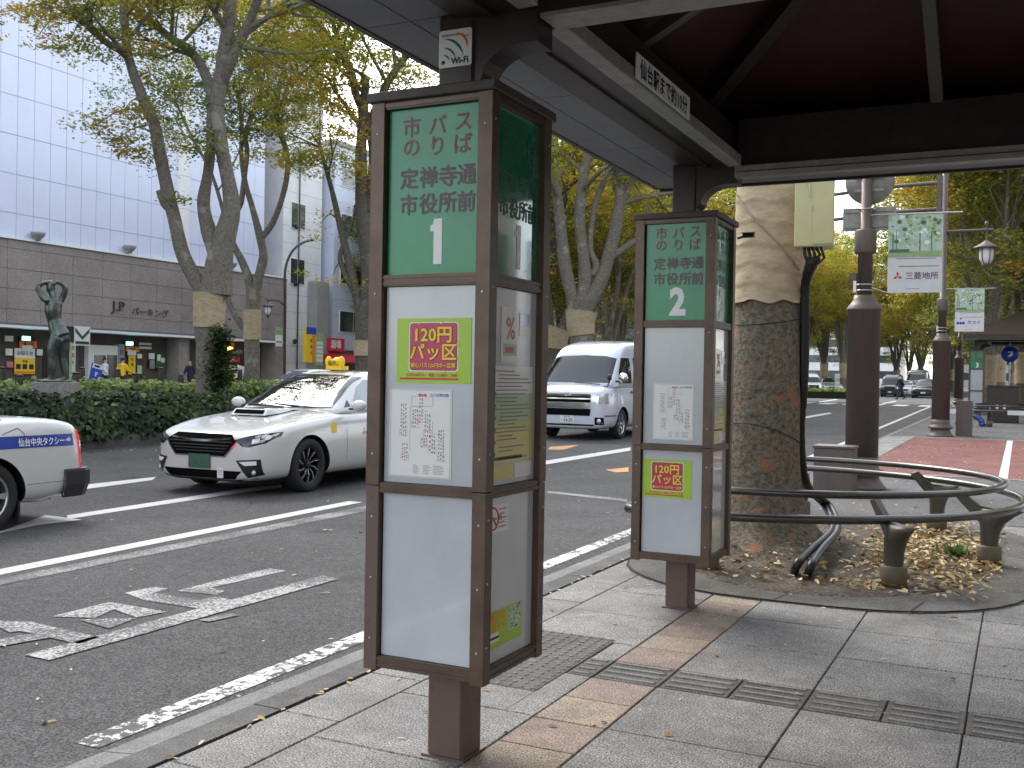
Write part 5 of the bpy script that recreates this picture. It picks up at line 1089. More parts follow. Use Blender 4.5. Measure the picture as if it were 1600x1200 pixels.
def wagon():
    c, body, g, bv = car('white_taxi', (-9.74, 11.55, RZ), -pi/2, 'pearl white wagon taxi with hood scoop, black grille and yellow roof lamp', WAG)
    c['group'] = 'taxis'; c.scale = (1.14, 1.12, 1.14)
    def D(name, polys, side, m, off=.004, label=None, res=.05, par=c):
        b = MB(m)
        for p in polys: decal(b, bv, p, side, m, off, res)
        return b.build(name, par)
    D('windshield', [[(-.70, 1.005), (0, .992), (.70, 1.005), (.655, 1.15), (.55, 1.395), (.3, 1.415), (0, 1.42), (-.3, 1.415), (-.55, 1.395), (-.655, 1.15)]], 'front', 'glass_dark', .022, res=.05)
    for s, sd in ((1, 'left'), (-1, 'right')):
        D('side_window', [[(-.98, 1.02), (-1.72, 1.03), (-1.72, 1.36), (-1.5, 1.355), (-1.28, 1.27)]], sd, 'glass_pale', .004, res=.06); D('quarter_glass', [[(-.82, 1.005), (-.95, 1.015), (-.95, 1.10)]], sd, 'glass_dark', .004)
        D('side_window', [[(-1.80, 1.03), (-2.62, 1.05), (-2.62, 1.33), (-1.80, 1.365)]], sd, 'glass_dark', .004); D('side_window', [[(-2.68, 1.05), (-3.3, 1.1), (-3.1, 1.27), (-2.68, 1.33)]], sd, 'glass_dark', .004)
        b = MB('trimblack')
        for x0 in (-.72, -1.76, -2.66): decal(b, bv, [(x0, .32), (x0-.007, .32), (x0-.03, .96), (x0-.023, .96)], sd, 'trimblack', .002, .1)
        decal(b, bv, [(-.45, .185), (-2.25, .185), (-2.25, .21), (-.45, .21)], sd, 'carwhite', .02); b.build('door_seam', c)
        b = MB('carwhite'); b.cbox((-1.62, s*.905, .82), (.17, .03, .028)); b.build('door_handle', c, bev=.008)
        mr = MB('carwhite'); mr.ell((-.83, s*1.0, 1.035), (.075, .115, .07), None); mr.box((-.86, min(s*.86, s*.93), .975), (-.80, max(s*.86, s*.93), 1.0), 'trimblack'); mi = mr.build('side_mirror', c); 
    D('bonnet_seam', [[(.62, .70), (.52, .725), (.0, .79), (-.5, .80), (-.5, .793), (0, .783), (.52, .718), (.62, .693)], [(.62, -.70), (.52, -.725), (.0, -.79), (-.5, -.80), (-.5, -.793), (0, -.783), (.52, -.718), (.62, -.693)]], 'top', 'trimblack', .002, res=.1)
    D('grille', [[(-.42, .715), (.42, .715), (.53, .635), (.38, .465), (-.38, .465), (-.53, .635)]], 'front', 'void', .006)
    b = MB('trimblack'); 
    for z in (.51, .545, .58, .62): w_ = .34+(z-.475)*.9; decal(b, bv, [(-w_, z), (w_, z), (w_, z+.012), (-w_, z+.012)], 'front', 'trimblack', .014)
    decal(b, bv, [(-.45, .655), (-.1, .625), (.1, .625), (.45, .655), (.45, .674), (.1, .65), (-.1, .65), (-.45, .674)], 'front', 'chrome', .018); b.build('grille_bars', c)
    D('grille_surround', [[(-.545, .635), (-.385, .455), (-.37, .465), (-.53, .635)], [(.545, .635), (.385, .455), (.37, .465), (.53, .635)], [(-.385, .452), (.385, .452), (.385, .464), (-.385, .464)]], 'front', 'chrome', .012, res=.06)
    for s in (1, -1):
        h = D('headlight', [[(s*.50, .655), (s*.66, .705), (s*.835, .745), (s*.845, .70), (s*.80, .62), (s*.66, .572), (s*.60, .585)][::s]], 'front', 'glass_dark', .006)
        D('lens', [[(s*.70, .668), (s*.755, .685), (s*.765, .625), (s*.70, .61)][::s], [(s*.785, .70), (s*.82, .715), (s*.81, .665), (s*.785, .65)][::s]], 'front', 'lamp_clear', .012, par=h)
        f = D('fog_lamp_bezel', [[(s*.53, .425), (s*.78, .44), (s*.79, .26), (s*.66, .225)][::s]], 'front', 'black', .008, res=.03)
        D('daytime_lamp', [[(s*.57, .408), (s*.75, .42), (s*.75, .375), (s*.64, .365)][::s]], 'front', 'white', .016, res=.03, par=f)
        b = MB('lamp_clear'); h0 = bv.ray_cast(V((5, s*.72, .285)), V((-1, 0, 0)))[0]; b.ell(h0+V((.005, 0, 0)), (.02, .032, .032)); b.build('fog_lamp', f)
    D('lower_intake', [[(-.60, .30), (.60, .30), (.50, .205), (-.50, .205)]], 'front', 'void', .006)
    D('front_lip', [[(-.74, .225), (-.5, .2), (.5, .2), (.74, .225), (.70, .176), (-.70, .176)]], 'front', 'trimblack', .016, res=.04)
    h0 = bv.ray_cast(V((5, 0, .40)), V((-1, 0, 0)))[0]; b = MB('plate_green'); b.box((h0.x+.008, -.165, .315), (h0.x+.018, .165, .48)); b.build('number_plate', c)['label'] = 'green number plate'
    h0 = bv.ray_cast(V((5, .3, .27)), V((-1, 0, 0)))[0]; b = MB('paper'); b.box((h0.x+.006, .27, .215), (h0.x+.012, .36, .33)); b.box((h0.x+.0125, .29, .25), (h0.x+.0135, .34, .255), 'greyprint'); b.text('24', .05, (h0.x+.0125, .315, .29), r_=(0, 1, 0), m='greyprint'); b.build('sticker', c)
    b = MB('carwhite'); z0 = .93; vs = [(.10, -.24, z0-.015), (.10, .24, z0-.015), (.09, .22, z0+.055), (.09, -.22, z0+.055), (-.45, -.30, z0+.055), (-.45, .30, z0+.055)]
    b.add([(.13, -.27, z0-.02), (.13, .27, z0-.02), (.06, .255, z0+.055), (.06, -.255, z0+.055), (-.5, -.30, z0+.06), (-.5, .30, z0+.06), (-.1, .31, z0+.0), (-.1, -.31, z0+.0)], [(3, 2, 5, 4), (2, 1, 6, 5), (0, 3, 4, 7), (0, 1, 2, 3)], 'carwhite', False)
    b.quad((.124, -.235, z0-.004), (.124, .235, z0-.004), (.078, .23, z0+.045), (.078, -.23, z0+.045), 'void'); b.build('bonnet_scoop', c)
    b = MB('trimblack'); b.tube([(-.56, .62, 1.0), (-.60, .1, 1.02), (-.63, -.2, 1.035)], .008, 6); b.tube([(-.56, 0, 1.0), (-.60, -.4, 1.015), (-.63, -.68, 1.03)], .008, 6); b.build('wiper', c)
    D('sticker', [[(.40, 1.06), (.57, 1.06), (.57, 1.12), (.40, 1.12)]], 'front', 'yellow', .012); D('sticker', [[(.42, 1.10), (.56, 1.10), (.56, 1.14), (.42, 1.14)]], 'front', 'red', .014)
    D('sticker', [[(-.42, .70), (-.52, .70), (-.53, .80), (-.50, .83), (-.43, .82)]], 'left', 'yellow', .005)
    b = MB('ink_grey'); dtext(b, bv, 'ふとう', .11, -1.22, .655, 'left', 'ink_grey', flip=True, bold=.0); b.build('lettering', c)
    b = MB('yellow'); b.ell((-1.72, 0, 1.585), (.11, .09, .085)); b.box((-1.80, -.13, 1.49), (-1.62, .13, 1.545)); b.ell((-1.66, .11, 1.60), (.05, .05, .08)); b.ell((-1.66, -.11, 1.60), (.05, .05, .08)); b.text('仙台', .07, (-1.60, 0, 1.59), r_=(0, 1, 0), m='black', bold=.03, lift=.015); b.build('roof_lamp', c)
    return c
WG = wagon()
# large white van behind
VAN = dict(cat='van', mat='vanwhite', wr=.34, tw=.2, hw=.92, rim='steel', axles=(0, -2.57),
  body=[sec(1.0, .45, .34, .95, .98, mid=.6), sec(.985, .70, .27, 1.0, 1.03, mid=.6), sec(.93, .82, .24, 1.05, 1.08, mid=.6), sec(.80, .90, .23, 1.10, 1.14, mid=.62), sec(.55, .935, .23, 1.17, 1.22, mid=.64), sec(.3, .94, .23, 1.2, 1.24, mid=.65), sec(-.6, .94, .23, 1.21, 1.24, mid=.65), sec(-2.5, .94, .24, 1.22, 1.25, mid=.65), sec(-3.6, .94, .26, 1.22, 1.25, mid=.65), sec(-3.75, .90, .3, 1.2, 1.22, mid=.65)],
  gh=([.62, .5, .3, .1, -.1, -.3, -.6, -1.2, -2.2, -3.2, -3.6, -3.74], [(.62, 1.17), (.5, 1.30), (.3, 1.52), (.1, 1.74), (-.02, 1.88), (-.2, 2.03), (-.45, 2.15), (-.8, 2.22), (-1.4, 2.25), (-3.2, 2.25), (-3.6, 2.2), (-3.74, 2.0)],
      [(.62, .84), (.3, .925), (-3.6, .925), (-3.74, .88)], [(.62, .80), (.3, .80), (-.1, .77), (-.6, .76), (-3.6, .78), (-3.74, .76)], 1.16))
def van():
    c, body, g, bv = car('white_van', (-10.15, 24.9, RZ), -pi/2, 'tall pale white high-roof van with chrome grille between the two numbered boxes', VAN)
    c.scale = (1.14, 1.14, 1.14)
    def D(name, polys, side, m, off=.004, res=.06, par=c):
        b = MB(m)
        for p in polys: decal(b, bv, p, side, m, off, res)
        return b.build(name, par)
    D('windshield', [[(-.80, 1.25), (.80, 1.25), (.79, 1.45), (.755, 1.80), (.5, 1.85), (0, 1.87), (-.5, 1.85), (-.755, 1.80), (-.79, 1.45)]], 'front', 'glass_dark', .005)
    for s, sd in ((1, 'left'), (-1, 'right')):
        D('side_window', [[(.22, 1.24), (-.62, 1.25), (-.62, 1.82), (-.16, 1.82), (.12, 1.48)]], sd, 'glass_dark', .005); D('side_window', [[(-.85, 1.25), (-2.1, 1.25), (-2.1, 1.83), (-.85, 1.83)]], sd, 'glass_dark', .005); D('side_window', [[(-2.2, 1.25), (-3.5, 1.25), (-3.5, 1.83), (-2.2, 1.83)]], sd, 'glass_dark', .005)
        b = MB('trimblack')
        for x0 in (.36, -.73, -2.15): decal(b, bv, [(x0, .4), (x0-.012, .4), (x0-.012, 1.22), (x0, 1.22)], sd, 'trimblack', .002, .1)
        decal(b, bv, [(.9, .52), (.42, .52), (.42, .545), (.9, .545)], sd, 'trimblack', .004); b.build('door_seam', c)
        b = MB('trimblack'); b.cbox((-.55, s*.945, 1.05), (.16, .03, .04)); b.build('door_handle', c)
        b = MB('chrome'); b.ell((.42, s*1.07, 1.36), (.09, .12, .12)); b.bar((.42, s*.9, 1.28), (.42, s*1.02, 1.30), .05, .04, 'trimblack'); b.build('side_mirror', c)
        h = D('headlight', [[(s*.54, 1.0), (s*.86, 1.02), (s*.885, .80), (s*.56, .80)][::s]], 'front', 'lamp_clear', .01); D('lens', [[(s*.60, .96), (s*.72, .97), (s*.72, .84), (s*.60, .84)][::s]], 'front', 'alloy', .015, par=h)
        f = D('fog_lamp_bezel', [[(s*.64, .50), (s*.82, .50), (s*.82, .34), (s*.64, .34)][::s]], 'front', 'void', .008); b = MB('lamp_clear'); h0 = bv.ray_cast(V((5, s*.73, .42)), V((-1, 0, 0)))[0]; b.ell(h0+V((.01, 0, 0)), (.02, .055, .055)); b.build('fog_lamp', f)
    D('grille', [[(-.54, 1.0), (.54, 1.0), (.54, .82), (-.54, .82)]], 'front', 'void', .008)
    b = MB('chrome'); decal(b, bv, [(-.54, 1.0), (.54, 1.0), (.54, .955), (-.54, .955)], 'front', 'chrome', .02); decal(b, bv, [(-.54, .915), (.54, .915), (.54, .885), (-.54, .885)], 'front', 'chrome', .02); decal(b, bv, [(-.55, .81), (.55, .81), (.50, .69), (-.50, .69)], 'front', 'chrome', .02)
    h0 = bv.ray_cast(V((5, 0, 1.0)), V((-1, 0, 0)))[0]
    for r1, r2, rot in ((.075, .05, 0), (.035, .048, 0), (.06, .02, 0)): b.tube([(h0.x+.02, r1*cos(a), 1.0+r2*sin(a)) for a in [2*pi*i/20 for i in range(20)]], .006, 5, 'chrome', closed=True)
    b.build('grille_chrome', c)
    D('lower_intake', [[(-.55, .68), (.55, .68), (.53, .53), (-.53, .53)]], 'front', 'void', .008); D('bumper_gap', [[(-.62, .345), (.62, .345), (.62, .31), (-.62, .31)]], 'front', 'void', .006)
    h0 = bv.ray_cast(V((5, 0, .45)), V((-1, 0, 0)))[0]; b = MB('white_sign'); b.box((h0.x+.01, -.165, .37), (h0.x+.02, .165, .53)); b.text('・54-29', .10, (h0.x+.0205, -.0, .43), r_=(0, 1, 0), m='sign_dkgreen', bold=.03, sx=.9); b.text('仙台 300', .04, (h0.x+.0205, 0, .505), r_=(0, 1, 0), m='sign_dkgreen', bold=.03); b.build('number_plate', c)['label'] = 'white number plate with green digits'
    b = MB('trimblack'); b.tube([(.66, .72, 1.18), (.74, .83, 1.16), (.70, .86, 1.32)], .015, 6); b.ell((.70, .86, 1.37), (.04, .055, .07)); b.build('fender_mirror', c)
    b = MB('trimblack'); b.tube([(.60, .6, 1.22), (.64, 0, 1.25)], .01, 5); b.build('wiper', c)
van()
TAXI = dict(cat='taxi', mat='carwhite', wr=.315, tw=.19, hw=.84, rim='steel', axles=(0, -2.68),
  body=[sec(.78, .70, .3, .72, .74), sec(.74, .80, .22, .80, .83), sec(.5, .845, .2, .88, .90), sec(0, .85, .19, .91, .94), sec(-.6, .85, .19, .93, .96), sec(-1.5, .85, .19, .95, .97), sec(-2.4, .85, .19, .965, .99), sec(-2.9, .85, .2, .985, 1.025, hy=.8), sec(-3.3, .85, .21, .98, 1.015, hy=.82), sec(-3.56, .845, .23, .955, .985, hy=.82), sec(-3.66, .835, .26, .91, .94, hy=.82), sec(-3.70, .80, .33, .84, .87, hy=.8)],
  gh=([-.6, -.8, -1.1, -1.3, -1.7, -2.2, -2.5, -2.8, -2.95], [(-.6, .98), (-1.1, 1.35), (-1.3, 1.46), (-1.7, 1.50), (-2.2, 1.49), (-2.5, 1.42), (-2.95, 1.03)], [(-.6, .78), (-2.95, .78)], [(-.6, .72), (-1.3, .60), (-2.2, .60), (-2.95, .68)], .96))
def taxi(loc, label):
    c, body, g, bv = car('taxi', loc, -pi/2, label, TAXI, 'taxis'); c.scale = (1.12, 1.1, 1.12)
    def D(name, polys, side, m, off=.004, res=.06, par=c):
        b = MB(m)
        for p in polys: decal(b, bv, p, side, m, off, res)
        return b.build(name, par)
    for s, sd in ((1, 'left'), (-1, 'right')):
        st = D('blue_stripe', [[(.6, .735), (-3.695, .735), (-3.695, .845), (.6, .845)]], sd, 'taxiblue', .003, .12); b = MB('white'); dtext(b, bv, '仙台中央タクシー', .078, -3.22, .757, sd, 'white', flip=(s == 1), off=.006, bold=.015, sx=.82); b.build('lettering', st)
        D('side_window', [[(-.95, 1.0), (-1.62, 1.0), (-1.62, 1.40), (-1.35, 1.40)], [(-1.7, 1.0), (-2.5, 1.0), (-2.4, 1.36), (-1.7, 1.42)]], sd, 'glass_dark', .005)
        tl = D('tail_lamp', [[(-3.63, .885), (-3.70, .86), (-3.72, .50), (-3.655, .50)]], sd, 'lamp_red', .012, .03)
        D('indicator', [[(-3.635, .885), (-3.72, .86), (-3.72, .745), (-3.64, .745)]], sd, 'lamp_orange', .016, .03, tl); D('reverse_lamp', [[(-3.64, .74), (-3.72, .74), (-3.72, .67), (-3.645, .67)]], sd, 'lamp_clear', .016, .03, tl)
        D('door_seam', [[(-.7, .3), (-.71, .3), (-.71, .95), (-.7, .95)], [(-1.66, .3), (-1.67, .3), (-1.67, .95), (-1.66, .95)], [(-2.4, .65), (-2.41, .65), (-2.56, .95), (-2.55, .95)]], sd, 'trimblack', .002)
        D('body_crease', [[(-2.99, .40), (-3.48, .405), (-3.48, .41), (-2.99, .406)]], sd, 'ink_grey', .002)
    D('fuel_flap', [[(-2.82, .86), (-2.815, .865), (-2.98, .92), (-3.0, .91), (-3.04, .87), (-3.06, .80), (-3.04, .785), (-3.05, .80), (-3.03, .87), (-2.99, .905), (-2.975, .91)]], 'left', 'ink_grey', .002, .5)
    D('tail_panel', [[(-.80, .86), (.80, .86), (.80, .5), (-.80, .5)]], 'rear', 'lamp_red', .006, .1)
    D('rear_window', [[(-.62, 1.08), (.62, 1.08), (.56, 1.40), (-.56, 1.40)]], 'rear', 'glass_dark', .004); D('windshield', [[(-.66, 1.05), (.66, 1.05), (.56, 1.42), (-.56, 1.42)]], 'front', 'glass_dark', .004)
    b = MB('trimblack'); n = 10; pts = []
    o_ = [(-3.47, .865), (-3.70, .855), (-3.79, .81), (-3.83, .70), (-3.845, 0), (-3.83, -.70), (-3.79, -.81), (-3.70, -.855), (-3.47, -.865)]
    i_ = [(x+.10 if abs(y) < .8 else x, y*.9) for x, y in o_]
    def prof(x, y, z):
        return (x+(.0 if z > .33 else .06), y*(1 if z > .33 else .985), z)
    levels = [.515, .49, .36, .345, .25]; offs = [.02, 0, 0, .012, .05]
    vs = []
    for z, of in zip(levels, offs):
        for x, y in o_: 
            L_ = math.hypot(x+2.8, y); vs.append((x+of*(abs(x+2.8)/1.0)*.9, y*(1-of*.3), z))
    k = len(o_); fs = [(i*k+j, i*k+j+1, (i+1)*k+j+1, (i+1)*k+j) for i in range(len(levels)-1) for j in range(k-1)]
    base = len(vs)
    for z in (levels[0], levels[-1]):
        for x, y in o_: vs.append((x+.14 if abs(y) < .8 else x, y*.92, z))
    fs += [(j, base+j, base+j+1, j+1) for j in range(k-1)]+[((len(levels)-1)*k+j, (len(levels)-1)*k+j+1, base+k+j+1, base+k+j) for j in range(k-1)]
    fs += [(0, (len(levels)-1)*k, base+k, base), (k-1, base+k-1, base+2*k-1, (len(levels)-1)*k+k-1)]
    b.add(vs, fs, None, False); b.build('rear_bumper', c, bev=.012)
    b = MB('trimblack'); b.box((-3.0, .60, .05), (-2.98, .83, .26)); b.box((-3.0, -.83, .05), (-2.98, -.6, .26)); b.build('mud_flap', c)
    b = MB('steel'); b.tube([(-3.2, .4, .22), (-3.62, .45, .2)], .03, 10); b.build('exhaust', c)
    return c
taxi((-9.95, 3.82, RZ), 'white saloon taxi with blue side stripe, only its tail showing at the left edge')
# small cars of the far road: same build, fewer details
def simple_car(name, loc, rz, label, cat, m, spec=WAG, scale=1, group='cars waiting at the far junction'):
    sp = dict(spec); sp['mat'] = m; sp['cat'] = cat; c, body, g, bv = car(name, loc, rz, label, sp, group, 1); c.scale = (scale,)*3
    def D(nm, polys, side, mm, off=.006):
        b = MB(mm)
        for p in polys: decal(b, bv, p, side, mm, off, .12)
        return b.build(nm, c)
    if spec is WAG:
        D('windshield', [[(-.70, 1.01), (.70, 1.01), (.55, 1.40), (-.55, 1.40)]], 'front', 'glass_dark'); 
        for sd in ('left', 'right'): D('side_window', [[(-.9, 1.02), (-3.2, 1.05), (-3.1, 1.27), (-1.8, 1.36), (-1.4, 1.33)]], sd, 'glass_dark')
        for s in (1, -1): D('headlight', [[(s*.52, .70), (s*.84, .74), (s*.82, .60), (s*.55, .60)][::s]], 'front', 'lamp_clear')
        D('grille', [[(-.45, .66), (.45, .66), (.4, .5), (-.4, .5)]], 'front', 'black'); D('lower_intake', [[(-.6, .32), (.6, .32), (.5, .21), (-.5, .21)]], 'front', 'black'); D('number_plate', [[(-.17, .47), (.17, .47), (.17, .36), (-.17, .36)]], 'front', 'white_sign', .02)
    else:
        D('windshield', [[(-.78, 1.25), (.78, 1.25), (.74, 1.8), (-.74, 1.8)]], 'front', 'glass_dark'); 
        for sd in ('left', 'right'): D('side_window', [[(.2, 1.25), (-3.5, 1.25), (-3.5, 1.8), (-.16, 1.8)]], sd, 'glass_dark')
        for s in (1, -1): D('headlight', [[(s*.5, 1.0), (s*.86, 1.02), (s*.88, .82), (s*.55, .82)][::s]], 'front', 'lamp_clear')
        D('grille', [[(-.5, 1.0), (.5, 1.0), (.5, .6), (-.5, .6)]], 'front', 'black'); D('number_plate', [[(-.17, .55), (.17, .55), (.17, .43), (-.17, .43)]], 'front', 'white_sign', .02)
    return c
def LOC(px, d): q = P(px, 600, d); return (q.x, q.y, RZ)
def far(px, py, z=RZ): p = G(px, py, z); return (p.x, p.y, z)
simple_car('black_minivan', LOC(1392, 82), -pi/2, 'black boxy minivan waiting at the junction beside the near brown lamp post', 'car', 'carblack', VAN, .80)
simple_car('white_hatchback', LOC(1413, 86), -pi/2, 'small white hatchback waiting between the black minivan and the dark saloon', 'car', 'carwhite', WAG, .9)
simple_car('dark_saloon', LOC(1444, 79), -pi/2, 'black saloon with pale number plate beside the second brown lamp post', 'car', 'carblack', WAG, 1.0)
simple_car('silver_van', LOC(1432, 96), -pi/2, 'pale silver van whose roof rises behind the black saloon at the junction', 'van', 'carsilver', VAN, 1.02)
simple_car('white_kei_van', LOC(1268, 86), R(-65), 'white van stopped beside the big bark trunk at the far median end', 'van', 'carwhite', VAN, .82)
simple_car('green_white_car', LOC(1300, 90), R(-70), 'green and white car partly behind the white upright sign far away', 'car', 'carsilver', WAG, 1)
simple_car('parked_car', (P(437, 596, 44).x, P(437, 596, 44).y, .03), -pi/2, 'white car across the median whose roof shows over the ivy hedge', 'car', 'carwhite', WAG, 1.02, 'vehicles on the road')
# ================================================================ LAMP POSTS, BANNERS
def banner(b, w_, z0, z1, word, logo):
    zm = z0+(z1-z0)*.46
    b.box((0, -.004, z0), (w_, .004, zm), 'banner_cloth'); b.box((0, -.004, zm), (w_, .004, z1), 'b_pale')
    r3 = random.Random(len(word))
    for i in range(110):     # printed picture of trees over a lawn
        u, v = min(.93, max(.03, r3.gauss(.55, .3))), min(.95, max(.15, r3.gauss(.68, .2))); q = r3.uniform(.012, .045); z = zm+(z1-zm)*v; a0 = r3.uniform(0, 6)
        b.add([(min(w_, max(0, w_*u+w_*q*1.3*cos(a0+k*1.257)*r3.uniform(.6, 1.2))), -.0045-.00003*i, min(z1, max(zm, z+w_*q*1.1*sin(a0+k*1.257)))) for k in range(5)], [(0, 1, 2, 3, 4)], ('b_green', 'b_lime', 'b_white', 'b_lime', 'b_dark')[i % 5])
    for u, t in ((.08, .02), (.15, .012), (.58, .02), (.8, .012)): b.box((w_*u, -.0105, zm+(z1-zm)*.12), (w_*(u+t), -.0100, zm+(z1-zm)*(.5+r3.uniform(0, .3))), 'b_dark')
    b.box((0, -.0112, zm), (w_, -.0108, zm+(z1-zm)*.13), 'b_green'); b.box((w_*.03, -.0118, zm+(z1-zm)*.1), (w_*.4, -.0114, zm+(z1-zm)*.18), 'b_dark')
    b.text(word, w_*.155, (w_*.64 if logo == 'tri' else w_*.66, -.004, z0+(zm-z0)*.47), m='ink_grey' if logo == 'tri' else 'black', bold=.02)
    if logo == 'tri':
        cx, cz, s = w_*.19, z0+(zm-z0)*.46, w_*.055
        for a in (90, 210, 330):
            d = V((cos(R(a)), 0, sin(R(a)))); q = V((-d.z, 0, d.x)); c0 = V((cx, -.006, cz)); b.add([c0, c0+d*s*.87+q*s*.5, c0+d*s*1.73, c0+d*s*.87-q*s*.5], [(0, 1, 2, 3)], 'red')
    else:
        for i in range(3): b.lathe((w_*(.1+i*.1), -.006, z0+(zm-z0)*.43), [(w_*.05, 0), (w_*.05, .001)], 12, 'blue', axis='y')
        b.lathe((w_*.2, -.006, z0+(zm-z0)*.66), [(w_*.035, 0), (w_*.035, .001)], 12, 'sign_red', axis='y')
    b.box((w_*.15, -.0048, zm-.03), (w_*.9, -.0042, zm-.02), 'greyprint'); b.box((w_*.2, -.0048, z0+(zm-z0)*.72), (w_*.95, -.0042, z0+(zm-z0)*.745), 'greyprint'); b.box((w_*.35, -.0048, z0+.05), (w_*.6, -.0042, z0+.058), 'greyprint')
def lamp_post(loc, label, top=6.9):
    p = thing('lamp_post', loc, 0, label, 'lamp post', 'brown street lamp posts')
    b = MB('pole_brown'); b.lathe((0, 0, 0), [(.34, 0), (.34, .03), (.31, .05), (.25, .14), (.235, .2), (.30, .215), (.31, .24), (.30, .27), (.245, .28), (.232, .36), (.225, .45)], 32); b.build('base', p)
    b = MB('pole_brown'); b.lathe((0, 0, 0), [(.225, .45), (.22, 2.50), (.245, 2.505), (.245, 2.53), (.19, 2.60), (.15, 2.66), (.14, 2.72)], 32)
    b.build('lower_shaft', p)
    b = MB('pole_brown'); b.lathe((0, 0, 0), [(.10, 2.72), (.10, 3.31), (.145, 3.315), (.15, 3.33), (.15, 3.62), (.14, 3.64), (.075, 3.66), (.07, top)], 24); b.build('upper_shaft', p)
    b = MB('steel')
    for z in (2.78, 2.86): b.lathe((0, 0, z), [(.108, 0), (.108, .018)], 18)
    b.box((-.19, -.13, 2.93), (-.1, -.05, 3.02), 'pole_brown'); b.box((-.14, -.12, 2.76), (-.1, -.1, 2.92)); b.build('clamp', p)
    return p
lp = lamp_post(G(1345, 766), 'near brown lamp post with round sign back and banner, behind the ring bench'); X0, Y0_ = lp.location.x, lp.location.y
sg = thing('round_sign', (X0+.03, Y0_+.09, 4.28), 0, 'grey back of a round road sign high on the near lamp post', 'sign'); sg.location.z = AY(1353, 285, Y0_).z
b = MB('rail_grey'); b.lathe((0, 0, 0), [(.335, 0), (.335, .012), (.32, .02)], 40, axis='y'); b.build('plate', sg); b = MB('steel')
for z in (.0, -.18): b.box((-.2, -.03, z-.02+.05), (.2, -.001, z+.02+.05), 'rail_grey')
b.tube([(-.1, -.04, .03), (-.12, -.17, .03), (.06, -.19, .03), (.08, -.04, .03)], .012, 6); b.build('bracket', sg)
sg = thing('plate_sign', (X0+.03, Y0_+.09, AY(1352, 344, Y0_).z), 0, 'grey back of a rectangular sign plate below the round one', 'sign')
b = MB('rail_grey'); b.box((-.36, 0, -.165), (.36, .014, .165)); b.build('plate', sg, bev=.01); b = MB('steel')
for z in (-.11, .11): b.box((-.32, -.025, z-.015), (.32, -.001, z+.015), 'rail_grey')
b.tube([(-.1, -.04, .12), (-.12, -.17, .12), (.06, -.19, .12), (.08, -.04, .12)], .014, 6); b.build('bracket', sg)
bn = thing('banner', (X0+.30, Y0_, 0), R(6), 'larger hanging banner with a red three-diamond mark on the near lamp post', 'banner', 'banners on the lamp posts')
z1_, z0_ = AY(1380, 340, Y0_).z, AY(1380, 461, Y0_).z
b = MB('banner_cloth'); banner(b, .70, z0_, z1_, '三菱地所', 'tri'); b.build('cloth', bn); b = MB('steel'); b.tube([(-.28, .0, z1_+.01), (.95, 0, z1_+.01)], .012, 8); b.build('arm', bn); b = MB('steel'); b.tube([(-.28, 0, z0_+.1), (0, 0, z0_+.0)], .01, 6); b.build('lower_arm', bn)
q2 = GS(1469, 682, 0); lp2 = lamp_post((q2.x, q2.y, 0), 'further brown lamp post with lantern arm and traffic arms, beside the red paving', 7.6); X2, Y2 = lp2.location.x, lp2.location.y; l2 = zg(Y2)
b = MB('pole_brown'); za, zc = AY(1472, 285, Y2).z-l2, AY(1472, 326, Y2).z-l2
for z in (za, zc): b.tube([(0, 0, z), (-1.3, 0, z-.03), (-2.95, 0, z-.16)], .05, 8)
b.box((-.2, -.05, zc-.15), (-.08, .05, za+.2)); b.build('traffic_arm', lp2)
zl = AY(1520, 360, Y2).z-l2; b = MB('pole_brown'); b.tube([(0, 0, zl), (1.18, 0, zl)], .035, 8); b.tube([(1.02, 0, zl-.35), (1.02, 0, zl+.12)], .025, 8); b.ell((1.02, 0, zl+.16), (.05, .05, .07)); b.build('lantern_arm', lp2)
def lantern(par, x, y, z, s=1.0):
    b = MB('pole_brown'); b.lathe((x, y, z), [(.04*s, .0), (.10*s, -.05*s), (.17*s, -.10*s), (.31*s, -.17*s), (.32*s, -.2*s), (.2*s, -.2*s)], 20)
    for i in range(6): a = 2*pi*i/6; b.tube([(x+.19*s*cos(a), y+.19*s*sin(a), z-.2*s), (x+.19*s*cos(a), y+.19*s*sin(a), z-.45*s), (x+.11*s*cos(a), y+.11*s*sin(a), z-.62*s)], .013*s, 5)
    b.lathe((x, y, z), [(.12*s, -.6*s), (.1*s, -.66*s), (.03*s, -.72*s), (.02*s, -.78*s)], 14); l = b.build('lantern', par)
    b = MB('frame_white'); b.lathe((x, y, z), [(.17*s, -.2*s), (.18*s, -.3*s), (.165*s, -.48*s), (.1*s, -.61*s)], 18); b.build('glass', l)
lantern(lp2, 1.02, 0, zl-.28)
z1_, z0_ = AY(1485, 452, Y2).z-l2, AY(1485, 518, Y2).z-l2
bn = thing('banner', (X2+.3, Y2, 0), R(4), 'smaller hanging banner with a red and blue mark on the further lamp post', 'banner', 'banners on the lamp posts')
b = MB('banner_cloth'); banner(b, .70, z0_, z1_, 'カメイ', 'sun'); b.build('cloth', bn); b = MB('steel'); b.tube([(-.28, 0, z1_+.01), (.95, 0, z1_+.01)], .012, 8); b.build('arm', bn)
for n_, (x, y) in enumerate(((drift(-17.6, 62), 61), (-2.9, 58))):
    o = lamp_post((x, y, 0), ('distant brown lamp post on the median end', 'distant brown lamp post beyond the third stop shelter')[n_], 6)
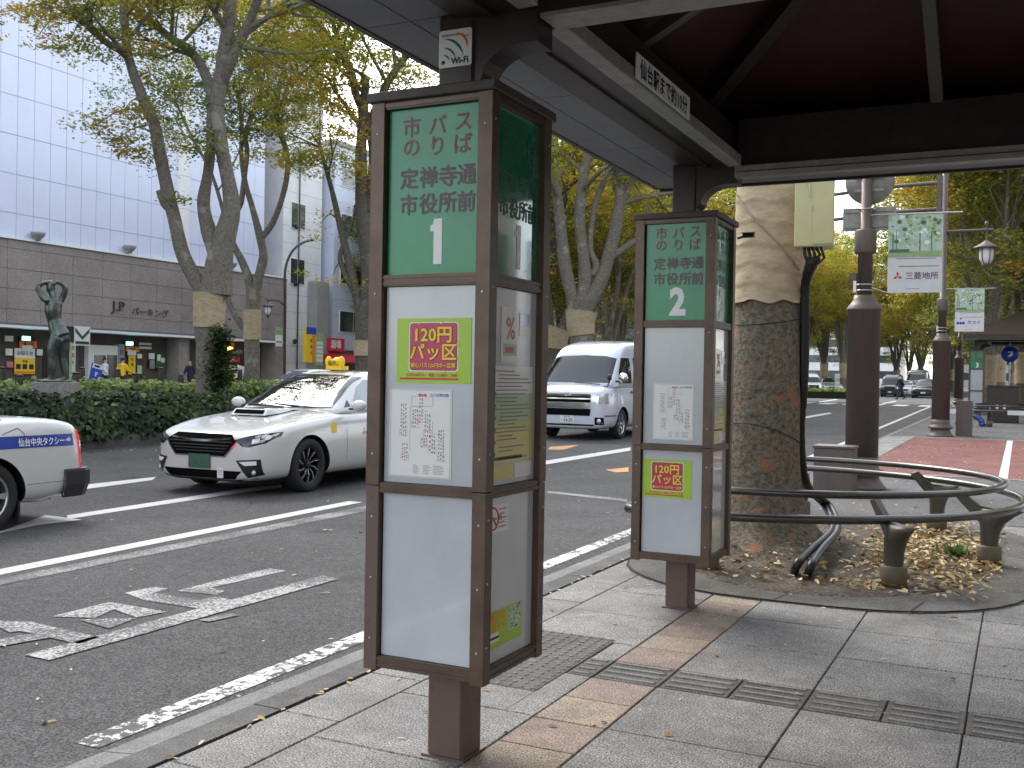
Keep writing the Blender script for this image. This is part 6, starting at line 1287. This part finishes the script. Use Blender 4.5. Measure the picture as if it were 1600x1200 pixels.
# ================================================================ THIRD STOP, FURTHER ALONG
k3 = P(1526, 600, 38); S3 = shelter('bus_shelter', k3.x, k3.x+3.06, k3.y, k3.y+3.06, 1, 'distant small hip-roofed bus shelter beside the further lamp post')
kiosk('bus_stop_sign', k3.y, 'distant box sign with green top panel numbered 3 under the far shelter', '3', {0: [], 1: [], 3: []}, 'numbered bus stop box signs', x=k3.x)
b2 = GS(1545, 668, 0); bench(b2.x+.2, b2.y+2.4, 'distant ring bench with papers on it in front of the far shelter')
for dx, lab in ((-.6, 'left white paper notice tied to the distant ring bench'), (1.1, 'right white paper notice tied to the distant ring bench')):
    b = MB('paper'); b.box((-.28, -.01, -.07), (.28, .0, .07)); tag(b.build('paper_notice', loc=(b2.x+dx-.3, b2.y-.12+abs(dx)*.1, .48)), lab, 'notice', 'paper notices on the distant bench')
b = MB('taxiblue'); mb_ = MB('taxiblue')
for i in range(9): a = pi*i/8; mb_.ell((-.35*cos(a), 0, .05+.28*sin(a)), (.13, .12, .07), None, 8, 6)
nt_ = blob(mb_, 'rubbish_net', None, .03); nt_.location = (b2.x-.55, b2.y+.5, .02); tag(nt_, 'crumpled blue net sheet lying under the distant ring bench', 'net')
ub = P(1568, 600, 36); ut = thing('equipment_box', (ub.x, ub.y, 0), 0, 'large dark brown equipment box with two white marks near the far shelter', 'box')
b = MB('brown_dark'); b.box((-.5, -.3, 0), (.5, .3, 1.25)); b.build('body', ut, bev=.02); b = MB('brown_dark'); b.box((-.53, -.33, 1.252), (.53, .33, 1.3)); b.build('lid', ut)
b = MB('white'); b.ell((-.18, -.302, .55), (.05, .004, .08)); b.ell((.05, -.302, .55), (.05, .004, .08)); b.build('mark', ut)
rs = P(1577, 600, 39); r_ = thing('round_sign', (rs.x, rs.y, 0), 0, 'small round blue sign on a thin pole near the far shelter', 'sign'); b = MB('steel'); b.tube([(0, .03, 0), (0, .03, 2.9)], .03, 8); b.build('pole', r_); b = MB('blue'); b.lathe((0, 0, 2.45), [(.3, 0), (.3, .012)], 24, axis='y'); b.text('↗', .35, (0, 0, 2.45), m='white', bold=.03, lift=.002); b.build('plate', r_)
# utility box by second post
b = MB('pole_brown'); b.box((-.2, -.2, 0), (.2, .2, .95)); tag(b.build('utility_box', loc=(X2+.55, Y2+.6, 0), bev=.01), 'dark box standing behind the foot of the further lamp post', 'box')
# ================================================================ BUILDINGS ACROSS THE STREET
BX = -42.0
bd = thing('car_park_building', (BX, 35, 0), 0, 'windowless building of pale blue panels over brown stone, behind the statue', 'building'); O = -bd.location
def BL(n, b, par=bd, **k): return b.build(n, par, loc=O if par is bd else (0, 0, 0), **k)
zs = [7.62, 8.72]+[8.72+1.81*i for i in range(1, 14)]; ys = [50.4-.92*i for i in range(0, 66)]
b = MB('panel_joint'); b.box((BX-12, ys[-1], 7.55), (BX-.04, 50.35, zs[-1])); BL('wall', b)
b = MB('panel_blue'); r3 = random.Random(4); vs = []
for i in range(len(ys)-1):
    if ys[i] < 43.6 and b is not None and not vs: BL('cladding', b); b = MB('panel_blue'); vs = [1]
    if 42.9 < ys[i]-.46 < 44.1: continue
    for j in range(len(zs)-1):
        x = BX+r3.uniform(-.004, .004); b.box((BX-.05, ys[i+1]+.012, zs[j]+.012), (x, ys[i]-.012, zs[j+1]-.012))
BL('cladding', b)
b = MB('wallwhite'); vs = []
for k in range(9): a = -pi/2+pi*k/8; vs.append((BX+.32*cos(a), 43.5+.5*sin(a), 7.62))
b.prism(vs, (0, 0, 25)); 
for j in range(1, 14): b.prism([(v[0]+.004, v[1], 8.71+1.81*j) for v in vs], (0, 0, .02), 'wallgrey')
BL('pilaster', b)
b = MB('panel_joint'); b.box((BX-12, ys[-1], 3.55), (BX+.1, 52.5, 7.5)); BL('band_core', b)
b = MB('stonewall'); zj = [3.62, 4.28, 5.22, 6.14, 7.08, 7.5]
for j in range(5):
    y = 52.5; 
    while y > ys[-1]: b.box((BX+.05, y-1.83+.008, zj[j]+.01), (BX+.16+r3.uniform(-.003, .003), y-.008, zj[j+1]-.01)); y -= 1.83
BL('stone_band', b)
b = MB('frame_white'); b.box((BX-.3, ys[-1], 7.5), (BX+.26, 52.6, 7.6)); b.box((BX-1.2, ys[-1], 3.42), (BX+.24, 52.6, 3.54)); BL('ledge', b)
b = MB('walldark'); b.box((BX-12, ys[-1], 0), (BX-1.1, 52.5, 3.5)); b.box((BX-1.2, 43.6, .2), (BX-.2, 44.3, 3.45), 'stonewall'); b.box((BX-1.2, 51.6, .2), (BX+.1, 52.5, 3.45), 'stonewall'); BL('ground_floor_wall', b)
b = MB('ink_grey')
b.text('J.P', .72, (BX+.16, AX(180, 484, BX).y, AX(180, 481, BX).z), r_=(0, 1, 0), m='brown', bold=.03, sx=1.15, lift=.05, extr=.05); BL('lettering', b); b = MB('ink_grey'); b.text('パーキング', .46, (BX+.16, AX(231, 490, BX).y, AX(231, 488, BX).z), r_=(0, 1, 0), m='ink_grey', bold=.03, sx=1.15, lift=.05, extr=.05); BL('lettering', b)
for px, py in ((60, 372), (203, 392), (362, 418)):
    q = AX(px, py, BX+.35); b = MB('wallgrey'); b.lathe(q, [(.10, -.12), (.12, -.02), (.2, .02), (.30, .16), (.34, .26), (.28, .26)], 18); b.tube([V(q)+V((-.3, 0, -.1)), V(q)+V((0, 0, -.08))], .05, 6); BL('bowl_lamp', b)
def WP(px, py, x=BX-1.08): return AX(px, py, x)
def wallbox(name, x0, y0, x1, y1, m, d=.06, x=BX-1.08, txt=None, tm='black', par=bd, lab=None, emi=None):
    a, c = WP(x0, y1, x), WP(x1, y0, x); b = MB(m); b.box((x, a.y, a.z), (x+d, c.y, c.z))
    if txt: 
        for i, (t, fx, fz, s) in enumerate(txt): b.text(t, s*(c.z-a.z), (x+d, a.y+(c.y-a.y)*fx, a.z+(c.z-a.z)*fz), r_=(0, 1, 0), m=tm, bold=.02, lift=.01)
    o = b.build(name, par, loc=O if par is bd else (0, 0, 0))
    if lab: o['label'] = lab
    return o
def freesign(name, x0, y0, x1, y1, m, label, cat, x, d=.06, txt=None, tm='black', extra=(), grp=None):
    a, c = WP(x0, y1, x), WP(x1, y0, x); b = MB(m); b.box((0, 0, 0), (d, c.y-a.y, c.z-a.z))
    for t, fx, fz, s in (txt or ()): b.text(t, s*(c.z-a.z), (d, (c.y-a.y)*fx, (c.z-a.z)*fz), r_=(0, 1, 0), m=tm, bold=.02, lift=.01)
    for (u0, v0, u1, v1, mm) in extra: b.box((d+.002, (c.y-a.y)*u0, (c.z-a.z)*v0), (d+.012, (c.y-a.y)*u1, (c.z-a.z)*v1), mm)
    o = b.build(name, loc=(x, a.y, a.z)); tag(o, label, cat, grp); NOLIFT.add(o.name); return o
NOLIFT.add(bd.name)
dr = wallbox('entrance', 131, 541, 187, 612, 'frame_white', .3); 
for x0, x1 in ((140, 158), (160, 176)): wallbox('glass_door', x0, 555, x1, 612, 'window_dk', .34, par=dr).location = (0, 0, 0)
wallbox('entrance_pillar', 177, 538, 187, 600, 'wallgrey', .36, txt=[('駐', .5, .8, .14), ('車', .5, .6, .14), ('場', .5, .4, .14)], tm='ink_grey')
wallbox('door', 272, 529, 296, 600, 'wallgrey', .04); wallbox('door', 220, 552, 234, 600, 'brown', .04)
wallbox('opening', 66, 545, 80, 610, 'black', .02); wallbox('opening', 345, 556, 384, 600, 'brown_dark', .03); wallbox('opening', 396, 535, 440, 600, 'black', .02)
for n_, (x0, y0, x1, y1, m, txt, lab, cat) in enumerate((
    (22, 560, 54, 584, 'yellow', [('料金', .5, .8, .2)], 'yellow tariff board with three dark circles, left of the statue', 'board'), (30, 533, 57, 543, 'orange', [('満・空', .5, .5, .6)], 'orange sign under a green lamp left of the statue', 'sign'), (34, 540, 50, 548, 'white_sign', None, 'white plate beneath the orange sign left of the statue', 'sign'),
    (7, 525, 20, 533, 'white_sign', None, 'small pale plate at the left end of the garage wall', 'sign'), (8, 545, 19, 555, 'paper', None, 'white notice at the left end of the garage wall', 'notice'), (22, 545, 54, 559, 'paper', [('お知らせ', .5, .5, .5)], 'white notice above the yellow tariff board', 'notice'), (57, 546, 66, 555, 'paper', None, 'white notice between the tariff board and the statue', 'notice'), (10, 565, 20, 574, 'pinkline', None, 'pink notice left of the yellow tariff board', 'notice'),
    (196, 542, 217, 549, 'orange', [('出庫', .5, .5, .7)], 'orange sign under a green lamp above the person in yellow', 'sign'), (199, 547, 212, 555, 'white_sign', None, 'white plate beneath the orange sign above the person in yellow', 'sign'), (217, 536, 236, 545, 'white_sign', None, 'white board with a navy band right of the orange sign', 'board'),
    (200, 556, 211, 585, 'yellow', [('料', .5, .8, .2), ('金', .5, .55, .2)], 'tall yellow tariff board behind the person in yellow', 'board'), (232, 552, 241, 561, 'paper', None, 'small white notice above a dark one on the garage wall', 'notice'), (233, 563, 241, 576, 'window_dk', None, 'small dark notice on the garage wall', 'notice'), (243, 552, 258, 576, 'sign_dkgreen', None, 'dark green notice board with papers on the garage wall', 'board'),
    (214, 553, 221, 560, 'paper', None, 'square white notice beside the brown garage door', 'notice'), (214, 571, 221, 584, 'palegreen', None, 'pale green notice beside the brown garage door', 'notice'),
    (349, 536, 366, 543, 'orange', None, 'orange sign with an amber lamp right of the forked tree', 'sign'), (350, 558, 374, 566, 'sign_red', [('駐車場', .5, .5, .6)], 'red sign inside the garage opening right of the forked tree', 'sign'), (362, 547, 378, 552, 'rail_grey', None, 'grey plate right of the amber lamp', 'sign'))):
    ex = ()
    if lab.startswith('yellow tariff'): ex = tuple((.06+i*.32, .3, .28+i*.32, .62, 'navy') for i in range(3))+((0, .05, 1, .16, 'orange'),)
    if 'navy band' in lab: ex = ((0, .4, 1, .62, 'navy'),)
    if 'dark green' in lab: ex = ((.1, .5, .45, .9, 'paper'), (.5, .4, .9, .7, 'paper'))
    freesign(cat+'_panel' if cat == 'board' else ('wall_sign' if cat == 'sign' else 'wall_notice'), x0, y0, x1, y1, m, lab, cat, BX-1.0+.02*(n_ % 5), .04, txt, 'black' if m != 'sign_red' else 'white', ex)
for px, py, m, lab in ((42, 529, 'led_green', 'green direction lamp left of the statue'), (203, 537, 'led_green', 'green direction lamp above the person in yellow'), (360, 545, 'led_amber', 'amber lamp right of the forked tree')):
    q = WP(px, py, BX-.9); b = MB('black'); b.box((-.05, -.42, -.12), (.05, .42, .12)); b.box((.051, -.3, -.09), (.06, .15, .1), m); o = b.build('signal_lamp', loc=q); tag(o, lab, 'lamp'); NOLIFT.add(o.name)
freesign('feather_flag', 108, 535, 118, 592, 'b_pale', 'pale green and white upright flag right of the statue', 'flag', BX+1.5, .02, [('営', .5, .85, .13), ('業', .5, .65, .13), ('中', .5, .45, .13)], 'sign_red', ((0, 0, .35, 1, 'b_green'),))
ab = freesign('sandwich_board', 138, 566, 156, 596, 'blue', 'blue and green sandwich board in front of the garage entrance', 'board', BX+2.2, .05, [('P', .5, .45, .35)], 'white', ((.05, .75, .95, .98, 'paper'), (.2, .82, .7, .92, 'sign_red'), (0, 0, 1, .18, 'b_green'))); ab.rotation_euler[0] = R(-12)
for x0, m_, l in ((356, 'yellow', 'yellow and white sandwich board left of the burlap-banded slender tree'), (368, 'white_sign', 'white sandwich board just left of the slender tree trunk')): o = freesign('sandwich_board', x0, 570, x0+11, 590, m_, l, 'board', -36.5+(x0-356)*.05, .05, [('P' if x0 > 360 else '空', .5, .5, .4)], 'blue', ((.0, .75, 1, 1, 'paper'),)); o.rotation_euler[0] = R(-10)
# white panelled sign with pole in front of garage
sp_ = AX(125, 600, -36.8); st = thing('parking_post_sign', (sp_.x, sp_.y, .16), 0, 'green and white square sign on a dark pole right of the statue', 'sign'); NOLIFT.add(st.name)
q = AX(123, 526, -36.8); b = MB('black'); b.tube([(0, 0, 0), (0, 0, q.z-.4)], .06, 8); b.cbox((0, 0, q.z-.42), (.25, .7, .08)); b.build('pole', st)
b = MB('white_sign'); b.box((0, -.42, q.z-.16-.38), (.1, .42, q.z-.16+.45)); b.prism([(.105, -.38, q.z+.22), (.105, 0, q.z-.14), (.105, .38, q.z+.22), (.105, .38, q.z+.04), (.105, 0, q.z-.3), (.105, -.38, q.z+.04)], (.004, 0, 0), 'sign_dkgreen'); b.box((.1, -.36, q.z-.5), (.106, .36, q.z-.34), 'b_green'); b.box((.0, -.75, q.z-.4), (.09, -.44, q.z+.26), 'black'); b.build('plate', st)
# neighbours: pale stone building, blue-grey clad building, and more beyond
def facade(name, label, x, y0, y1, h, wall, floors, win, base=None, bands=None, z0=.2, fh=3.4, ww=1.6, wh=1.7, gap=2.6, start=3.6, depth=14):
    t = thing(name, (x, (y0+y1)/2, 0), 0, label, 'building', 'buildings across the street'); o_ = -t.location; NOLIFT.add(t.name)
    b = MB(wall); b.box((x-depth, y0, z0), (x, y1, h))
    for i in range(1, int(h/1.1)): b.box((x+.001, y0, i*1.1), (x+.003, y1, i*1.1+.02), 'wallgrey')
    b.build('wall', t, loc=o_); b = MB('wallgrey'); b.box((x-depth, y0-.05, h), (x+.12, y1+.05, h+.35)); b.build('parapet', t, loc=o_)
    if base: b = MB(base); b.box((x, y0, z0), (x+.12, y1, start-.5)); b.build('ground_floor', t, loc=o_)
    for f in range(floors):
        y = y0+.7
        while y+ww < y1-.3:
            z = start+f*fh+.7; b = MB('frame_white'); b.box((x+.002, y, z), (x+.06, y+ww, z+wh)); w_ = b.build('window', t, loc=o_); b = MB(win)
            b.box((x+.06, y+.06, z+.06), (x+.075, y+ww/2-.03, z+wh-.06)); b.box((x+.06, y+ww/2+.03, z+.06), (x+.075, y+ww-.06, z+wh-.06)); b.build('pane', w_); y += gap
    return t, o_
t, o_ = facade('office_building', 'pale stone building with a grey corner pier right of the panelled building', BX-.3, 52.6, 56.6, 27, 'wallwhite', 5, 'window_dk', start=6.6, fh=3.6, gap=2.2, ww=1.5)
b = MB('wallgrey'); b.box((BX-.28, 55.2, .2), (BX+.5, 56.5, 7.6)); b.build('pier', t, loc=o_)
b = MB('black'); b.tube([(BX-.2, 54.1, .3), (BX-.2, 54.1, 16)], .045, 6)
for z in (3.6, 7.3, 11): b.ell((BX-.1, 53.7, z), (.13, .13, .17))
b.build('drainpipe', t, loc=o_)
t, o_ = facade('office_building', 'blue-grey clad building with red shopfront left of the box numbered 1', BX+.3, 57.2, 76, 17, 'bluecladding', 4, 'window_dk', base='walldark', start=3.7, fh=3.3, ww=3.2, gap=3.9, wh=1.5)
b = MB('sign_red'); q = AX(523, 538, BX+.5); b.box((BX+.43, q.y-.9, q.z-.45), (BX+.6, q.y+1.0, q.z+.4)); b.text('酒場', .6, (BX+.6, q.y, q.z), r_=(0, 1, 0), m='white', bold=.04); b.build('shop_sign', t, loc=o_)
b = MB('sign_red'); b.prism([(BX+.43, q.y-1.4, q.z-.6), (BX+1.5, q.y-1.4, q.z-1.15), (BX+1.5, q.y-1.4, q.z-1.25), (BX+.43, q.y-1.4, q.z-1.2)], (0, 3.6, 0)); b.build('awning', t, loc=o_)
facade('office_building', 'light blue panelled building seen between the van and the first box', BX, 82, 99, 15, 'bluecladding', 0, 'window_dk', base='brickred', start=5.2)
t, o_ = facade('office_building', 'white building with a tall green striped sign seen above the van', BX+1, 101, 122, 19, 'wallwhite', 5, 'window_dk', base='walldark')
b = MB('white_sign'); q = AX(958, 420, BX+1.4); b.box((BX+1.1, q.y-1.6, 5), (BX+1.9, q.y+1.8, 12.5)); 
for i in range(7): b.box((BX+1.9, q.y-1.0, 5.6+i), (BX+1.93, q.y+1.2, 6.1+i), 'sign_dkgreen')
b.build('shop_sign', t, loc=o_)
facade('office_building', 'grey building further along the far side of the avenue', BX, 126, 175, 24, 'wallgrey', 6, 'window_dk', gap=3)
for n_, (x, y, w_, h, m, l) in enumerate(((-75, 235, 30, 34, 'bluecladding', 'pale blue distant block closing the avenue on the left'), (-38, 250, 26, 22, 'wallwhite', 'white distant block left of the avenue end'), (-6, 262, 24, 30, 'wallgrey', 'grey distant block at the end of the avenue'), (30, 240, 34, 26, 'wallwhite', 'white distant block right of the avenue end'), (75, 200, 34, 30, 'bluecladding', 'pale distant block at the right'))):
    t = thing('distant_building', (x, y, 0), 0, l, 'building', 'distant buildings'); b = MB(m); b.box((-w_/2, 0, 0), (w_/2, 14, h)); b.build('wall', t)
    for f in range(int(h/3.6)-1): b = MB('window_dk'); b.box((-w_/2+1, -.08, 2+f*3.6), (w_/2-1, -.01, 3.7+f*3.6)); b.build('window_band', t)
t = thing('unseen_light_block', (15, 0, 0), 0, 'unseen stone block added right of the shelter to cut sky light and bright reflections', 'building'); b = MB('stonewall'); b.box((0, -55, 0), (18, 38, 17)); b.build('wall', t)  # out-of-view block added to dim the sky light and darken side reflections
for f in range(4): b = MB('window_dk'); b.box((-.06, -54, 1.2+f*3.8), (-.01, 37, 3.4+f*3.8)); b.build('window_band', t)
# yellow upright sign, street lamp on far side
for (x0, y0, x1, y1, m, l, tx, ex) in ((473, 512, 489, 566, 'yellow', 'tall yellow and blue upright sign at the corner pier', [('駅', .5, .62, .1), ('前', .5, .45, .1), ('店', .5, .28, .1)], ((0, .8, 1, 1, 'blue'), (.62, .0, .92, .78, 'orange'))), (488, 520, 501, 570, 'b_green', 'green-topped upright sign with white plates at the corner pier', None, tuple((.1, .1+.13*i, .9, .2+.13*i, 'white_sign') for i in range(5)))):
    freesign('upright_sign', x0, y0, x1, y1, m, l, 'sign', -40.8, .25, tx, 'black', ex)
q = AX(445, 590, -37.2); sl = thing('street_lamp', (q.x, q.y, .3), 0, 'curved dark street lamp with a small lantern in front of the stone wall', 'street lamp'); NOLIFT.add(sl.name)
zt_ = AX(445, 470, -37.2).z; k_ = [AX(px, py, -37.2)-V(sl.location) for px, py in ((445, 470), (445, 430), (449, 408), (458, 391), (470, 381), (482, 376), (490, 375))]
b = MB('brown_dark'); b.tube([(0, 0, 0)]+smoothpath(k_, [1]*7)[0], .07, 8); b.build('pole', sl); b = MB('brown_dark'); z_ = AX(430, 470, -37.2).z-.3; y_ = AX(419, 480, -37.2).y-q.y; b.tube([(0, 0, z_-.25), (0, y_*.4, z_), (0, y_*1.1, z_)], .04, 6); b.tube([(0, y_, z_), (0, y_, z_-.15)], .03, 6); b.build('lantern_arm', sl); lantern(sl, 0, y_, z_-.12, 1.15)
for y0, y1, m, l in ((512, 523, 'b_green', 'small green picture banner on the far curved lamp'), (524, 541, 'white_sign', 'small white banner under the green one on the far lamp')): freesign('banner', 430, y0, 441, y1, m, l, 'banner', -37.0, .02, [('―', .5, .4, .8)], 'navy', (), 'banners on the lamp posts')
# signal head by the tree behind the van
q = P(949, 501, 70); b = MB('black'); b.box((-.6, -.1, -.2), (.6, .1, .2)); b.lathe((.0, -.11, 0), [(.16, 0), (.16, .02)], 16, 'led_amber', axis='y'); b.lathe((-.38, -.11, 0), [(.16, 0), (.16, .02)], 16, 'trimblack', axis='y'); b.lathe((.38, -.11, 0), [(.16, 0), (.16, .02)], 16, 'led_red', axis='y'); b.tube([(.0, .1, -.2), (0, .1, -q.z)], .06, 8, 'brown_dark'); o = b.build('traffic_light', loc=q); o.rotation_euler[2] = R(20); tag(o, 'traffic light glowing amber above the van roof', 'traffic light'); NOLIFT.add(o.name)
q = P(1308, 600, 77); b = MB('white_sign'); b.box((-.17, -.05, 0), (.17, .05, 1.55)); b.text('駐輪', .25, (0, -.05, 1.1), m='ink_grey'); tag(b.build('upright_sign', loc=(q.x, q.y, .1)), 'white upright sign in the low planting at the far median end', 'sign')
ivy('low_hedge', -17.0, -10.6, 75.6, 79.5, lambda x, y: .45, 3500, .2, 'leaf_bright', 'low bright green planting at the far end of the median', 'hedges of the median', .6, dr=False)
# bollards in the median planting
for n_, (px, py, l) in enumerate(((118, 589, 'dark bollard just right of the statue plinth'), (128, 580, 'slim dark bollard second to the right of the statue'), (184, 583, 'dark bollard below the person in yellow'), (211, 590, 'dark bollard fourth from the statue plinth'), (251, 580, 'dark bollard fifth from the statue, below the green notice board'), (283, 592, 'dark bollard left of the forked tree'), (310, 581, 'dark bollard touching the left of the forked tree'), (361, 585, 'dark bollard right of the ivy-grown trunk'), (375, 583, 'dark bollard left of the burlap-banded slender trunk'), (30, 593, 'dark bollard left of the statue plinth'), (3, 580, 'dark bollard at the left edge of the picture'))):
    q = AX(px, py, -20.6 if py > 585 else -23.4); b = MB('brown_dark'); z = q.z-.12; b.lathe((0, 0, 0), [(.09, 0), (.085, z), (.075, z+.05), (.06, z+.07), (.09, z+.08), (.09, z+.1), (.05, z+.12)], 14); o = b.build('bollard', loc=(q.x, q.y, .12)); tag(o, l, 'bollard', 'bollards in the median planting'); NOLIFT.add(o.name)
# ================================================================ STATUE
D0 = 20.9; pl = thing('statue_plinth', (P(85, 600, D0).x, P(85, 600, D0).y, 0), R(26), 'pale stone plinth under the bronze figure, rising out of the ivy', 'plinth'); NOLIFT.add(pl.name)
zt0 = P(85, 597, D0).z; b = MB('plinth'); b.box((-.31, -.34, -.1), (.36, .34, zt0)); b.build('block', pl, bev=.015)
st = thing('statue', (P(85, 596, D0).x, P(85, 596, D0).y, zt0), 0, 'green bronze standing figure with both hands raised behind its head, on the plinth', 'statue'); NOLIFT.add(st.name); so = V(st.location)
def J(px, py, w_=0): return V(P(px, py, D0+w_))-so
b = MB('bronze')
def tb(pts, ra): b.tube(*smoothpath(pts, [q*1.13 for q in ra], 6), 14)
tb([J(96, 527, .0), J(90, 515, 0), J(85, 500, -.01), J(83, 487, -.02), J(84, 474, 0), J(85, 467, .02)], [.165, .15, .118, .145, .15, .09])
b.ell(J(98, 528, .05), (.15, .14, .14)); b.ell(J(90, 530, -.03), (.13, .13, .15)); b.ell(J(76, 484, -.08), (.075, .07, .075)); b.ell(J(79, 483, .1), (.07, .07, .07))
tb([J(90, 528, -.06), J(83, 545, -.08), J(81, 560, -.09), J(81, 575, -.08), J(80, 590, -.07)], [.13, .105, .072, .07, .045]); tb([J(81, 590, -.07), J(74, 594, -.07), J(66, 594.5, -.06)], [.05, .04, .03])
tb([J(98, 530, .08), J(99, 547, .1), J(98, 561, .1), J(101, 576, .12), J(102, 590, .12)], [.13, .105, .07, .068, .045]); tb([J(103, 590, .12), J(96, 594, .1), J(88, 594.5, .08)], [.05, .04, .03])
tb([J(84, 468, 0), J(82, 460, 0), J(80, 455, 0)], [.06, .058, .06]); b.ell(J(79, 450, .0), (.085, .09, .115)); b.ell(J(82, 443, .0), (.07, .07, .06))
tb([J(77, 470, -.14), J(68, 466, -.16), J(60, 452, -.14), J(58, 449, -.13)], [.065, .058, .05, .045]); tb([J(58, 449, -.13), J(66, 443, -.1), J(77, 440, -.04)], [.045, .042, .03])
tb([J(93, 471, .15), J(98, 464, .17), J(102, 452, .15), J(101, 448, .13)], [.07, .06, .05, .045]); tb([J(101, 448, .13), J(94, 442, .09), J(84, 441, .04)], [.045, .042, .03])
for k in range(5): tb([J(77+k*1.2, 441-.3*k, -.04+.015*k), J(80+k, 438.5-.2*k, -.02+.01*k), J(83+k*.6, 439, 0)], [.014, .012, .01])
blob(b, 'figure', st, .02); b = MB('bronze'); b.lathe((0, 0, 0), [(.32, -.0), (.33, .03), (.30, .05)], 28); b.build('base_plate', st)
# ================================================================ PEOPLE
def person(loc, rz, label, top, legs, h=1.7, hairc='hair', walk=.18, arm=0.0, lean=0):
    p = thing('person', loc, rz, label, 'person', 'people across the street'); s = h/1.7; p.scale = (s, s, s)
    b = MB('skin')
    def t(pts, ra, mm=None): b.tube(*smoothpath(pts, ra, 4), 12, mm)
    t([(0, 0, .92), (.01+lean*.3, 0, 1.15), (.02+lean*.8, 0, 1.38), (.02+lean, 0, 1.47)], [.14, .13, .15, .07]); t([(.02+lean, 0, 1.45), (.03+lean, 0, 1.56)], [.05, .05]); b.ell((.04+lean, 0, 1.62), (.10, .08, .115)); b.ell((.14+lean, 0, 1.60), (.018, .014, .02))
    for y in (-1, 1): b.ell((.03+lean, y*.08, 1.61), (.02, .012, .03)); b.ell((.11+lean, y*.032, 1.635), (.012, .012, .01))
    for sd in (-1, 1):
        w_ = walk*sd; t([(0, sd*.085, .92), (w_*.6+.03, sd*.09, .5), (w_*(1 if sd > 0 else 1.2), sd*.09, .08)], [.10, .062, .042]); t([(w_-.03, sd*.09, .05), (w_+.17, sd*.1, .03)], [.045, .03])
        el = (-w_*.5+.02+lean*.5, sd*.24, 1.13); hd = (-w_*.9+.10+arm, sd*.22, .90+arm*.8); t([(.02+lean*.9, sd*.17, 1.41), el, hd], [.06, .045, .032]); 
        for k in range(5): q = V(hd); t([q, q+V((.01+.008*k, sd*(-.02+.01*k), -.05)), q+V((.025, sd*(-.02+.009*k), -.09+.01*abs(k-2)))], [.014, .011, .008])
    blob(b, 'body', p, .016, smooth=2)
    b = MB(hairc); b.ell((.02+lean, 0, 1.655), (.108, .092, .095)); b.build('hair', p)
    b = MB(top)
    def t2(pts, ra): b.tube(*smoothpath(pts, ra, 4), 12)
    t2([(0, 0, .84), (.0, 0, .98), (.01+lean*.3, 0, 1.15), (.02+lean*.8, 0, 1.37), (.02+lean, 0, 1.46)], [.19, .18, .17, .18, .09])
    for sd in (-1, 1): w_ = walk*sd; t2([(.02+lean*.9, sd*.15, 1.41), (-w_*.5+.02+lean*.5, sd*.245, 1.13), (-w_*.9+.08+arm, sd*.22, .93+arm*.8)], [.085, .07, .055])
    blob(b, 'jacket', p, .02); b = MB(legs)
    t2([(0, 0, .95), (0, 0, .82)], [.16, .13])
    for sd in (-1, 1): w_ = walk*sd; t2([(0, sd*.085, .92), (w_*.6+.03, sd*.09, .5), (w_*(1 if sd > 0 else 1.2)-.0, sd*.09, .1)], [.115, .085, .07])
    blob(b, 'trousers', p, .02); b = MB('black')
    for sd in (-1, 1): w_ = walk*sd; b.ell((w_+.06, sd*.1, .045), (.14, .05, .045))
    b.build('shoes', p); return p
def PP(px, x, z): q = AX(px, 600, x); return (q.x, q.y, z)
for px, x, a, l, top, legs, arm in ((191, -39.8, 100, 'person in a bright yellow jacket and dark trousers outside the garage', 'jacket_yellow', 'trouser', .15), (297, -40.2, -80, 'person in dark clothes beside the grey garage door', 'navy', 'trouser', 0), (163, -42.2, 20, 'person in a white shirt at the garage entrance', 'shirtwhite', 'brown_dark', 0.05)):
    o = person(PP(px, x, .42), R(a), l, top, legs, arm=arm); NOLIFT.add(o.name)
q = P(1408, 600, 74); person((q.x, q.y, RZ), R(200), 'person in dark navy clothes crossing in front of the far cars', 'navy', 'navy', 1.75, walk=.25, lean=.08)
# ================================================================ the street climbs: lift what stands on it
def lift(o):
    me = o.data; bm = bmesh.new(); bm.from_mesh(me)
    for y in (SY0, SY1): bmesh.ops.bisect_plane(bm, geom=bm.verts[:]+bm.edges[:]+bm.faces[:], plane_co=(0, y, 0), plane_no=(0, 1, 0))
    for v in bm.verts: v.co.z += zg(v.co.y)
    bm.to_mesh(me); bm.free()
for o in list(bpy.data.objects):
    if o.parent or o.type in ('CAMERA', 'LIGHT') or o.name in NOLIFT: continue
    if o.type == 'MESH' and o.get('kind'): lift(o)
    else: o.location.z += zg(o.location.y)
